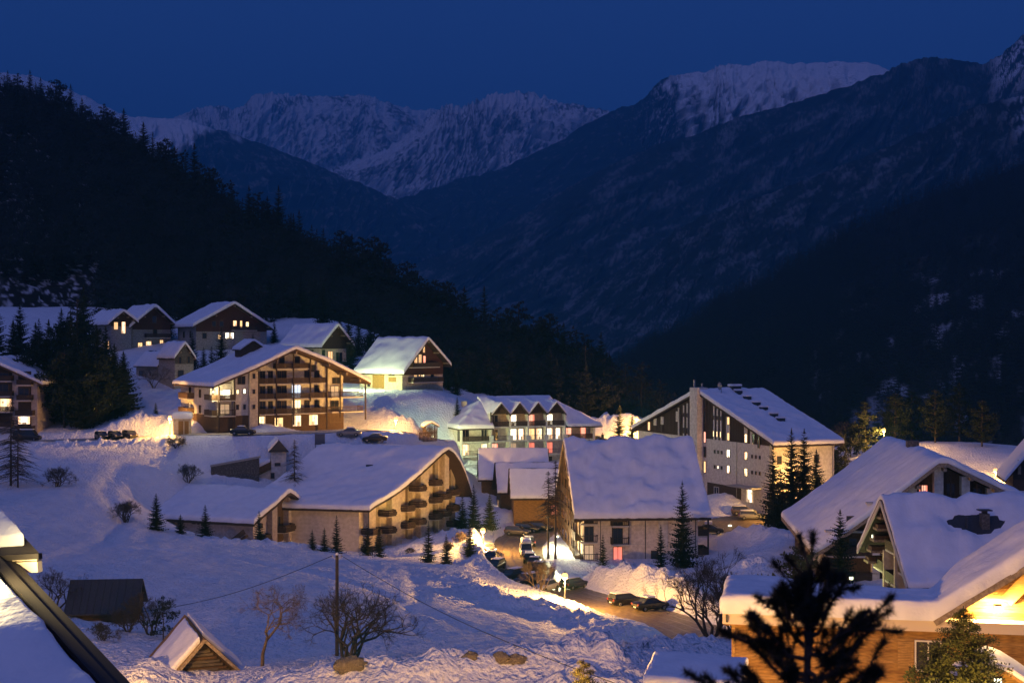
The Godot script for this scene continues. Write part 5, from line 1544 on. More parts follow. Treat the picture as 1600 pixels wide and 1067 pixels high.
func upper_chalets() -> void:
	# the wide one under the forest
	var b := chalet("dark wooden chalet with a broad snow roof and six small lit windows below the forest", Vector3(-72.3, 38.3, -325.0), 30, 17.0, 14.0, 5.6, 10.4, 5.2, 8.8, M.plaster_grey, M.wood_red, 0.8)
	windows(b, M.frame_wood, 0, 0.13, [[9.2, 5.3, 0.85, 1.2, "warm", 2], [10.7, 4.9, 0.5, 1.6, "warm", 1], [12.2, 5.1, 0.65, 1.1, "warm", 1], [4.2, 5.2, 0.9, 1.1, "dark", 1], [6.0, 5.2, 0.9, 1.1, "dark", 1]])
	windows(b, M.frame_wood, 0, 0.03, [[7.4, 2.4, 0.85, 1.3, "white", 2], [8.5, 2.4, 0.85, 1.3, "white", 2], [5.6, 2.3, 0.8, 1.0, "amber", 2], [2.0, 2.4, 0.9, 1.2, "dark", 1]])
	balcony(b, Vector3(11.2, 4.3, 0.12), 6.0, 1.2, 0.95, 0, M.wood_dark, "boards")
	windows(b, M.frame_wood, -90, -0.03, [[4, 2.6, 1.0, 1.4, "dark", 1], [9, 2.6, 1.0, 1.4, "dark", 1]])
	# the pair on the left
	var a := chalet("brown chalet with a red-brown gable and three lit basement windows, left of the widest one", Vector3(-88.2, 39.0, -330.0), 38, 9.5, 10.5, 5.0, 9.2, 5.4, 5.2, M.plaster_grey, M.wood_red, 0.8)
	windows(a, M.frame_wood, 0, 0.03, [[1.9, -0.3, 1.0, 1.0, "warm", 2], [4.0, -0.1, 1.3, 1.1, "warm", 3], [7.2, 0.0, 0.8, 1.3, "warm", 2], [5.6, 2.3, 0.9, 1.9, "dark", 1]])
	windows(a, M.frame_wood, 0, 0.13, [[5.4, 5.4, 1.0, 1.5, "dark", 1]])
	balcony(a, Vector3(6.0, 1.9, 0.1), 6.0, 1.1, 0.95, 0, M.wood_dark, "boards")
	windows(a, M.frame_wood, -90, -0.03, [[2.5, 2.2, 1.0, 1.2, "dark", 1], [6.5, 2.2, 1.0, 1.2, "dark", 1]])
	var c := chalet("small dark chalet half hidden by the tall pines, its side window lit", Vector3(-92.1, 37.3, -326.0), 36, 5.0, 12.0, 7.4, 9.6, 7.8, 2.6, M.plaster_grey, M.wood_dark, 0.8)
	windows(c, M.frame_wood, 0, 0.13, [[1.2, 5.5, 0.9, 1.6, "amber", 1], [3.0, 4.6, 0.9, 2.6, "warm", 1]])
	windows(c, M.frame_wood, -90, -0.03, [[4.0, 1.6, 1.6, 0.8, "warm", 2], [1.2, 1.0, 0.8, 1.8, "amber", 1]])
	# chalet with green shutters
	var g := chalet("yellow-lit chalet with green shutters behind the large apartment building", Vector3(-41.6, 34.0, -308.0), 58, 9.0, 10.0, 5.6, 9.5, 5.8, 4.6, M.plaster_cream, M.wood_dark, 0.8)
	boxes(g, "shutter", M.shutter_green, [[Vector3(0.6, 1.2, 0.02), Vector3(1.6, 4.2, 0.08)], [Vector3(5.4, 1.5, 0.02), Vector3(6.3, 3.6, 0.08)]])
	windows(g, M.frame_wood, 0, 0.03, [[3.4, 1.6, 1.5, 2.2, "amber", 2], [7.0, 1.5, 0.9, 2.0, "dark", 1]])
	balcony(g, Vector3(4.6, 0.6, 0.05), 7.0, 1.2, 0.95, 0, M.shutter_green, "boards")
	boxes(g, "shutter", M.shutter_green, [[Vector3(-0.08, 2.2, -3.2), Vector3(-0.02, 4.2, -1.8)]])
	windows(g, M.frame_wood, -90, -0.03, [[5.0, 2.4, 1.4, 1.6, "dark", 2]])
	# the floodlit one
	var e := chalet("floodlit pale yellow chalet with a dark wooden gable on the knoll", Vector3(-22.4, 30.4, -290.0), 55, 13.5, 11.5, 3.9, 10.0, 5.2, 7.0, M.plaster_cream, M.wood_red, 0.85)
	windows(e, M.frame_wood, 0, 0.13, [[6.9, 7.3, 0.6, 1.7, "amber", 2], [4.2, 5.0, 0.9, 1.9, "amber", 2], [5.6, 5.0, 1.1, 1.9, "amber", 2], [7.0, 5.0, 0.8, 1.6, "pink", 1]])
	windows(e, M.frame_wood, 0, 0.03, [[2.2, 2.9, 0.7, 0.8, "pink", 2], [4.2, 2.3, 0.8, 1.7, "amber", 2], [5.5, 2.4, 0.5, 1.3, "amber", 1], [6.6, 2.3, 0.9, 1.6, "warm", 2], [9.8, 2.2, 0.9, 1.7, "dark", 1]])
	balcony(e, Vector3(6.4, 4.3, 0.1), 9.0, 1.2, 0.95, 0, M.wood_dark, "boards")
	balcony(e, Vector3(6.8, 1.2, 0.1), 10.0, 1.4, 0.95, 0, M.wood_dark, "boards")
	boxes(e, "garage_door", M.wood_amber, [[Vector3(-0.08, -0.3, -7.9), Vector3(-0.01, 3.9, -4.8)]])
	boxes(e, "shutter", M.wood_amber, [[Vector3(-0.1, 1.3, -3.6), Vector3(-0.02, 2.3, -1.6)]])
	windows(e, M.frame_wood, -90, -0.03, [[2.8, 2.6, 1.5, 1.2, "dark", 2], [8.9, 0.3, 0.6, 1.2, "dark", 1]])
	# stone barn in two parts
	var s := chalet("old grey stone barn with a tall block of snow on its roof", Vector3(-67.4, 31.0, -284.0), 42, 4.2, 6.6, 5.9, 8.6, 5.7, 2.1, M.plaster_grey, M.stone, 0.75, 0.35)
	windows(s, M.frame_wood, 0, 0.14, [[1.1, 4.6, 0.55, 1.3, "dark", 1], [3.0, 4.7, 0.55, 1.3, "dark", 1]])
	windows(s, M.frame_wood, 0, 0.03, [[1.3, 1.7, 1.2, 1.5, "dark", 1]])
	var barn := Transform3D(Basis(), Vector3(0.2, 1.4, -6.7))
	wall_prism(s, [Vector2(0, -6), Vector2(0, 2.9), Vector2(2.6, 5.6), Vector2(4.6, 3.0), Vector2(4.6, -6)], 0, -10.0, M.plaster_grey, "lean_to_wall", barn)
	roof(s, [Vector2(-0.5, 2.4), Vector2(2.6, 5.7), Vector2(5.0, 2.8)], -0.1, -10.3, 0.15, 0.25, M.slate, barn, 0.05, 0.0, [], "lean_to_roof")
	windows(s, M.frame_wood, -90, 0.17, [[14.5, 1.6, 1.6, 1.3, "dark", 1], [10.5, 2.0, 0.35, 0.7, "dark", 1]])

func edge_block() -> void:
	var t := thing("apartment_block", "pale apartment block with brown balconies and lit rooms at the edge of the pines", "apartment block", Vector3(-85.2, 24.7, -255.0), -4)
	var prof := [Vector2(-16, 9.2), Vector2(-9, 12.2), Vector2(0, 8.3), Vector2(1.5, 7.6)]
	wall_prism(t, [Vector2(-16, -4), Vector2(-16, 8.9), Vector2(-9, 11.8), Vector2(0, 7.9), Vector2(0, -4)], 0, -14, M.plaster_pink)
	roof(t, prof, 1.3, -15, 0.35, 0.6, M.wood_brown, Transform3D(), 0.1)
	for k in 4:
		var y := 0.0 + k * 2.75
		boxes(t, "loggia", M.wood_dark, [[Vector3(-9.5, y + 0.1, 0.01), Vector3(-4.6, y + 2.4, 0.06)], [Vector3(-3.5, y + 0.1 - 0.6, 0.01), Vector3(-1.1, y + 1.7, 0.06)]])
		if k < 4:
			balcony(t, Vector3(-7.0, y, 0.0), 5.4, 1.3, 0.95, 0, M.wood_dark, "boards")
			balcony(t, Vector3(-2.0, y - 0.7, 0.0), 3.2 if k < 2 else 2.6, 1.3, 0.95, 0, M.wood_dark, "boards")
	windows(t, M.frame_wood, 0, 0.08, [[-5.9, 2.9, 2.4, 2.1, "warm", 3], [-8.4, 2.9, 1.6, 2.1, "warm", 2], [-2.4, 0.5, 2.2, 1.4, "white", 3], [-2.4, 5.6, 1.8, 1.3, "dark", 2], [-6.8, 8.3, 3.0, 1.3, "dark", 3], [-6.8, 5.7, 3.0, 1.9, "dark", 3]])

func middle_huts() -> void:
	# the tower house below the upper road
	var t := thing("tower_house", "cream tower house with a half-cleared slate roof and a long snowy side roof", "house", Vector3(-38.8, 17.9, -229.0), 12)
	boxes(t, "wall", M.plaster_white, [[Vector3(0, -6, -3.6), Vector3(2.4, 4.3, 0)]])
	var cap := MB.new()
	cap.prism(PackedVector2Array([Vector2(-0.4, 4.3), Vector2(1.2, 6.2), Vector2(2.8, 4.3)]), -4.6, 0.5)
	put("slate_roof", cap, M.slate, t)
	var f := func(a: float, b: float) -> Vector3:
		return Vector3(-0.5 + b, 4.35 + b * 1.1, 0.55 - a)
	put("snow_cover", blanket(f, 4.6, 1.5, 0.7, 2.0, 0.05, 0.35), M.roof_snow, t)
	windows(t, M.frame_wood, 0, 0.03, [[1.0, 2.1, 0.8, 0.4, "dark", 1], [0.2, 0.1, 0.5, 0.8, "dark", 1]])
	wall_prism(t, [Vector2(-4.6, -6), Vector2(-4.6, -0.6), Vector2(-0.02, 1.5), Vector2(-0.02, -6)], -0.2, -4.2, M.plaster_cream, "side_wall")
	wall_prism(t, [Vector2(-5.3, -0.5), Vector2(-5.3, 0.3), Vector2(-0.03, 2.75), Vector2(-0.03, 1.6)], 0.1, -4.4, M.wood_brown, "roof_boarding")
	var g := func(a: float, b: float) -> Vector3:
		return Vector3(-5.4 + b, 0.3 + b * 0.462, 0.2 - a)
	put("snow_cover", blanket(g, 4.6, 5.2, 0.6, 9.0, 0.06, 0.4), M.roof_snow, t)
	windows(t, M.frame_wood, 0, -0.17, [[-3.6, -1.9, 0.8, 0.8, "dark", 1]])
	# retaining wall with snow on it
	var r := thing("retaining_wall", "long grey retaining wall with snow on top on the slope above the low wing", "wall", Vector3(-48.0, 18.4, -226.5), 10)
	wall_prism(r, [Vector2(0, -3), Vector2(0, 1.7), Vector2(7.6, 3.0), Vector2(7.6, -1)], 0, -0.5, M.stone)
	wall_prism(r, [Vector2(-0.1, 1.6), Vector2(-0.1, 1.9), Vector2(7.8, 3.25), Vector2(7.8, 2.95)], 0.12, -0.6, M.concrete, "coping")
	# three chalets close together
	var a := thing("hillside_chalet", "rearmost of three small chalets in a row, wide snow roof", "chalet", Vector3(-5.4, 13.0, -252.0), 2)
	three_roof(a, 11.5, 9.0, 3.2, 7.6, M.wood_brown, 0.6)
	var b := thing("hillside_chalet", "middle one of three small chalets in a row, its dark gable facing left", "chalet", Vector3(-2.0, 12.4, -243.0), 6)
	three_roof(b, 10.5, 7.0, 2.6, 6.6, M.wood_brown, 0.55)
	windows(b, M.frame_wood, -90, -0.04, [[2.4, 1.4, 0.6, 1.7, "dark", 1], [3.8, 1.4, 0.6, 1.7, "amber", 1], [3.0, -1.2, 1.2, 1.4, "warm", 2]])
	var c := thing("hillside_chalet", "frontmost of three small chalets in a row, amber front wall with a red-lit window", "chalet", Vector3(0.3, 11.7, -234.0), 3)
	three_roof(c, 8.2, 7.0, 3.3, 7.1, M.wood_amber, 0.55)
	windows(c, M.frame_wood, 0, 0.04, [[6.6, -0.2, 0.9, 1.5, "red", 2], [7.7, -0.2, 0.6, 1.4, "dark", 1]])
	# garage by the orange lamp
	var q := thing("garage", "small garage under a round cap of snow beside the upper road", "garage", Vector3(-57.5, 25.0, -241.0), 10)
	boxes(q, "wall", M.plaster_cream, [[Vector3(0, -2, -3), Vector3(2.9, 1.75, 0)], [Vector3(-0.15, 1.75, -3.2), Vector3(3.05, 1.9, 0.15)]])
	boxes(q, "garage_door", M.wood_amber, [[Vector3(0.9, -1, 0.0), Vector3(1.7, 1.5, 0.05)], [Vector3(1.9, -1, 0.0), Vector3(2.6, 1.5, 0.05)]])
	var h := func(a2: float, b2: float) -> Vector3:
		return Vector3(-0.25 + b2, 1.9, 0.2 - a2)
	put("snow_cover", blanket(h, 3.4, 3.4, 1.1, 14.0, 0.06, 0.35), M.roof_snow, q)
	# dark hut and log hut in the meadow
	var d := thing("meadow_hut", "lonely dark hut with a bare grey roof in the snowy meadow", "hut", Vector3(-39.2, 14.4, -126.0), 6)
	wall_prism(d, [Vector2(0, -2), Vector2(0, 2.0), Vector2(2.4, 3.9), Vector2(4.8, 2.0), Vector2(4.8, -2)], 5.6, 0.1, M.wood_dark, "wall", ALONG_Z)
	roof(d, [Vector2(-0.7, 1.55), Vector2(2.4, 4.1), Vector2(5.5, 1.55)], 6.0, -0.4, 0.12, 0.0, M.slate, ALONG_Z)
	for k in 11:
		var ml := MB.new()
		ml.beam(Vector3(-0.4 + k * 0.62, 1.58, 0.72), Vector3(-0.4 + k * 0.62, 4.12, -2.4), 0.05, 0.05)
		put("roof_seam", ml, M.slate, d)
	boxes(d, "corner_pier", M.stone, [[Vector3(4.4, -2, -0.3), Vector3(5.65, 1.9, 0.08)], [Vector3(-0.02, -2, -0.3), Vector3(0.5, 1.9, 0.07)]])
	for k in 7:
		boxes(d, "plank", M.wood_brown if k % 2 else M.wood_dark, [[Vector3(0.55, 0.02 + k * 0.27, 0.0), Vector3(4.35, 0.27 + k * 0.27, 0.04 + 0.01 * (k % 3))]])
	log_hut()

func three_roof(t: Node3D, w: float, d: float, he: float, hr: float, wall: Material, snow: float) -> void:
	wall_prism(t, [Vector2(0, -5), Vector2(0, he), Vector2(d / 2, hr - 0.2), Vector2(d, he), Vector2(d, -5)], w, 0.0, wall, "wall", ALONG_Z)
	var s := (hr - he) / (d / 2)
	roof(t, [Vector2(-0.9, he - 0.9 * s + 0.1), Vector2(d / 2, hr), Vector2(d + 0.9, he - 0.9 * s + 0.1)], w + 0.7, -0.7, 0.18, 0.0, M.wood_dark, ALONG_Z)
	for side in [0, 1]:
		var f := func(a: float, b: float) -> Vector3:
			var q := (-0.8 + b) if side == 0 else (d / 2 + 0.35 + b)
			return Vector3(w + 0.55 - a, he + (d / 2 - absf(d / 2 - q)) * s + 0.02, -q)
		put("snow_cover", blanket(f, w + 1.1, d / 2 + 0.4, snow, w + side, 0.14, 0.4), M.roof_snow, t)

func log_hut() -> void:
	var t := thing("log_hut", "log hut with a snow-laden roof lit golden, only its gable clear of the snow", "hut", Vector3(-23.7, 15.9, -97.0), 21)
	var W := 5.6
	wall_prism(t, [Vector2(0.2, -2), Vector2(0.2, 0.7), Vector2(2.6, 3.3), Vector2(W - 0.2, 0.8), Vector2(W - 0.2, -2)], -0.1, -8.5, M.wood_dark)
	roof(t, [Vector2(-0.7, 0.0), Vector2(2.6, 3.7), Vector2(W + 0.7, 0.1)], 0.55, -9.0, 0.14, 0.0, M.wood_amber, Transform3D())
	# logs of the gable
	for k in 16:
		var y := -0.6 + k * 0.24
		var half := minf(2.55, (3.25 - y) / 1.08)
		if half > 0.25:
			var mb := MB.new()
			mb.tube(Vector3(2.6 - half, y, -0.06), Vector3(2.6 + half, y, -0.06), 0.125, 0.118, 8, true)
			put("log", mb, M.wood_grey if k % 3 else M.wood_brown, t)
	boxes(t, "hay_door", M.wood_grey, [[Vector3(1.75, -1, 0.06), Vector3(3.45, 1.35, 0.1)], [Vector3(1.55, 1.36, 0.07), Vector3(3.6, 1.6, 0.13)]])
	for k in 6:
		boxes(t, "plank", M.wood_grey if k % 2 else M.wood_brown, [[Vector3(1.77 + k * 0.28, -1, 0.1), Vector3(2.02 + k * 0.28, 1.33, 0.125 + 0.006 * (k % 3))]])
	beams(t, "barge_board", M.wood_beam, [[Vector3(2.6, 3.62, 0.6), Vector3(-0.6, 0.06, 0.6)], [Vector3(2.6, 3.62, 0.6), Vector3(W + 0.6, 0.16, 0.6)]], 0.07, 0.22)
	var f := func(a: float, b: float) -> Vector3:
		var x := -5.4 + b
		return Vector3(x, 3.72 - absf(2.6 - maxf(x, -0.6)) * 1.1 - maxf(0.0, -0.6 - x) * 0.5, 0.25 - a)
	put("snow_cover", blanket(f, 7.0, 7.7, 0.55, 3.0, 0.16, 0.3), M.roof_snow, t)
	var g := func(a: float, b: float) -> Vector3:
		return Vector3(2.7 + b, 3.62 - b * 0.973, -1.2 - a)
	put("snow_cover", blanket(g, 7.2, 3.5, 0.4, 13.0, 0.1, 0.3), M.roof_snow, t)

func near_roofs() -> void:
	# the dark verge of the neighbouring roof, close on the left
	var t := thing("neighbour_roof", "dark-edged roof slope with snow in the lower left corner", "roof", Vector3(-5.95, 34.96, -21.00), 0)
	var a := Vector3.ZERO
	var top: Vector3 = Vector3(-9.71, 36.36, -26.00) - t.position
	var low: Vector3 = Vector3(-5.27, 34.79, -20.00) - t.position
	var down := (low - top).normalized()
	var left := Vector3(-1, -0.16, 0.35).normalized()
	var bd := MB.new()
	bd.beam(top, low, 0.34, 0.2)
	bd.beam(top + Vector3(-0.2, 0.13, 0), low + Vector3(-0.2, 0.13, 0), 0.2, 0.08)
	put("verge_board", bd, M.wood_black, t)
	var deck := MB.new()
	deck.quad(top + left * 0.1, top + left * 8.0, low + left * 8.0, low + left * 0.1)
	put("roof_deck", deck, M.wood_dark, t)
	var f := func(p: float, q: float) -> Vector3:
		return low - down * p + left * (8.0 - q)
	put("snow_cover", blanket(f, top.distance_to(low), 7.55, 0.42, 5.0, 0.12, 0.25), M.roof_snow, t)
	# the eave above it
	var e := thing("overhanging_eave", "dark eave with a lit pale soffit at the edge of the near roofs", "roof", Vector3(-9.00, 36.24, -25.00), 0)
	var dk := MB.new()
	var o: Vector3 = e.position
	var c: Vector3 = Vector3(-8.10, 36.35, -24.40) - o
	var up: Vector3 = Vector3(-10.15, 36.97, -27.50) - o
	var w: Vector3 = Vector3(-9.64, 36.12, -25.50) - o
	dk.quad(w, up + (w - c), up, c)
	dk.quad(w - Vector3(0, 0.12, 0), c - Vector3(0, 0.12, 0), up - Vector3(0, 0.12, 0), up + (w - c) - Vector3(0, 0.12, 0))
	dk.beam(w - Vector3(0, 0.03, 0), c - Vector3(0, 0.03, 0), 0.08, 0.1)
	put("roof_deck", dk, M.wood_black, e)
	var so := MB.new()
	so.beam(w + Vector3(0, -0.2, -0.12), c + Vector3(-0.05, -0.2, -0.12), 0.1, 0.24)
	put("soffit_board", so, M.trim_cream, e)
	var sn := func(p: float, q: float) -> Vector3:
		return c.lerp(up, 0.14 + p * 0.2) + (w - c).normalized() * (0.95 - q)
	put("snow_cover", blanket(sn, 2.2, 0.7, 0.25, 2.0, 0.05, 0.15), M.roof_snow, e)
	wall_lamp(Vector3(-8.80, 36.25, -23.50), 0, "lamp hidden below the pale soffit board", 16.0, Color(1.0, 0.88, 0.6), "globe_white")
	# the chalet at the right edge
	var r := chalet("small wooden chalet cut off by the right edge, under the orange lamp", Vector3(70.5, 19.2, -200.0), -12, 9.0, 8.0, 2.6, 8.2, 3.0, 4.5, M.wood_brown, M.wood_dark, 0.6)
	windows(r, M.frame_wood, 0, 0.13, [[2.4, 3.2, 0.8, 1.2, "dark", 2]])
	boxes(r, "truss_beam", M.wood_beam, [[Vector3(0.6, 2.2, 0.4), Vector3(1.0, 4.2, 0.7)]])
	# far roof below the forest edge
	var z := chalet("far small hut with snow on its roof among dark trees beyond the hotel", Vector3(12.1, 27.8, -345.0), 20, 5.0, 5.0, 1.4, 3.0, 1.4, 2.5, M.wood_dark, M.wood_dark, 0.5, 0.5)

func survey() -> void:
	ground_points = [
		# near bank and the hollow behind it
		Vector3(-26.10, 23.65, -58.00), Vector3(-18.27, 23.12, -58.00), Vector3(-13.05, 22.86, -58.00), Vector3(-7.83, 22.60, -58.00), Vector3(-2.61, 22.60, -58.00), Vector3(1.31, 22.60, -58.00), Vector3(5.13, 23.16, -57.00), Vector3(8.82, 23.45, -56.00), Vector3(14.58, 24.05, -54.00), Vector3(21.87, 24.05, -54.00), Vector3(-20.79, 22.58, -66.00), Vector3(-16.83, 22.66, -68.00),
		Vector3(-10.80, 26.20, -40.00), Vector3(0.00, 25.66, -40.00), Vector3(10.80, 25.66, -40.00), Vector3(-12.60, 22.22, -70.00), Vector3(-8.10, 21.90, -72.00), Vector3(-3.29, 21.88, -73.00), Vector3(1.67, 21.87, -74.00), Vector3(5.40, 21.72, -75.00),
		Vector3(-14.37, 20.21, -76.00), Vector3(-12.13, 20.37, -77.00), Vector3(-7.02, 20.75, -78.00), Vector3(-1.42, 21.00, -79.00), Vector3(3.7, 20.8, -82.0), Vector3(8.0, 20.6, -85.0), Vector3(12.7, 19.1, -88.0), Vector3(18.0, 19.6, -80.0),
		Vector3(-9.9, 18.8, -92.0), Vector3(-1.8, 17.9, -99.0), Vector3(-15.8, 18.9, -88.0),
		Vector3(-21.2, 17.2, -94.0), Vector3(-17.4, 17.4, -99.0), Vector3(-13.3, 15.7, -108.0), Vector3(-7.8, 16.4, -108.0), Vector3(-2.0, 16.4, -112.0), Vector3(5.2, 15.6, -115.0), Vector3(11.3, 14.3, -120.0), Vector3(16.9, 12.1, -125.0),
		# the meadow
		Vector3(-35.7, 14.5, -124.0), Vector3(-40.0, 17.2, -120.0), Vector3(-47.6, 17.9, -115.0), Vector3(-30.2, 15.6, -120.0), Vector3(-27.9, 15.6, -132.0), Vector3(-47.3, 15.9, -150.0), Vector3(-60.8, 17.3, -150.0), Vector3(-40.5, 15.4, -158.0), Vector3(-20.2, 15.0, -140.0), Vector3(-10.1, 14.1, -140.0), Vector3(-2.4, 14.0, -136.0),
		Vector3(-29.7, 14.3, -165.0), Vector3(-14.9, 13.2, -165.0), Vector3(-7.9, 11.9, -175.0), Vector3(-54.5, 16.1, -178.0), Vector3(-66.6, 18.6, -185.0), Vector3(-44.6, 14.8, -180.0), Vector3(-81.2, 18.9, -190.0),
		Vector3(-69.3, 19.3, -208.0), Vector3(-59.2, 19.2, -212.0), Vector3(-52.6, 16.3, -205.0), Vector3(-55.0, 19.9, -222.0), Vector3(-93.2, 21.6, -225.0), Vector3(-44.1, 13.3, -196.0), Vector3(-40.0, 11.4, -202.0), Vector3(-30.3, 10.4, -204.0), Vector3(-22.1, 9.3, -205.0),
		Vector3(-15.3, 9.8, -212.0), Vector3(-7.7, 11.3, -214.0), Vector3(-46.5, 16.6, -220.0), Vector3(-40.0, 14.4, -222.0),
		# the upper road
		Vector3(-110.3, 22.7, -245.0), Vector3(-94.8, 22.5, -245.0), Vector3(-81.9, 22.9, -246.0), Vector3(-66.4, 23.3, -246.0), Vector3(-58.5, 24.4, -243.0), Vector3(-49.3, 24.8, -238.0), Vector3(-39.5, 24.8, -237.0), Vector3(-30.4, 25.0, -241.0), Vector3(-21.0, 24.8, -246.0), Vector3(-12.6, 22.3, -255.0),
		Vector3(-51.6, 23.3, -234.0), Vector3(-46.3, 23.3, -234.0), Vector3(-42.8, 22.7, -235.0), Vector3(-47.8, 17.8, -226.0), Vector3(-40.7, 17.2, -226.0), Vector3(-38.0, 16.6, -228.0), Vector3(-36.0, 17.2, -232.0), Vector3(-34.6, 22.3, -233.0), Vector3(-27.4, 22.7, -234.0), Vector3(-21.4, 22.4, -238.0), Vector3(-16.5, 21.7, -244.0), Vector3(-11.2, 15.9, -262.0), Vector3(-15.2, 21.3, -250.0), Vector3(-9.1, 13.8, -270.0), Vector3(-4.9, 13.6, -273.0), Vector3(2.5, 13.6, -275.0), Vector3(-13.3, 15.3, -268.0), Vector3(-21.6, 8.3, -213.0), Vector3(-19.5, 8.1, -217.0), Vector3(-14.9, 8.7, -221.0), Vector3(-10.2, 9.3, -227.0), Vector3(-14.8, 9.1, -205.0), Vector3(-49.4, 10.6, -213.0), Vector3(-43.5, 10.3, -210.0), Vector3(-37.7, 10.0, -207.0), Vector3(-34.3, 9.0, -212.0), Vector3(-32.3, 8.5, -216.0), Vector3(-4.6, 14.2, -258.0), Vector3(-11.3, 13.4, -250.0), Vector3(8.1, 12.0, -138.0), Vector3(3.7, 12.0, -138.0),
		# slopes above
		Vector3(-82.0, 25.9, -268.0), Vector3(-74.7, 31.4, -286.0), Vector3(-68.0, 30.6, -285.0), Vector3(-58.1, 27.6, -258.0), Vector3(-82.4, 34.3, -305.0), Vector3(-86.8, 37.9, -327.0), Vector3(-71.4, 37.9, -324.0), Vector3(-59.4, 37.5, -330.0), Vector3(-52.0, 34.2, -312.0), Vector3(-118.8, 36.1, -330.0), Vector3(-149.6, 42.1, -350.0), Vector3(-135.1, 49.5, -395.0), Vector3(-116.4, 49.6, -398.0), Vector3(-194, 52, -410),
		Vector3(-30.5, 29.8, -288.0), Vector3(-21.0, 30.2, -292.0), Vector3(-25.0, 29.4, -278.0), Vector3(-24.8, 27.4, -262.0), Vector3(-13.4, 29.5, -298.0), Vector3(-10.1, 26.6, -280.0), Vector3(-18.9, 26.3, -262.0), Vector3(-38.8, 32.2, -308.0), Vector3(-34.8, 35.4, -322.0), Vector3(-43.5, 44.4, -345.0), Vector3(-50.4, 45.3, -350.0), Vector3(-32.1, 38.2, -340.0), Vector3(-15.1, 30.0, -335.0), Vector3(-1.5, 27.6, -325.0), Vector3(-5.4, 25.6, -300.0), Vector3(11.4, 24.8, -318.0),
		Vector3(18.0, 20.6, -286.0), Vector3(21.6, 22.9, -300.0), Vector3(7.8, 19.6, -290.0), Vector3(25.4, 20.9, -282.0), Vector3(36.3, 21.0, -310.0), Vector3(29.7, 22.7, -330.0), Vector3(-4.7, 14.7, -262.0), Vector3(3.5, 14.2, -262.0), Vector3(-9.6, 14.7, -266.0),
		Vector3(-3.2, 12.3, -240.0), Vector3(3.2, 11.7, -236.0), Vector3(-8.4, 12.2, -232.0), Vector3(-12.1, 15.0, -245.0), Vector3(-18.0, 19.0, -250.0), Vector3(-26.8, 17.0, -248.0),
		# along the road and the chalets on the right
		Vector3(0.0, 9.9, -224.0), Vector3(5.4, 9.5, -238.0), Vector3(8.3, 10.3, -230.0), Vector3(5.5, 9.7, -205.0), Vector3(9.5, 9.2, -201.0), Vector3(18.0, 9.2, -200.0), Vector3(27.0, 9.4, -203.0), Vector3(8.4, 8.9, -186.0), Vector3(16.4, 9.6, -182.0), Vector3(23.4, 9.7, -186.0), Vector3(29.3, 11.0, -186.0),
		Vector3(34.3, 11.1, -224.0), Vector3(39.7, 11.9, -232.0), Vector3(43.7, 12.9, -226.0), Vector3(33.8, 12.8, -250.0), Vector3(37.5, 15.2, -238.0), Vector3(41.7, 15.4, -226.0), Vector3(50.4, 14.1, -224.0), Vector3(59.6, 14.5, -250.0), Vector3(37.3, 12.7, -180.0), Vector3(36.4, 12.4, -165.0), Vector3(36.5, 13.9, -150.0), Vector3(31.7, 12.9, -160.0),
		Vector3(23.9, 15.0, -140.0), Vector3(24.3, 17.0, -120.0), Vector3(32.9, 16.0, -118.0), Vector3(42.5, 16.0, -118.0), Vector3(58.5, 15.6, -130.0), Vector3(20.3, 11.9, -150.0), Vector3(69.2, 20.1, -265.0), Vector3(73.1, 19.0, -250.0), Vector3(80.4, 15.5, -235.0), Vector3(76.5, 19.2, -200.0), Vector3(60.8, 17.3, -270.0), Vector3(90.0, 16.0, -200.0),
		Vector3(86.1, 15.3, -330.0), Vector3(59.4, 12.3, -330.0), Vector3(112.9, 9.3, -330.0), Vector3(141.1, 9.3, -330.0), Vector3(20, 15, -440), Vector3(79, -5, -440), Vector3(158, -9, -440), Vector3(-41, 10, -460),
	]
	solve_ground()
	add_road(PackedVector3Array([Vector3(22.8, 11.2, -118.0), Vector3(20.2, 11.4, -132.0), Vector3(17.1, 10.8, -146.0), Vector3(11.5, 10.2, -160.0), Vector3(6.6, 9.4, -173.0), Vector3(3.1, 9.2, -184.0), Vector3(1.1, 9.3, -197.0), Vector3(0.6, 9.4, -208.0), Vector3(1.6, 9.4, -220.0), Vector3(4.0, 9.3, -231.0), Vector3(7.4, 9.1, -241.0), Vector3(11.9, 9.1, -252.0)]), 3.6, 2.2)
	add_road(PackedVector3Array([Vector3(-110.7, 22.5, -246.0), Vector3(-95.2, 22.5, -246.0), Vector3(-81.9, 22.8, -246.0), Vector3(-73.1, 23.1, -246.0), Vector3(-64.8, 23.4, -246.0), Vector3(-54.2, 24.3, -241.0), Vector3(-42.8, 24.6, -238.0), Vector3(-32.4, 24.8, -240.0), Vector3(-22.1, 24.7, -246.0), Vector3(-13.8, 22.3, -255.0)]), 3.4, 2.5)
	add_road(PackedVector3Array([Vector3(29.2, 11.0, -220.0), Vector3(35.3, 11.5, -224.0), Vector3(42.1, 12.0, -228.0)]), 5.5, 3.0)
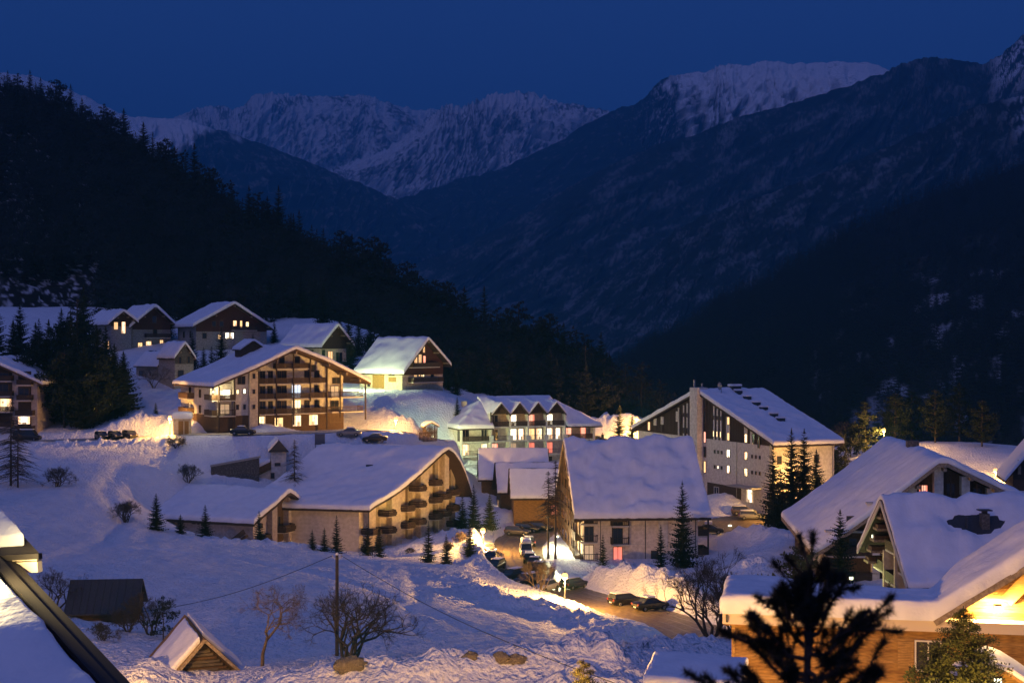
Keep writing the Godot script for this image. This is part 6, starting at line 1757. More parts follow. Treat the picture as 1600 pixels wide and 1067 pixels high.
	# ploughed banks: y is the height of the bank
	for b in [
		[[Vector3(-7.6, 11.4, -168.0), Vector3(-4.8, 12.4, -165.0), Vector3(-2.8, 12.2, -156.0), Vector3(0.0, 12.2, -150.0), Vector3(4.0, 11.6, -148.0), Vector3(8.3, 11.8, -142.0), Vector3(11.9, 12.3, -132.0)], [0.2, 0.5, 0.9, 1.2, 1.0, 0.7, 0.6], 2.4, 1.0],
		[[Vector3(7.4, 8.5, -182.0), Vector3(10.4, 9.2, -178.0), Vector3(13.7, 9.9, -174.0), Vector3(16.7, 10.0, -169.0), Vector3(19.3, 10.0, -162.0), Vector3(20.5, 10.5, -152.0)], [0.6, 2.1, 2.6, 2.5, 1.9, 0.8], 3.0, 1.0],
		[[Vector3(-8.3, 10.1, -218.0), Vector3(-5.1, 10.4, -208.0), Vector3(-4.0, 9.8, -198.0), Vector3(-3.2, 9.5, -190.0), Vector3(-0.8, 9.0, -178.0)], [0.8, 1.5, 1.3, 1.1, 0.7], 2.0, 0.9],
		[[Vector3(4.8, 9.5, -214.0), Vector3(4.1, 9.1, -203.0), Vector3(5.0, 8.8, -192.0), Vector3(7.1, 8.9, -186.0)], [0.6, 1.3, 1.2, 0.8], 2.0, 0.9],
		[[Vector3(-17.0, 9.9, -210.0), Vector3(-12.5, 10.3, -214.0), Vector3(-7.9, 10.6, -220.0), Vector3(-3.1, 10.8, -228.0)], [0.3, 1.0, 1.3, 1.3], 2.2, 0.9],
		[[Vector3(-71.2, 22.5, -249.0), Vector3(-69.2, 23.6, -252.0), Vector3(-66.9, 23.9, -254.0), Vector3(-62.9, 23.8, -252.0)], [0.6, 2.0, 1.9, 0.7], 4.0, 1.3],
		[[Vector3(-87.8, 22.4, -250.0), Vector3(-80.2, 22.5, -251.0), Vector3(-73.1, 22.6, -250.0)], [0.5, 0.9, 0.8], 1.6, 1.4],
		[[Vector3(-90.7, 21.8, -240.0), Vector3(-79.9, 21.6, -240.0), Vector3(-69.1, 22.0, -240.0), Vector3(-57.4, 22.8, -236.0)], [0.4, 0.6, 0.6, 0.4], 2.0, 1.3],
		[[Vector3(-56.9, 23.5, -234.0), Vector3(-50.9, 23.7, -231.0), Vector3(-46.6, 23.8, -230.0), Vector3(-41.6, 23.9, -231.0)], [0.2, 0.3, 0.3, 0.2], 2.0, 0.6],
		[[Vector3(-41.8, 23.7, -232.0), Vector3(-34.6, 23.6, -233.0), Vector3(-27.4, 23.7, -234.0), Vector3(-21.4, 23.5, -238.0), Vector3(-15.5, 22.2, -246.0)], [0.5, 0.8, 1.0, 0.9, 0.6], 2.0, 1.2],
		[[Vector3(-25.9, 26.0, -262.0), Vector3(-18.6, 25.9, -258.0), Vector3(-12.8, 24.4, -258.0)], [0.8, 2.0, 0.8], 4.5, 0.8],
		[[Vector3(28.1, 10.4, -208.0), Vector3(33.1, 10.8, -210.0), Vector3(36.2, 11.1, -206.0), Vector3(38.8, 11.6, -196.0)], [0.8, 1.7, 1.8, 0.8], 2.8, 0.7],
		[[Vector3(25.6, 10.8, -178.0), Vector3(29.3, 11.6, -176.0), Vector3(31.4, 11.9, -168.0)], [0.6, 2.0, 0.8], 4.0, 0.6],
		[[Vector3(13.5, 21.8, -300.0), Vector3(19.3, 22.1, -296.0), Vector3(24.4, 22.3, -293.0), Vector3(27.4, 21.9, -290.0)], [1.0, 2.6, 2.8, 1.2], 3.0, 0.9],
		[[Vector3(28.0, 9.9, -222.0), Vector3(30.7, 10.1, -224.0), Vector3(32.0, 10.6, -222.0)], [0.8, 2.2, 0.6], 1.8, 0.6],
		[[Vector3(-16.50, 20.82, -78.00), Vector3(-12.05, 22.15, -76.50), Vector3(-8.37, 22.47, -77.50), Vector3(-3.53, 22.88, -78.50), Vector3(1.1, 23.0, -80.0), Vector3(6.0, 22.6, -83.0)], [1.2, 2.0, 2.1, 2.1, 2.1, 1.8], 3.0, 0.4],
		[[Vector3(3.89, 23.26, -72.00), Vector3(7.4, 21.5, -86.0), Vector3(11.3, 19.0, -100.0), Vector3(14.6, 16.8, -108.0)], [0.6, 1.4, 1.2, 0.5], 4.0, 1.0],
		[[Vector3(20.52, 26.46, -60.00), Vector3(21.96, 26.64, -61.00), Vector3(24.16, 26.37, -61.00)], [0.4, 1.8, 1.2], 1.8, 0.3],
		[[Vector3(-44.4, 12.7, -186.0), Vector3(-37.6, 11.4, -190.0), Vector3(-31.8, 10.5, -196.0), Vector3(-27.0, 10.6, -200.0), Vector3(-23.4, 10.4, -200.0)], [0.2, 0.6, 0.7, 0.9, 0.4], 1.8, 0.7],
		[[Vector3(-3.3, 14.4, -124.0), Vector3(-6.5, 14.7, -132.0), Vector3(-12.5, 14.3, -146.0), Vector3(-21.6, 14.2, -160.0), Vector3(-31.8, 13.8, -168.0), Vector3(-43.3, 14.1, -172.0), Vector3(-50.3, 14.7, -162.0)], [-0.5, -0.5, -0.45, -0.45, -0.45, -0.45, -0.4], 1.0, 0.0],
		[[Vector3(-5.1, 15.9, -114.0), Vector3(-7.7, 15.2, -122.0), Vector3(-9.8, 14.5, -136.0), Vector3(-9.6, 13.9, -152.0), Vector3(-12.4, 13.2, -172.0)], [-0.4, -0.45, -0.45, -0.45, -0.3], 0.9, 0.0],
		[[Vector3(-56.8, 22.3, -236.0), Vector3(-61.5, 20.4, -224.0), Vector3(-59.9, 18.8, -208.0), Vector3(-52.7, 17.0, -192.0), Vector3(-49.3, 15.2, -174.0), Vector3(-50.0, 15.3, -150.0)], [-0.5, -0.6, -0.6, -0.6, -0.6, -0.5], 1.3, 0.0],
		[[Vector3(-25.5, 17.9, -92.0), Vector3(-24.9, 17.4, -97.0), Vector3(-24.5, 16.5, -101.0)], [0.5, 1.3, 1.0], 2.6, 0.4],
	]:
		var line := PackedVector3Array()
		for i in b[0].size():
			line.append(Vector3(b[0][i].x, b[1][i], b[0][i].z))
		add_bank(line, b[2], b[3])

func road_ribbon(called: String, line: PackedVector3Array, half: float, m: Material, lift := 0.05) -> void:
	var path := smooth_line(line, 10)
	var pts := PackedVector3Array()
	for i in path.size():
		var d := (path[mini(i + 1, path.size() - 1)] - path[maxi(i - 1, 0)])
		var s := Vector3(-d.z, 0, d.x).normalized()
		for j in 9:
			var k := j / 4.0 - 1.0
			var w := half * (1.0 + 0.1 * lumps.get_noise_2d(i * 5.0 + (90.0 if k > 0 else 0.0), 7.0))
			var p := path[i] + s * k * w
			p.y = path[i].y + lift - 0.05 * pow(absf(k), 3.0) + fine.get_noise_2d(p.x * 0.8, p.z * 0.8) * 0.03
			pts.append(p)
	var mb := MB.new()
	mb.grid(pts, path.size(), 9)
	setting(called, mb, m)

func lamps() -> void:
	street_lamp(Vector3(-58.5, 27.0, -243.0), "orange street lamp beside the small snow-capped garage", 430.0)
	street_lamp(Vector3(-20.2, 26.5, -247.0), "orange street lamp on the upper road right of the large apartment building", 520.0)
	street_lamp(Vector3(-30.2, 33.0, -286.0), "white street lamp in front of the floodlit yellow chalet", 260.0, "white")
	street_lamp(Vector3(-4.2, 12.8, -205.0), "orange street lamp left of the road by the young spruces", 520.0)
	street_lamp(Vector3(5.8, 14.3, -156.0), "orange street lamp in the snow bank in front of the road bend", 650.0)
	street_lamp(Vector3(33.9, 11.2, -221.0), "greenish white street lamp on the car park behind the cream chalet", 300.0, "white")
	street_lamp(Vector3(67.5, 23.9, -258.0), "orange street lamp behind the roof of the wide chalet, the farther left of the two", 420.0)
	street_lamp(Vector3(80.3, 18.6, -236.0), "orange street lamp at the right edge beyond the wide chalet's roof", 420.0)
	street_lamp(Vector3(44.1, 16.3, -221.0), "orange street lamp hidden among the spruces before the huge white building", 330.0)
	street_lamp(Vector3(24.9, 24.7, -284.0), "yellow street lamp half hidden by lit branches behind the hotel", 560.0)
	street_lamp(Vector3(-14.6, 22.3, -262.0), "white lamp hidden at the left corner of the white hotel", 260.0, "white")
	# the two lamps of the lane below the camera, just outside the picture
	street_lamp(Vector3(16.5, 27.0, -51.0), "street lamp of the lane in front of the golden timber house", 120.0, "orange")
	street_lamp(Vector3(-4.0, 27.2, -51.5), "street lamp of the lane below the terrace", 900.0, "orange")
	street_lamp(Vector3(-26.3, 21.6, -84.0), "street lamp behind the verge of the near roof, lighting the log hut", 330.0, "orange")
	wall_lamp(Vector3(6.6, 11.9, -205.0), -60, "white lamp under the galleries of the cream chalet, lighting the snow bank", 90.0, Color(1.0, 0.95, 0.75), "globe_white")
	wall_lamp(Vector3(38.8, 17.0, -234.0), -60, "white lamp at the entrance of the huge white building", 45.0, Color(1.0, 0.9, 0.65), "globe_white")
	wall_lamp(Vector3(-19.3, 15.9, -216.0), 47, "lamp lighting the topmost left balcony of the yellow apartment building", 3.0, Color(1.0, 0.85, 0.5), "globe_white")
	wall_lamp(Vector3(-12.2, 18.5, -226.0), 47, "lamp on the upper balcony wall of the yellow apartment building", 2.0, Color(1.0, 0.85, 0.5), "globe_white")
	wall_lamp(Vector3(33.1, 22.2, -130.0), -60, "lamp below the beams of the open left gable", 16.0, Color(1.0, 0.95, 0.6), "globe_white")
	wall_lamp(Vector3(32.0, 17.7, -134.0), -60, "pale green lamp between the open gable and the wide chalet", 26.0, Color(0.95, 1.0, 0.6), "globe_white")

# lumps of ploughed snow and earth left lying on the bank
func clods() -> void:
	for c in [[Vector3(-8.69, 22.57, -76.00), Vector3(0.95, 0.45, 0.6), "large earthy clod of ploughed snow on the near bank below the bare trees"], [Vector3(-2.28, 22.85, -78.00), Vector3(0.45, 0.3, 0.4), "small brown clod on the near bank, left of two side by side"], [Vector3(-0.60, 22.68, -78.00), Vector3(0.5, 0.35, 0.4), "brown clod on the near bank, its left neighbour a smaller one"], [Vector3(0.21, 22.61, -78.00), Vector3(0.6, 0.32, 0.4), "rightmost brown clod on the near bank above the bottom edge"]]:
		var pts := PackedVector3Array()
		for i in 13:
			for j in 20:
				var th := PI * i / 12.0
				var d := Vector3(sin(th) * cos(TAU * j / 19.0), cos(th), sin(th) * sin(TAU * j / 19.0))
				var r := 1.0 + 0.35 * lumps.get_noise_3dv(d * 9.0 + c[0]) + 0.3 * fine.get_noise_3dv(d * 6.0 + c[0])
				pts.append(Vector3(d.x * c[1].x, d.y * c[1].y, d.z * c[1].z) * r)
		var mb := MB.new()
		mb.grid(pts, 13, 20, PackedColorArray(), true)
		var t := tag(put("snow_clod", mb, M.clod), c[2], "snow clod", "clods on the near bank")
		t.position = Vector3(c[0].x, ground(c[0].x, c[0].z) + c[1].y * 0.35, c[0].z)
		t.rotation.y = c[0].x

func snow_pole() -> void:
	var p := spot(Vector3(-13.3, 15.7, -108.0).x, Vector3(-13.3, 15.7, -108.0).z)
	var t := thing("power_pole", "tall dark wooden power pole in the meadow with a cable to either side", "pole", p)
	var h: float = Vector3(-13.3, 23.8, -108.0).y - p.y
	var mb := MB.new()
	mb.tube(Vector3(0, -0.5, 0), Vector3(0, h, 0), 0.15, 0.12, 10, true)
	put("mast", mb, M.bark, t)
	var cap := MB.new()
	cap.tube(Vector3(0, h, 0), Vector3(0, h + 0.18, 0), 0.16, 0.05, 10, true)
	put("snow_cap", cap, M.roof_snow, t)
	var ins := MB.new()
	for s in [-1, 1]:
		ins.beam(Vector3(s * 0.1, h - 0.25, 0), Vector3(s * 0.32, h - 0.2, 0), 0.05, 0.05)
		ins.tube(Vector3(s * 0.32, h - 0.2, 0), Vector3(s * 0.32, h - 0.02, 0), 0.05, 0.04, 8, true)
	put("insulator", ins, M.plaster_white, t)
	for e in [[Vector3(-31.3, 17.5, -118.0), -1, "thin cable sagging from the pole to the left across the meadow"], [Vector3(6.24, 23.62, -66.00), 1, "thin cable running from the pole down to the right"]]:
		var c := MB.new()
		var a: Vector3 = p + Vector3(e[1] * 0.32, h - 0.05, 0)
		var prev := a
		for i in 24:
			var u := (i + 1) / 24.0
			var q: Vector3 = a.lerp(e[0], u) - Vector3(0, sin(PI * u) * 0.7, 0)
			c.tube(prev, q, 0.022, 0.022, 4)
			prev = q
		tag(put("cable", c, M.rubber), e[2], "cable")
	# the notice board on the upper road
	var b := Vector3(-31.5, 25.3, -233.0)
	var n := thing("notice_board", "dark notice board on two legs beside the upper road", "notice board", Vector3(b.x, ground(b.x, b.z), b.z), 5)
	for s in [-1, 1]:
		boxes(n, "leg", M.metal_dark, [[Vector3(s * 0.75 - 0.05, -0.5, -0.05), Vector3(s * 0.75 + 0.05, 3.0, 0.05)]])
	boxes(n, "board", M.board_grey, [[Vector3(-0.82, 1.35, 0.05), Vector3(0.82, 2.95, 0.11)]])
	boxes(n, "frame", M.metal_dark, [[Vector3(-0.88, 2.95, 0.03), Vector3(0.88, 3.03, 0.13)], [Vector3(-0.88, 1.27, 0.03), Vector3(0.88, 1.35, 0.13)]])
	# wooden shelter and fence left of the hotel
	var s := Vector3(-14.5, 22.3, -252.0)
	var g := thing("shelter", "small round-roofed wooden shelter left of the white hotel", "shelter", Vector3(s.x, ground(s.x, s.z), s.z), 15)
	boxes(g, "post", M.wood_brown, [[Vector3(-1.1, -0.5, -1), Vector3(-0.95, 2.2, -0.85)], [Vector3(0.95, -0.5, -1), Vector3(1.1, 2.2, -0.85)], [Vector3(-1.1, -0.5, 0.85), Vector3(-0.95, 2.2, 1)], [Vector3(0.95, -0.5, 0.85), Vector3(1.1, 2.2, 1)]])
	roof(g, [Vector2(-1.4, 2.1), Vector2(0, 2.9), Vector2(1.4, 2.1)], 1.3, -1.3, 0.12, 0.45, M.wood_brown, Transform3D(), 0.05)
	var fs := Vector3(-16.1, 20.9, -246.0)
	var fe := Vector3(-12.4, 21.3, -250.0)
	var fn := thing("fence", "low wooden fence at the left foot of the white hotel", "fence", Vector3(fs.x, ground(fs.x, fs.z), fs.z), rad_to_deg(atan2(-(fe.z - fs.z), fe.x - fs.x)))
	for k in 14:
		boxes(fn, "picket", M.wood_brown, [[Vector3(k * 0.32, -0.6, -0.02), Vector3(k * 0.32 + 0.2, 1.15, 0.03)]])
	boxes(fn, "rail", M.wood_brown, [[Vector3(0, 0.8, 0.031), Vector3(4.4, 0.92, 0.07)]])

func cars() -> void:
	var k := 0
	# x, depth along the road, heading, paint, estate, snow, lights, van, label
	var list := [
		[Vector3(12.9, 10.5, -161.0), 118, Color(0.1, 0.1, 0.12), true, 0.06, false, false, "dark estate car by the lumpy snow heap, the left of two in the foreground"],
		[Vector3(15.3, 10.5, -157.0), 118, Color(0.06, 0.06, 0.08), false, 0.14, false, false, "black car with snowy roof by the lumpy snow heap, right of two in front"],
		[Vector3(7.7, 9.1, -177.0), 140, Color(0.12, 0.11, 0.1), true, 0.05, false, false, "dark car tucked against the snow bank just behind the nearest street lamp"],
		[Vector3(4.2, 9.1, -175.0), -35, Color(0.75, 0.74, 0.7), false, 0.0, false, false, "silver car seen from behind, left of the nearest street lamp"],
		[Vector3(1.8, 9.3, -180.0), -42, Color(0.08, 0.07, 0.08), true, 0.06, false, false, "dark car nearest the camera in the left row of parked cars"],
		[Vector3(0.0, 9.4, -184.0), -40, Color(0.09, 0.08, 0.09), true, 0.08, false, false, "dark car second from the near end of the left row"],
		[Vector3(-2.2, 9.5, -191.0), -20, Color(0.1, 0.1, 0.11), true, 0.06, false, false, "dark car third from the near end of the left row"],
		[Vector3(-2.9, 9.7, -198.0), -10, Color(0.16, 0.15, 0.14), false, 0.12, false, false, "car with a snowy roof at the far end of the left row"],
		[Vector3(-3.5, 9.9, -205.0), 20, Color(0.2, 0.2, 0.22), false, 0.0, true, false, "small car with its headlight on below the left street lamp"],
		[Vector3(3.6, 9.1, -190.0), 170, Color(0.07, 0.07, 0.08), false, 0.06, false, false, "dark car at the near end of the right row of parked cars"],
		[Vector3(3.1, 9.3, -194.0), 172, Color(0.2, 0.19, 0.18), false, 0.05, false, false, "grey car second in the right row, its bonnet catching the light"],
		[Vector3(2.5, 9.3, -198.0), 176, Color(0.06, 0.06, 0.07), true, 0.06, false, false, "black car third in the right row, just before the white van"],
		[Vector3(2.0, 9.5, -204.0), 182, Color(0.8, 0.8, 0.8), true, 0.5, false, true, "white van buried under snow in the right row"],
		[Vector3(2.5, 9.6, -213.0), 188, Color(0.1, 0.1, 0.1), false, 0.08, false, false, "car behind the snow-covered van, at the far end of the right row"],
		[Vector3(0.9, 9.9, -225.0), 72, Color(0.32, 0.29, 0.27), true, 0.0, false, false, "grey-brown hatchback parked below the three small chalets"],
		[Vector3(2.5, 10.0, -229.0), 75, Color(0.07, 0.07, 0.08), true, 0.0, false, false, "dark car right behind the grey-brown hatchback"],
		[Vector3(4.6, 10.0, -231.0), 80, Color(0.05, 0.05, 0.06), true, 0.0, false, false, "darkest of the three cars parked below the small chalets"],
		[Vector3(38.1, 11.8, -226.0), 85, Color(0.5, 0.5, 0.48), true, 0.08, false, false, "pale estate car on the car park behind the greenish white lamp"],
		[Vector3(37.7, 12.1, -231.0), 85, Color(0.35, 0.3, 0.28), true, 0.12, false, false, "car with frosted windows behind the pale estate car"],
		[Vector3(37.0, 13.5, -243.0), 100, Color(0.07, 0.07, 0.08), false, 0.1, false, false, "dark car under the overhang of the huge white building"],
		[Vector3(30.0, 10.7, -215.0), 80, Color(0.1, 0.1, 0.1), false, 0.45, false, false, "car lying under snow at the right end of the cream chalet"],
		[Vector3(-27.2, 23.9, -237.0), -88, Color(0.45, 0.45, 0.46), false, 0.1, false, false, "silver car on the upper road right of the notice board"],
		[Vector3(-22.9, 23.7, -237.0), -86, Color(0.05, 0.05, 0.06), false, 0.06, false, false, "black car on the upper road, right of the silver one"],
		[Vector3(-44.5, 23.7, -235.0), 86, Color(0.05, 0.05, 0.06), false, 0.1, false, false, "dark car sunk behind the blue snow bank of the upper road"],
		[Vector3(-70.5, 23.3, -244.0), 28, Color(0.06, 0.06, 0.07), true, 0.05, false, false, "leftmost of three dark cars below the pine clump"],
		[Vector3(-68.1, 23.3, -244.0), 32, Color(0.06, 0.05, 0.06), true, 0.05, false, false, "middle one of three dark cars below the pine clump"],
		[Vector3(-65.6, 23.3, -244.0), 35, Color(0.2, 0.16, 0.14), true, 0.05, false, false, "rightmost of three cars below the pine clump, its end lit orange"],
		[Vector3(-84.3, 23.3, -247.0), 90, Color(0.1, 0.1, 0.12), true, 0.1, false, true, "dark van in front of the apartment block at the left edge"],
		[Vector3(17.1, 20.9, -284.0), 80, Color(0.06, 0.07, 0.09), true, 0.15, false, false, "dark car beside the person behind the hotel"],
	]
	for c in list:
		var p: Vector3 = c[0]
		car(c[7], Vector3(p.x, ground(p.x, p.z, false) + 0.06, p.z), c[1], c[2], c[3], c[4], c[5], c[6])

# signed distance to a tapered capsule
func capsule(p: Vector3, a: Vector3, b: Vector3, ra: float, rb: float) -> float:
	var ab := b - a
	var t := clampf((p - a).dot(ab) / ab.length_squared(), 0, 1)
	return p.distance_to(a + ab * t) - lerpf(ra, rb, t)

func person() -> void:
	var q := Vector3(18.1, 20.5, -284.0)
	var t := thing("person", "person in dark winter clothes standing by the lit snow bank behind the hotel", "person", Vector3(q.x, ground(q.x, q.z) - 0.03, q.z), 30)
	var bones := [[Vector3(-0.1, 0.06, 0.05), Vector3(-0.1, 0.5, 0.0), 0.06, 0.075], [Vector3(-0.1, 0.5, 0), Vector3(-0.09, 0.92, 0), 0.075, 0.1], [Vector3(0.11, 0.06, 0.03), Vector3(0.11, 0.5, 0.02), 0.06, 0.075], [Vector3(0.11, 0.5, 0.02), Vector3(0.09, 0.92, 0), 0.075, 0.1],
		[Vector3(-0.1, 0.05, 0.05), Vector3(-0.11, 0.05, 0.17), 0.055, 0.045], [Vector3(0.11, 0.05, 0.03), Vector3(0.13, 0.05, 0.15), 0.055, 0.045],
		[Vector3(0, 0.92, 0), Vector3(0, 1.32, 0), 0.17, 0.19], [Vector3(-0.17, 1.38, 0), Vector3(0.17, 1.38, 0), 0.1, 0.1], [Vector3(0, 1.4, 0), Vector3(0, 1.52, 0.01), 0.065, 0.06],
		[Vector3(-0.21, 1.38, 0), Vector3(-0.27, 1.1, -0.01), 0.075, 0.062], [Vector3(-0.27, 1.1, -0.01), Vector3(-0.24, 0.86, 0.06), 0.06, 0.05], [Vector3(0.21, 1.38, 0), Vector3(0.27, 1.1, -0.01), 0.075, 0.062], [Vector3(0.27, 1.1, -0.01), Vector3(0.24, 0.86, 0.06), 0.06, 0.05],
		[Vector3(-0.24, 0.84, 0.07), Vector3(-0.23, 0.76, 0.09), 0.045, 0.035], [Vector3(0.24, 0.84, 0.07), Vector3(0.23, 0.76, 0.09), 0.045, 0.035],
		[Vector3(0, 1.6, 0.015), Vector3(0, 1.68, 0.0), 0.095, 0.1], [Vector3(0, 1.6, 0.1), Vector3(0, 1.58, 0.125), 0.018, 0.014]]
	var s := 0.028
	var lo := Vector3(-0.42, -0.03, -0.28)
	var n := Vector3i(30, 66, 21)
	var field := PackedFloat32Array()
	field.resize(n.x * n.y * n.z)
	for i in n.x:
		for j in n.y:
			for k in n.z:
				var p := lo + Vector3(i, j, k) * s
				var d := 9.0
				for b in bones:
					var e := capsule(p, b[0], b[1], b[2], b[3])
					var h := clampf(0.5 + 0.5 * (d - e) / 0.035, 0, 1)
					d = lerpf(d, e, h) - 0.035 * h * (1.0 - h)
				field[(i * n.y + j) * n.z + k] = d
	# surface nets
	var mb := MB.new()
	var at := {}
	for i in n.x - 1:
		for j in n.y - 1:
			for k in n.z - 1:
				var sum := Vector3.ZERO
				var cuts := 0
				for e in [[0, 1], [2, 3], [4, 5], [6, 7], [0, 2], [1, 3], [4, 6], [5, 7], [0, 4], [1, 5], [2, 6], [3, 7]]:
					var c0 := Vector3i(i + (e[0] & 1), j + ((e[0] >> 1) & 1), k + (e[0] >> 2))
					var c1 := Vector3i(i + (e[1] & 1), j + ((e[1] >> 1) & 1), k + (e[1] >> 2))
					var f0 := field[(c0.x * n.y + c0.y) * n.z + c0.z]
					var f1 := field[(c1.x * n.y + c1.y) * n.z + c1.z]
					if (f0 < 0) != (f1 < 0):
						sum += (Vector3(c0) + (Vector3(c1) - Vector3(c0)) * (f0 / (f0 - f1)))
						cuts += 1
				if cuts:
					at[(i * n.y + j) * n.z + k] = mb.v.size()
					var p := lo + sum / cuts * s
					mb.v.append(p)
					var g := Vector3.ZERO
					for b in 8:
						var c := Vector3i(i + (b & 1), j + ((b >> 1) & 1), k + (b >> 2))
						g += Vector3(-1 if b & 1 == 0 else 1, -1 if b & 2 == 0 else 1, -1 if b & 4 == 0 else 1) * field[(c.x * n.y + c.y) * n.z + c.z]
					mb.n.append(g.normalized())
					var tone := Color(0.02, 0.022, 0.03)
					if p.y > 0.9 and p.y < 1.46:
						tone = Color(0.035, 0.04, 0.055)
					elif p.y >= 1.46:
						tone = Color(0.45, 0.28, 0.2) if p.z > 0.02 and p.y < 1.68 else Color(0.03, 0.025, 0.025)
					if p.y < 0.12:
						tone = Color(0.015, 0.013, 0.012)
					mb.c.append(tone)
	for i in range(1, n.x - 1):
		for j in range(1, n.y - 1):
			for k in range(1, n.z - 1):
				var f0 := field[(i * n.y + j) * n.z + k]
				for axis in 3:
					var o := Vector3i(1 if axis == 0 else 0, 1 if axis == 1 else 0, 1 if axis == 2 else 0)
					var f1 := field[((i + o.x) * n.y + j + o.y) * n.z + k + o.z]
					if (f0 < 0) == (f1 < 0):
						continue
					var u := Vector3i(o.z, o.x, o.y)
					var w := Vector3i(o.y, o.z, o.x)
					var q4 := []
					for m in [Vector3i.ZERO, u, u + w, w]:
						q4.append(at[((i - m.x) * n.y + j - m.y) * n.z + k - m.z])
					if f0 > 0:
						q4.reverse()
					mb.idx.append_array([q4[0], q4[2], q4[1], q4[0], q4[3], q4[2]])
	put("body", mb, M.painted_by_vertex, t)

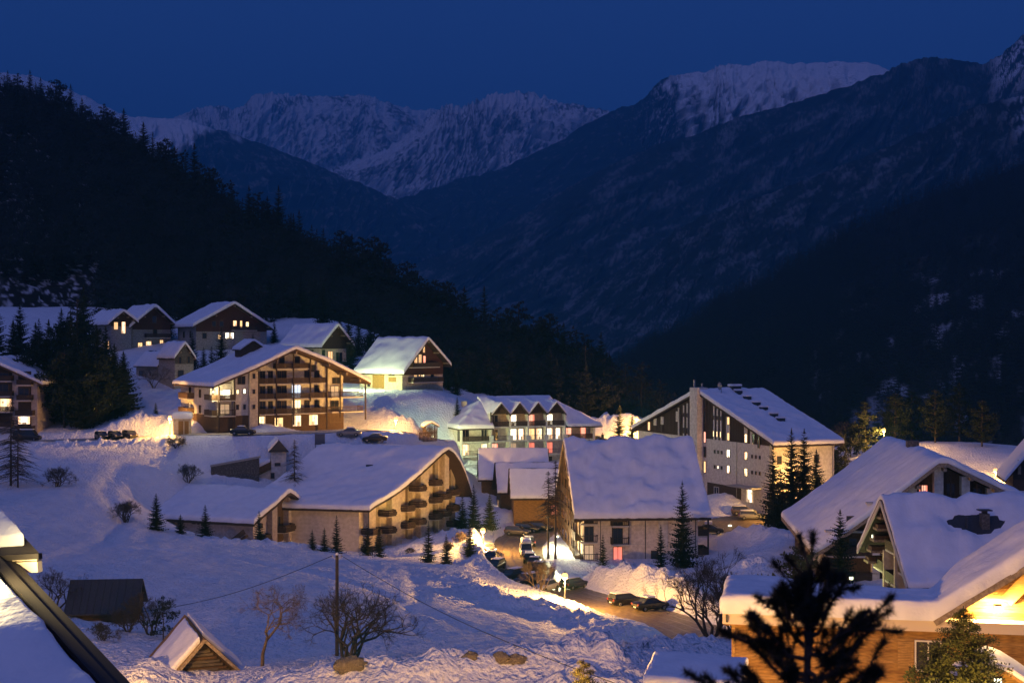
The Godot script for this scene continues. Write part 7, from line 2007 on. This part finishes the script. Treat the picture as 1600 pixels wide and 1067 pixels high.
func near_trees() -> void:
	# spruces, each with its own label: place, height, radius, seed, needles
	var list := [
		[Vector3(23.0, 10.8, -192.0), 11.8, 2.6, 1, "needles_dark", "large spruce in front of the right half of the cream chalet"],
		[Vector3(19.9, 10.0, -190.0), 6.2, 1.3, 2, "needles_dark", "small spruce at the left foot of the large one before the cream chalet"],
		[Vector3(11.9, 10.0, -186.0), 5.8, 1.25, 3, "needles_dark", "slim spruce before the balconies of the cream chalet"],
		[Vector3(39.3, 14.3, -214.0), 12.2, 2.9, 4, "needles_dark", "leftmost spruce before the orange wall of the huge white building"],
		[Vector3(41.9, 13.7, -213.0), 14.2, 3.2, 5, "needles_dark", "tall spruce before the orange wall, second from the left"],
		[Vector3(44.0, 13.8, -214.0), 13.6, 3.3, 6, "needles_dark", "tall dense spruce before the orange wall, third from the left"],
		[Vector3(46.7, 13.9, -218.0), 9.6, 2.7, 7, "needles_dark", "shorter spruce right of the two tall ones before the orange wall"],
		[Vector3(38.9, 14.2, -206.0), 9.0, 3, 8, "needles_dark", "broad dark spruce beside the car park below the orange wall"],
		[Vector3(35.1, 15.1, -152.0), 8.4, 2.5, 9, "needles_dark", "regular layered spruce standing between the two big roofs on the right"],
		[Vector3(-24.2, 11.0, -196.0), 5.4, 1.23, 10, "needles_dark", "small spruce seen exactly above the power pole"],
		[Vector3(-26.0, 11.2, -197.0), 3.5, 1.04, 11, "needles_dark", "low spruce just left of the one above the power pole"],
		[Vector3(-27.7, 11.4, -197.0), 3.0, 0.91, 12, "needles_dark", "lowest small spruce before the blank yellow wall"],
		[Vector3(-20.4, 10.4, -200.0), 4.6, 1.30, 13, "needles_dark", "small spruce at the corner of the yellow apartment building"],
		[Vector3(-18.3, 9.8, -196.0), 4.3, 1.17, 14, "needles_dark", "small spruce in the snow right of the yellow building's corner"],
		[Vector3(-11.3, 10.1, -192.0), 5.7, 1.30, 15, "needles_dark", "small spruce in the snow below the hexagonal balconies"],
		[Vector3(-8.8, 10.0, -190.0), 4.1, 1.17, 16, "needles_dark", "low spruce right of the one below the hexagonal balconies"],
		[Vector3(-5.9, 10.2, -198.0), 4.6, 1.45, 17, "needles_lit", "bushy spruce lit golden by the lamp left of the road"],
		[Vector3(-34.9, 11.6, -196.0), 4.8, 1.1, 18, "needles_dark", "spruce at the corner of the low pale wing by the stair"],
		[Vector3(-41.9, 13.1, -194.0), 4.6, 1.43, 19, "needles_dark", "small spruce before the pale wall of the low wing"],
		[Vector3(-44.8, 14.0, -192.0), 2.6, 1.04, 20, "needles_dark", "tiny spruce at the left end of the low wing"],
		[Vector3(-47.6, 14.8, -190.0), 4.9, 1.56, 21, "needles_dark", "spruce standing left of the low wing in the meadow"],
		[Vector3(-15.6, 28.0, -270.0), 4.2, 1.0, 22, "needles_dark", "left of the two small spruces on the blue slope behind the hotel"],
		[Vector3(-10.8, 28.1, -280.0), 4.0, 1.1, 23, "needles_dark", "right of the two small spruces on the blue slope behind the hotel"],
		[Vector3(-64.7, 27.1, -258.0), 2.4, 0.7, 24, "needles_dark", "tiny spruce alone on the slope above the garage"],
		[Vector3(-6.0, 11.9, -222.0), 7.5, 1.9, 25, "needles_dark", "dark spruce beside the right end of the yellow apartment building"],
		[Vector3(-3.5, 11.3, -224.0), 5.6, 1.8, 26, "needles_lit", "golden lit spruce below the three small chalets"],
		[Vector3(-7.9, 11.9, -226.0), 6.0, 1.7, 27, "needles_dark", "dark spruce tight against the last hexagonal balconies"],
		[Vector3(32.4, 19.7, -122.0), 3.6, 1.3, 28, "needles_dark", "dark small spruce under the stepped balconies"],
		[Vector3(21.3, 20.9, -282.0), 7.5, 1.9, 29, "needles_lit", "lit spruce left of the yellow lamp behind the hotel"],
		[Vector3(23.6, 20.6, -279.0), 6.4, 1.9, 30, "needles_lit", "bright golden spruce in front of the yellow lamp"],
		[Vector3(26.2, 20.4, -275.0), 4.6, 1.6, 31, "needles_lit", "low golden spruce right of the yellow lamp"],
		[Vector3(-81.4, 21.5, -262.0), 21, 4.3, 43, "needles_dark", "tall fir in the middle of the clump above the three dark cars"],
		[Vector3(-86.1, 21.4, -264.0), 19, 5.2, 44, "needles_dark", "fir at the left of the clump, beside the pale apartment block"],
		[Vector3(-76.6, 21.8, -262.0), 17.5, 5.2, 45, "needles_dark", "fir of the clump right of the tallest tree"],
		[Vector3(-73.9, 22.4, -264.0), 13.5, 3.8, 46, "needles_dark", "lowest fir at the right rim of the clump, lit from below"],
		[Vector3(-84.4, 23.1, -280.0), 22, 5.2, 47, "needles_dark", "fir rising behind the clump with the highest top"],
		[Vector3(-97.0, 24.1, -280.0), 19, 5.2, 48, "needles_dark", "fir behind the roof of the pale apartment block"],
		[Vector3(-103.9, 25.1, -285.0), 20, 5.2, 49, "needles_dark", "fir at the left edge above the pale apartment block"],
		[Vector3(-91.2, 20.8, -272.0), 17, 4.8, 64, "needles_dark", "fir filling the clump between the apartment block and its left pine"],
		[Vector3(-86.9, 21.3, -274.0), 19, 5.0, 65, "needles_dark", "fir filling the middle of the clump from behind"],
		[Vector3(-77.5, 21.9, -257.0), 15, 4.4, 66, "needles_dark", "fir at the front of the clump over the leftmost dark car"],
		[Vector3(-77.2, 22.2, -270.0), 16, 4.6, 67, "needles_dark", "fir at the right of the clump in the second row"],
		[Vector3(-73.3, 22.8, -268.0), 11, 3.8, 68, "needles_dark", "low fir closing the clump on the right, over the snow heap"],
		[Vector3(-94.8, 21.0, -270.0), 18, 5.0, 69, "needles_dark", "fir behind the lit rooms of the apartment block"],
		[Vector3(19.4, 21.3, -300.0), 5.2, 1.2, 32, "needles_dark", "thin dark spruce in the snow behind the hotel's right corner"],
	]
	for s in list:
		var p: Vector3 = s[0]
		make_spruce(s[5], Vector3(p.x, ground(p.x, p.z) - 0.1, p.z), s[1], s[2], s[3], s[4], 30 if s[2] > 3.5 else 0)
	# dark conifers between the upper chalets
	var g := RandomNumberGenerator.new()
	g.seed = 8
	var first: Node3D = null
	for q in [Vector3(-81.8, 41.7, -338.0), Vector3(-67.5, 32.4, -300.0), Vector3(-65.1, 33.7, -300.0), Vector3(-61.8, 33.0, -302.0), Vector3(-104.8, 42.1, -345.0), Vector3(-106.3, 40.5, -340.0), Vector3(-56.1, 42.8, -335.0), Vector3(-37.0, 36.2, -322.0), Vector3(-35.4, 38.3, -328.0), Vector3(-33.5, 39.0, -335.0), Vector3(-34.7, 32.9, -306.0), Vector3(-31.8, 41.3, -345.0), Vector3(-29.6, 42.1, -350.0), Vector3(-45.4, 43.3, -342.0), Vector3(-41.3, 42.1, -340.0), Vector3(-14.0, 30.7, -310.0), Vector3(-12.1, 29.2, -305.0), Vector3(-15.8, 34.7, -320.0), Vector3(-8.6, 29.0, -320.0), Vector3(-5.2, 30.1, -330.0), Vector3(-1.4, 27.2, -322.0), Vector3(-105.9, 36.2, -318.0), Vector3(-98.4, 33.6, -308.0), Vector3(-111.6, 34.8, -318.0), Vector3(-92.0, 45.5, -362.0), Vector3(-90.3, 45.8, -365.0), Vector3(-61.6, 45.4, -360.0), Vector3(-57.5, 47.0, -360.0), Vector3(-53.2, 47.3, -358.0), Vector3(-58.7, 36.2, -322.0), Vector3(-52.0, 32.4, -300.0), Vector3(-61.3, 30.0, -290.0)]:
		var at := Vector3(q.x, ground(q.x, q.z) - 0.2, q.z)
		var size := g.randf_range(0.55, 1.25)
		if first == null:
			first = make_spruce("dark conifer among the scattered trees between the upper chalets", at, 9.0, 2.5, 300, "needles_dark", 20, "scattered conifers between the upper chalets")
		else:
			copy(first, "spruce_tree", "dark conifer among the scattered trees between the upper chalets", at, g.randf() * 360.0, size, "scattered conifers between the upper chalets")
	# pines
	var pines := [
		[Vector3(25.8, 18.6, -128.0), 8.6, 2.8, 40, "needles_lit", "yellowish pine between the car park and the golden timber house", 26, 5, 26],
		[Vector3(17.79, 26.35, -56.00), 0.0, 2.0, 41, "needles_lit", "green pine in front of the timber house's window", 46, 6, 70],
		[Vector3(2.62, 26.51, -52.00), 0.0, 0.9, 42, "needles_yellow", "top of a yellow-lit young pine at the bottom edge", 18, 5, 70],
		[Vector3(63.9, 17.3, -268.0), 6.5, 2.0, 50, "needles_dark", "small pine beyond the huge white building", 34, 5, 26],
		[Vector3(65.1, 17.8, -262.0), 11.0, 3.0, 51, "needles_dark", "dark pine left of the lamp behind the wide chalet", 34, 5, 26],
		[Vector3(52.9, 15.0, -235.0), 8.8, 3.0, 52, "needles_dark", "dark pine between the spruces and the wide chalet's roof", 34, 5, 26],
		[Vector3(86.6, 15.7, -275.0), 12.0, 3.2, 53, "needles_dark", "dim pine behind the ridge of the wide chalet", 34, 5, 26],
		[Vector3(80.2, 17.1, -285.0), 11.0, 3.2, 54, "needles_dark", "dim pine right of the lamp behind the wide chalet", 34, 5, 26],
		[Vector3(-81.3, 21.8, -258.0), 15.0, 5.0, 111, "needles_dark", "bushy pine at the front of the clump, just left of its middle", 40, 5, 30],
		[Vector3(-88.6, 21.3, -266.0), 17.0, 5.2, 112, "needles_dark", "bushy pine leaning out at the left side of the clump", 40, 5, 30],
		[Vector3(-75.8, 22.2, -259.0), 13.0, 4.6, 113, "needles_dark", "bushy pine at the front right of the clump over the three cars", 40, 5, 30],
		[Vector3(-84.5, 21.8, -276.0), 21.0, 5.0, 114, "needles_dark", "broad-headed pine standing above the clump's middle", 40, 5, 30],
		[Vector3(73.4, 16.6, -272.0), 10.0, 2.8, 101, "needles_dark", "dark pine just right of the lamp behind the wide chalet", 34, 5, 26],
		[Vector3(79.8, 16.3, -268.0), 10.5, 3.0, 102, "needles_dark", "dark pine behind the middle of the wide chalet's ridge", 34, 5, 26],
		[Vector3(86.7, 15.4, -262.0), 9.0, 2.8, 103, "needles_dark", "dark pine left of the lamp at the right edge", 34, 5, 26],
		[Vector3(52.4, 15.3, -240.0), 9.5, 2.8, 104, "needles_dark", "dark pine right of the spruces at the corner of the huge white building", 34, 5, 26],
		[Vector3(58.8, 16.8, -256.0), 8.5, 2.6, 105, "needles_dark", "dark pine beyond the right corner of the huge white building", 34, 5, 26],
		[Vector3(17.1, 22.0, -330.0), 14.5, 3.4, 55, "needles_forest", "tall pale-stemmed pine behind the hotel, leftmost of the dark row", 24, 5, 22],
		[Vector3(21.9, 21.7, -335.0), 12.5, 3.6, 56, "needles_forest", "bushy pine behind the hotel, second of the dark row", 24, 5, 22],
		[Vector3(26.4, 22.0, -330.0), 12.0, 3.6, 57, "needles_forest", "pine behind the yellow lamp, third of the dark row", 24, 5, 22],
		[Vector3(29.8, 22.2, -326.0), 13.0, 3.4, 58, "needles_forest", "broad-topped pine behind the yellow lamp, fourth of the dark row", 24, 5, 22],
		[Vector3(33.6, 21.7, -322.0), 10.0, 3.4, 59, "needles_forest", "pine above the left end of the huge white building", 24, 5, 22],
		[Vector3(12.8, 22.4, -335.0), 9.0, 3.2, 60, "needles_forest", "low dark pine before the snowy hut beyond the hotel", 22, 5, 22],
		[Vector3(7.5, 23.9, -335.0), 8.5, 3.4, 61, "needles_forest", "low wide pine above the hotel's right roof", 22, 5, 22],
		[Vector3(33.4, 14.3, -165.0), 3.6, 1.9, 62, "needles_dark", "low dark shrubby pine left of the layered spruce", 18, 5, 22],
		[Vector3(-23.72, 26.95, -68.00), 4.2, 1.7, 63, "needles_dark", "dark pine below the near eave at the left edge", 22, 5, 30],
		[Vector3(-28.5, 17.0, -116.0), 3.6, 1.4, 64, "needles_dark", "young pine right of the lonely dark hut", 16, 4, 26],
	]
	for s in pines:
		var p: Vector3 = s[0]
		var h: float = s[1]
		var low := 0.1 if h < 13 else 0.18
		var bit := 0.8 if h < 5 else 1.0
		if h == 0.0:      # the two whose tops alone show above the bottom edge
			bit = 0.5
			h = (Vector3(17.79, 29.88, -56.00).y if s[3] == 41 else Vector3(2.62, 28.66, -52.00).y) - ground(p.x, p.z)
			low = 0.35 if s[3] == 41 else 0.6
		var parts := pine_parts(h, s[2], s[3], s[6], s[7], s[8], low, bit, s[1] == 0.0)
		plant("pine_tree", s[5], "pine tree", Vector3(p.x, ground(p.x, p.z) - 0.1, p.z), parts, [M.bark_pale if s[3] == 55 else M.bark, M[s[4]]], ["trunk", "crown"])
	# bare trees and bushes
	var bare := [
		[Vector3(-17.4, 17.3, -99.0), 5.8, 71, 7, 1.1, 1, 0.02, "gnarled bare tree with a bent trunk left of the power pole", "bare_tree"],
		[Vector3(-11.5, 17.5, -100.0), 6.0, 72, 6, 0.9, 6, 0.0, "wide bare tree of several stems spreading around the power pole", "bare_tree"],
		[Vector3(16.6, 16.0, -118.0), 6.6, 73, 7, 0.5, 6, 0.0, "tall bare bush in front of the road's right bend", "bare_bush"],
		[Vector3(17.3, 16.9, -110.0), 4.6, 74, 7, 0.6, 6, 0.0, "brown bare bush touching the snowy roof of the timber house", "bare_bush"],
		[Vector3(3.2, 10.0, -168.0), 3.9, 75, 6, 0.4, 6, 0.0, "young bare bush lit golden beside the silver car", "bare_bush_lit"],
		[Vector3(-41.2, 15.0, -128.0), 4.2, 76, 6, 0.7, 3, 0.0, "bare apple tree left of the lonely dark hut", "bare_tree"],
		[Vector3(-31.9, 15.3, -118.0), 2.4, 77, 6, 0.8, 7, 0.0, "low thicket in front of the lonely dark hut", "bare_bush"],
		[Vector3(-32.3, 16.5, -112.0), 1.8, 78, 6, 0.8, 7, 0.0, "low scrub below the lonely dark hut's left corner", "bare_bush"],
		[Vector3(-30.0, 16.0, -118.0), 3.6, 79, 6, 0.5, 5, 0.0, "thin bare sapling right of the lonely dark hut", "bare_bush"],
		[Vector3(-65.5, 18.5, -205.0), 3.4, 80, 6, 0.8, 8, 0.0, "round dark bush in the blue hollow of the meadow", "bare_bush"],
		[Vector3(-52.2, 15.7, -192.0), 3.4, 81, 6, 0.7, 7, 0.0, "bare bush alone in the meadow left of the low wing", "bare_bush"],
		[Vector3(-50.6, 18.2, -222.0), 3.4, 82, 6, 0.7, 6, 0.0, "bare bush on the slope above the low wing", "bare_bush"],
		[Vector3(-71.6, 31.5, -284.0), 5.0, 83, 6, 0.8, 3, 0.0, "bare tree before the low part of the stone barn", "bare_tree"],
		[Vector3(-15.1, 24.6, -255.0), 3.0, 84, 6, 0.8, 6, 0.0, "bare bush lit by the lamp beside the round-roofed shelter", "bare_bush_lit"],
		[Vector3(-9.2, 10.0, -204.0), 1.5, 85, 6, 0.8, 8, 0.0, "low golden lit shrub under the hexagonal balconies", "bare_bush_lit"],
		[Vector3(-7.5, 10.4, -208.0), 1.8, 86, 6, 0.8, 8, 0.0, "golden lit shrub left of the road lamp", "bare_bush_lit"],
		[Vector3(-14.8, 9.2, -206.0), 1.2, 87, 5, 0.8, 8, 0.0, "dark low shrub at the foot of the yellow apartment building", "bare_bush"],
		[Vector3(-54.8, 22.6, -232.0), 2.6, 88, 6, 0.8, 8, 0.0, "dark bush on the bank below the orange lamp by the garage", "bare_bush"],
		[Vector3(3.0, 28.4, -328.0), 7.5, 89, 6, 0.6, 2, 0.0, "bare round-crowned tree above the hotel roof", "bare_tree"],
		[Vector3(67.9, 18.3, -290.0), 5.0, 90, 6, 0.7, 3, 0.0, "bare tree lit by the lamp beyond the huge white building", "bare_bush_lit"],
	]
	for s in bare:
		var p: Vector3 = s[0]
		var parts := bare_tree(s[1], s[2], s[3], s[4], s[5], s[6], 0.5)
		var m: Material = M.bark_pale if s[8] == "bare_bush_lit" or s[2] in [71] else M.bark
		plant("bare_tree" if s[8] == "bare_tree" else "bare_bush", s[7], "bare tree" if s[8] == "bare_tree" else "bush", Vector3(p.x, ground(p.x, p.z) - 0.1, p.z), parts, [m, m], ["trunk", "twigs"], 0.0)
	# bare larches
	for s in [[Vector3(-34.0, 18.2, -222.0), 12.6, 3.2, 91, 0.15, "bare larch with drooping branches before the large apartment building"], [Vector3(-72.3, 19.8, -205.0), 13.0, 4.0, 92, 0.1, "bare larch with drooping branches before the block at the left edge"], [Vector3(-70.6, 19.5, -203.0), 10.0, 3.6, 93, 0.1, "second bare larch close to the first at the left edge"], [Vector3(5.1, 9.5, -200.0), 12.4, 1.9, 94, 0.45, "slim bare larch left of the two by the bright snow bank"], [Vector3(6.1, 9.7, -199.0), 13.8, 1.7, 95, 0.5, "slimmer bare larch right of the two by the bright snow bank"]]:
		var p: Vector3 = s[0]
		plant("larch_tree", s[5], "larch tree", Vector3(p.x, ground(p.x, p.z) - 0.1, p.z), larch_parts(s[1], s[2], s[3], s[4]), [M.bark, M.bark], ["trunk", "branches"])

# the top of a pine close to the camera: long needles in tufts along each twig
func near_pine(label: String, at: Vector3, h: float, seed_: int, shoots: Array) -> void:
	var g := RandomNumberGenerator.new()
	g.seed = seed_
	var wood := MB.new()
	var mb := MB.new()
	wood.tube(Vector3(0, -1.6, 0), Vector3(0, h * 0.75, 0), 0.035, 0.014, 8)
	for s in shoots:      # root height, tip
		var a := Vector3(0, s[0], 0)
		var b: Vector3 = s[1]
		var mid := a.lerp(b, 0.5) + Vector3(0, -0.06, 0)
		wood.tube(a, mid, 0.014, 0.01, 6)
		wood.tube(mid, b, 0.01, 0.005, 6)
		var twigs := [[mid, b]]
		for k in 6:
			var u := g.randf_range(0.3, 0.98)
			var o := a.lerp(b, u)
			var d := ((b - a).normalized() + Vector3(g.randfn(), g.randfn() * 0.6 + 0.35, g.randfn()) * 0.55).normalized()
			var e := o + d * g.randf_range(0.08, 0.2)
			wood.tube(o, e, 0.006, 0.003, 5)
			twigs.append([o.lerp(e, 0.4), e])
		for t2 in twigs:
			var l: float = t2[0].distance_to(t2[1])
			var d: Vector3 = (t2[1] - t2[0]).normalized()
			for k in int(clampf(l * 1500, 150, 340)):
				var o: Vector3 = t2[0].lerp(t2[1], pow(g.randf(), 0.6))
				var e := (d * g.randf_range(0.2, 1.1) + Vector3(g.randfn(), g.randfn(), g.randfn()) * 0.55).normalized()
				var s2 := e.cross(Vector3(g.randfn(), g.randfn(), g.randfn())).normalized() * 0.003
				var tip := o + e * g.randf_range(0.035, 0.06)
				mb.tri(o - s2, o + s2, tip)
	plant("pine_tree", label, "pine tree", at, [wood, mb], [M.bark, M.needles_dark], ["trunk", "needles"])

func _ready() -> void:
	# camera, sky, twilight, exposure
	var cam := Camera3D.new()
	cam.name = "camera"
	cam.fov = 27.0
	cam.near = 0.3
	cam.far = 30000.0
	cam.position = Vector3(0, 40, 0)
	var lens := CameraAttributesPhysical.new()
	lens.frustum_focal_length = 50.0
	lens.frustum_focus_distance = 160.0
	lens.frustum_near = 0.3
	lens.frustum_far = 30000.0
	lens.exposure_aperture = 3.5
	lens.exposure_multiplier = 1.0
	cam.attributes = lens
	add_child(cam)
	cam.current = true
	var env := Environment.new()
	env.background_mode = Environment.BG_SKY
	var sky := ProceduralSkyMaterial.new()
	sky.sky_top_color = Color(0.155, 0.282, 0.56)
	sky.sky_horizon_color = Color(0.145, 0.268, 0.53)
	sky.sky_curve = 0.18
	sky.ground_bottom_color = Color(0.05, 0.06, 0.12)
	sky.ground_horizon_color = Color(0.08, 0.12, 0.26)
	sky.sun_angle_max = 0.0
	env.sky = Sky.new()
	env.sky.sky_material = sky
	env.tonemap_mode = Environment.TONE_MAPPER_LINEAR
	env.tonemap_exposure = 1.0
	env.sdfgi_enabled = true
	env.ssao_enabled = true
	env.ssil_enabled = true
	env.fog_enabled = true
	env.fog_density = 0.00014
	env.fog_light_color = Color(0.36, 0.78, 1.0)
	var we := WorldEnvironment.new()
	we.name = "world_environment"
	we.environment = env
	add_child(we)
	var sun := DirectionalLight3D.new()
	sun.name = "twilight_glow"
	sun.light_color = Color(0.88, 0.78, 0.98)
	sun.light_energy = 0.125
	sun.light_angular_distance = 55.0
	sun.shadow_enabled = true
	sun.sky_mode = DirectionalLight3D.SKY_MODE_LIGHT_ONLY
	sun.rotation_degrees = Vector3(-48, -28, 0)
	add_child(sun)

	rng.seed = 11
	lumps.seed = 21
	lumps.frequency = 0.18
	lumps.fractal_octaves = 3
	fine.seed = 22
	fine.frequency = 0.75
	fine.fractal_octaves = 2
	broad.seed = 23
	broad.frequency = 0.045
	make_materials()
	survey()
	make_ground()
	road_ribbon("road", roads[0][0], 4.4, M.road)
	road_ribbon("upper_road", roads[1][0], 3.2, M.packed_snow)
	road_ribbon("car_park", roads[2][0], 5.8, M.road)
	for k in 4:
		var side := PackedVector3Array()
		var path: PackedVector3Array = roads[0][0]
		for i in path.size():
			var d := path[mini(i + 1, path.size() - 1)] - path[maxi(i - 1, 0)]
			side.append(path[i] + Vector3(-d.z, 0, d.x).normalized() * [-2.1, -0.7, 0.8, 2.2][k])
		road_ribbon("road_wheel_track", side, 0.26, M.wheel_track, 0.064)
	make_mountains()
	make_right_hill()
	make_left_hill()
	big_apartment()
	front_apartment()
	gabled_hotel()
	white_building()
	centre_chalet()
	right_chalet()
	balcony_house()
	timber_house()
	upper_chalets()
	edge_block()
	middle_huts()
	near_roofs()
	lamps()
	snow_pole()
	clods()
	near_trees()
	cars()
	person()
	var shoots := []
	var g := RandomNumberGenerator.new()
	g.seed = 9
	for k in 31:
		var a := k * 2.4
		var y := 0.5 - k * 0.027
		var l := 0.08 + 0.0165 * k
		shoots.append([y - 0.1, Vector3(cos(a) * l * g.randf_range(0.75, 1.15), y + g.randf_range(-0.02, 0.12), sin(a) * l)])
	shoots.append([0.3, Vector3(0.02, 0.6, 0)])
	shoots.append([0.0, Vector3(0.34, 0.4, 0.02)])
	shoots.append([-0.2, Vector3(0.3, 0.14, 0.1)])
	shoots.append([-0.15, Vector3(-0.6, 0.1, 0.0)])
	shoots.append([0.05, Vector3(-0.3, 0.26, 0.05)])
	near_pine("black silhouette of a pine top close to the camera at the bottom", Vector3(1.455, 38.278, -7.000), 0.75, 15, shoots)
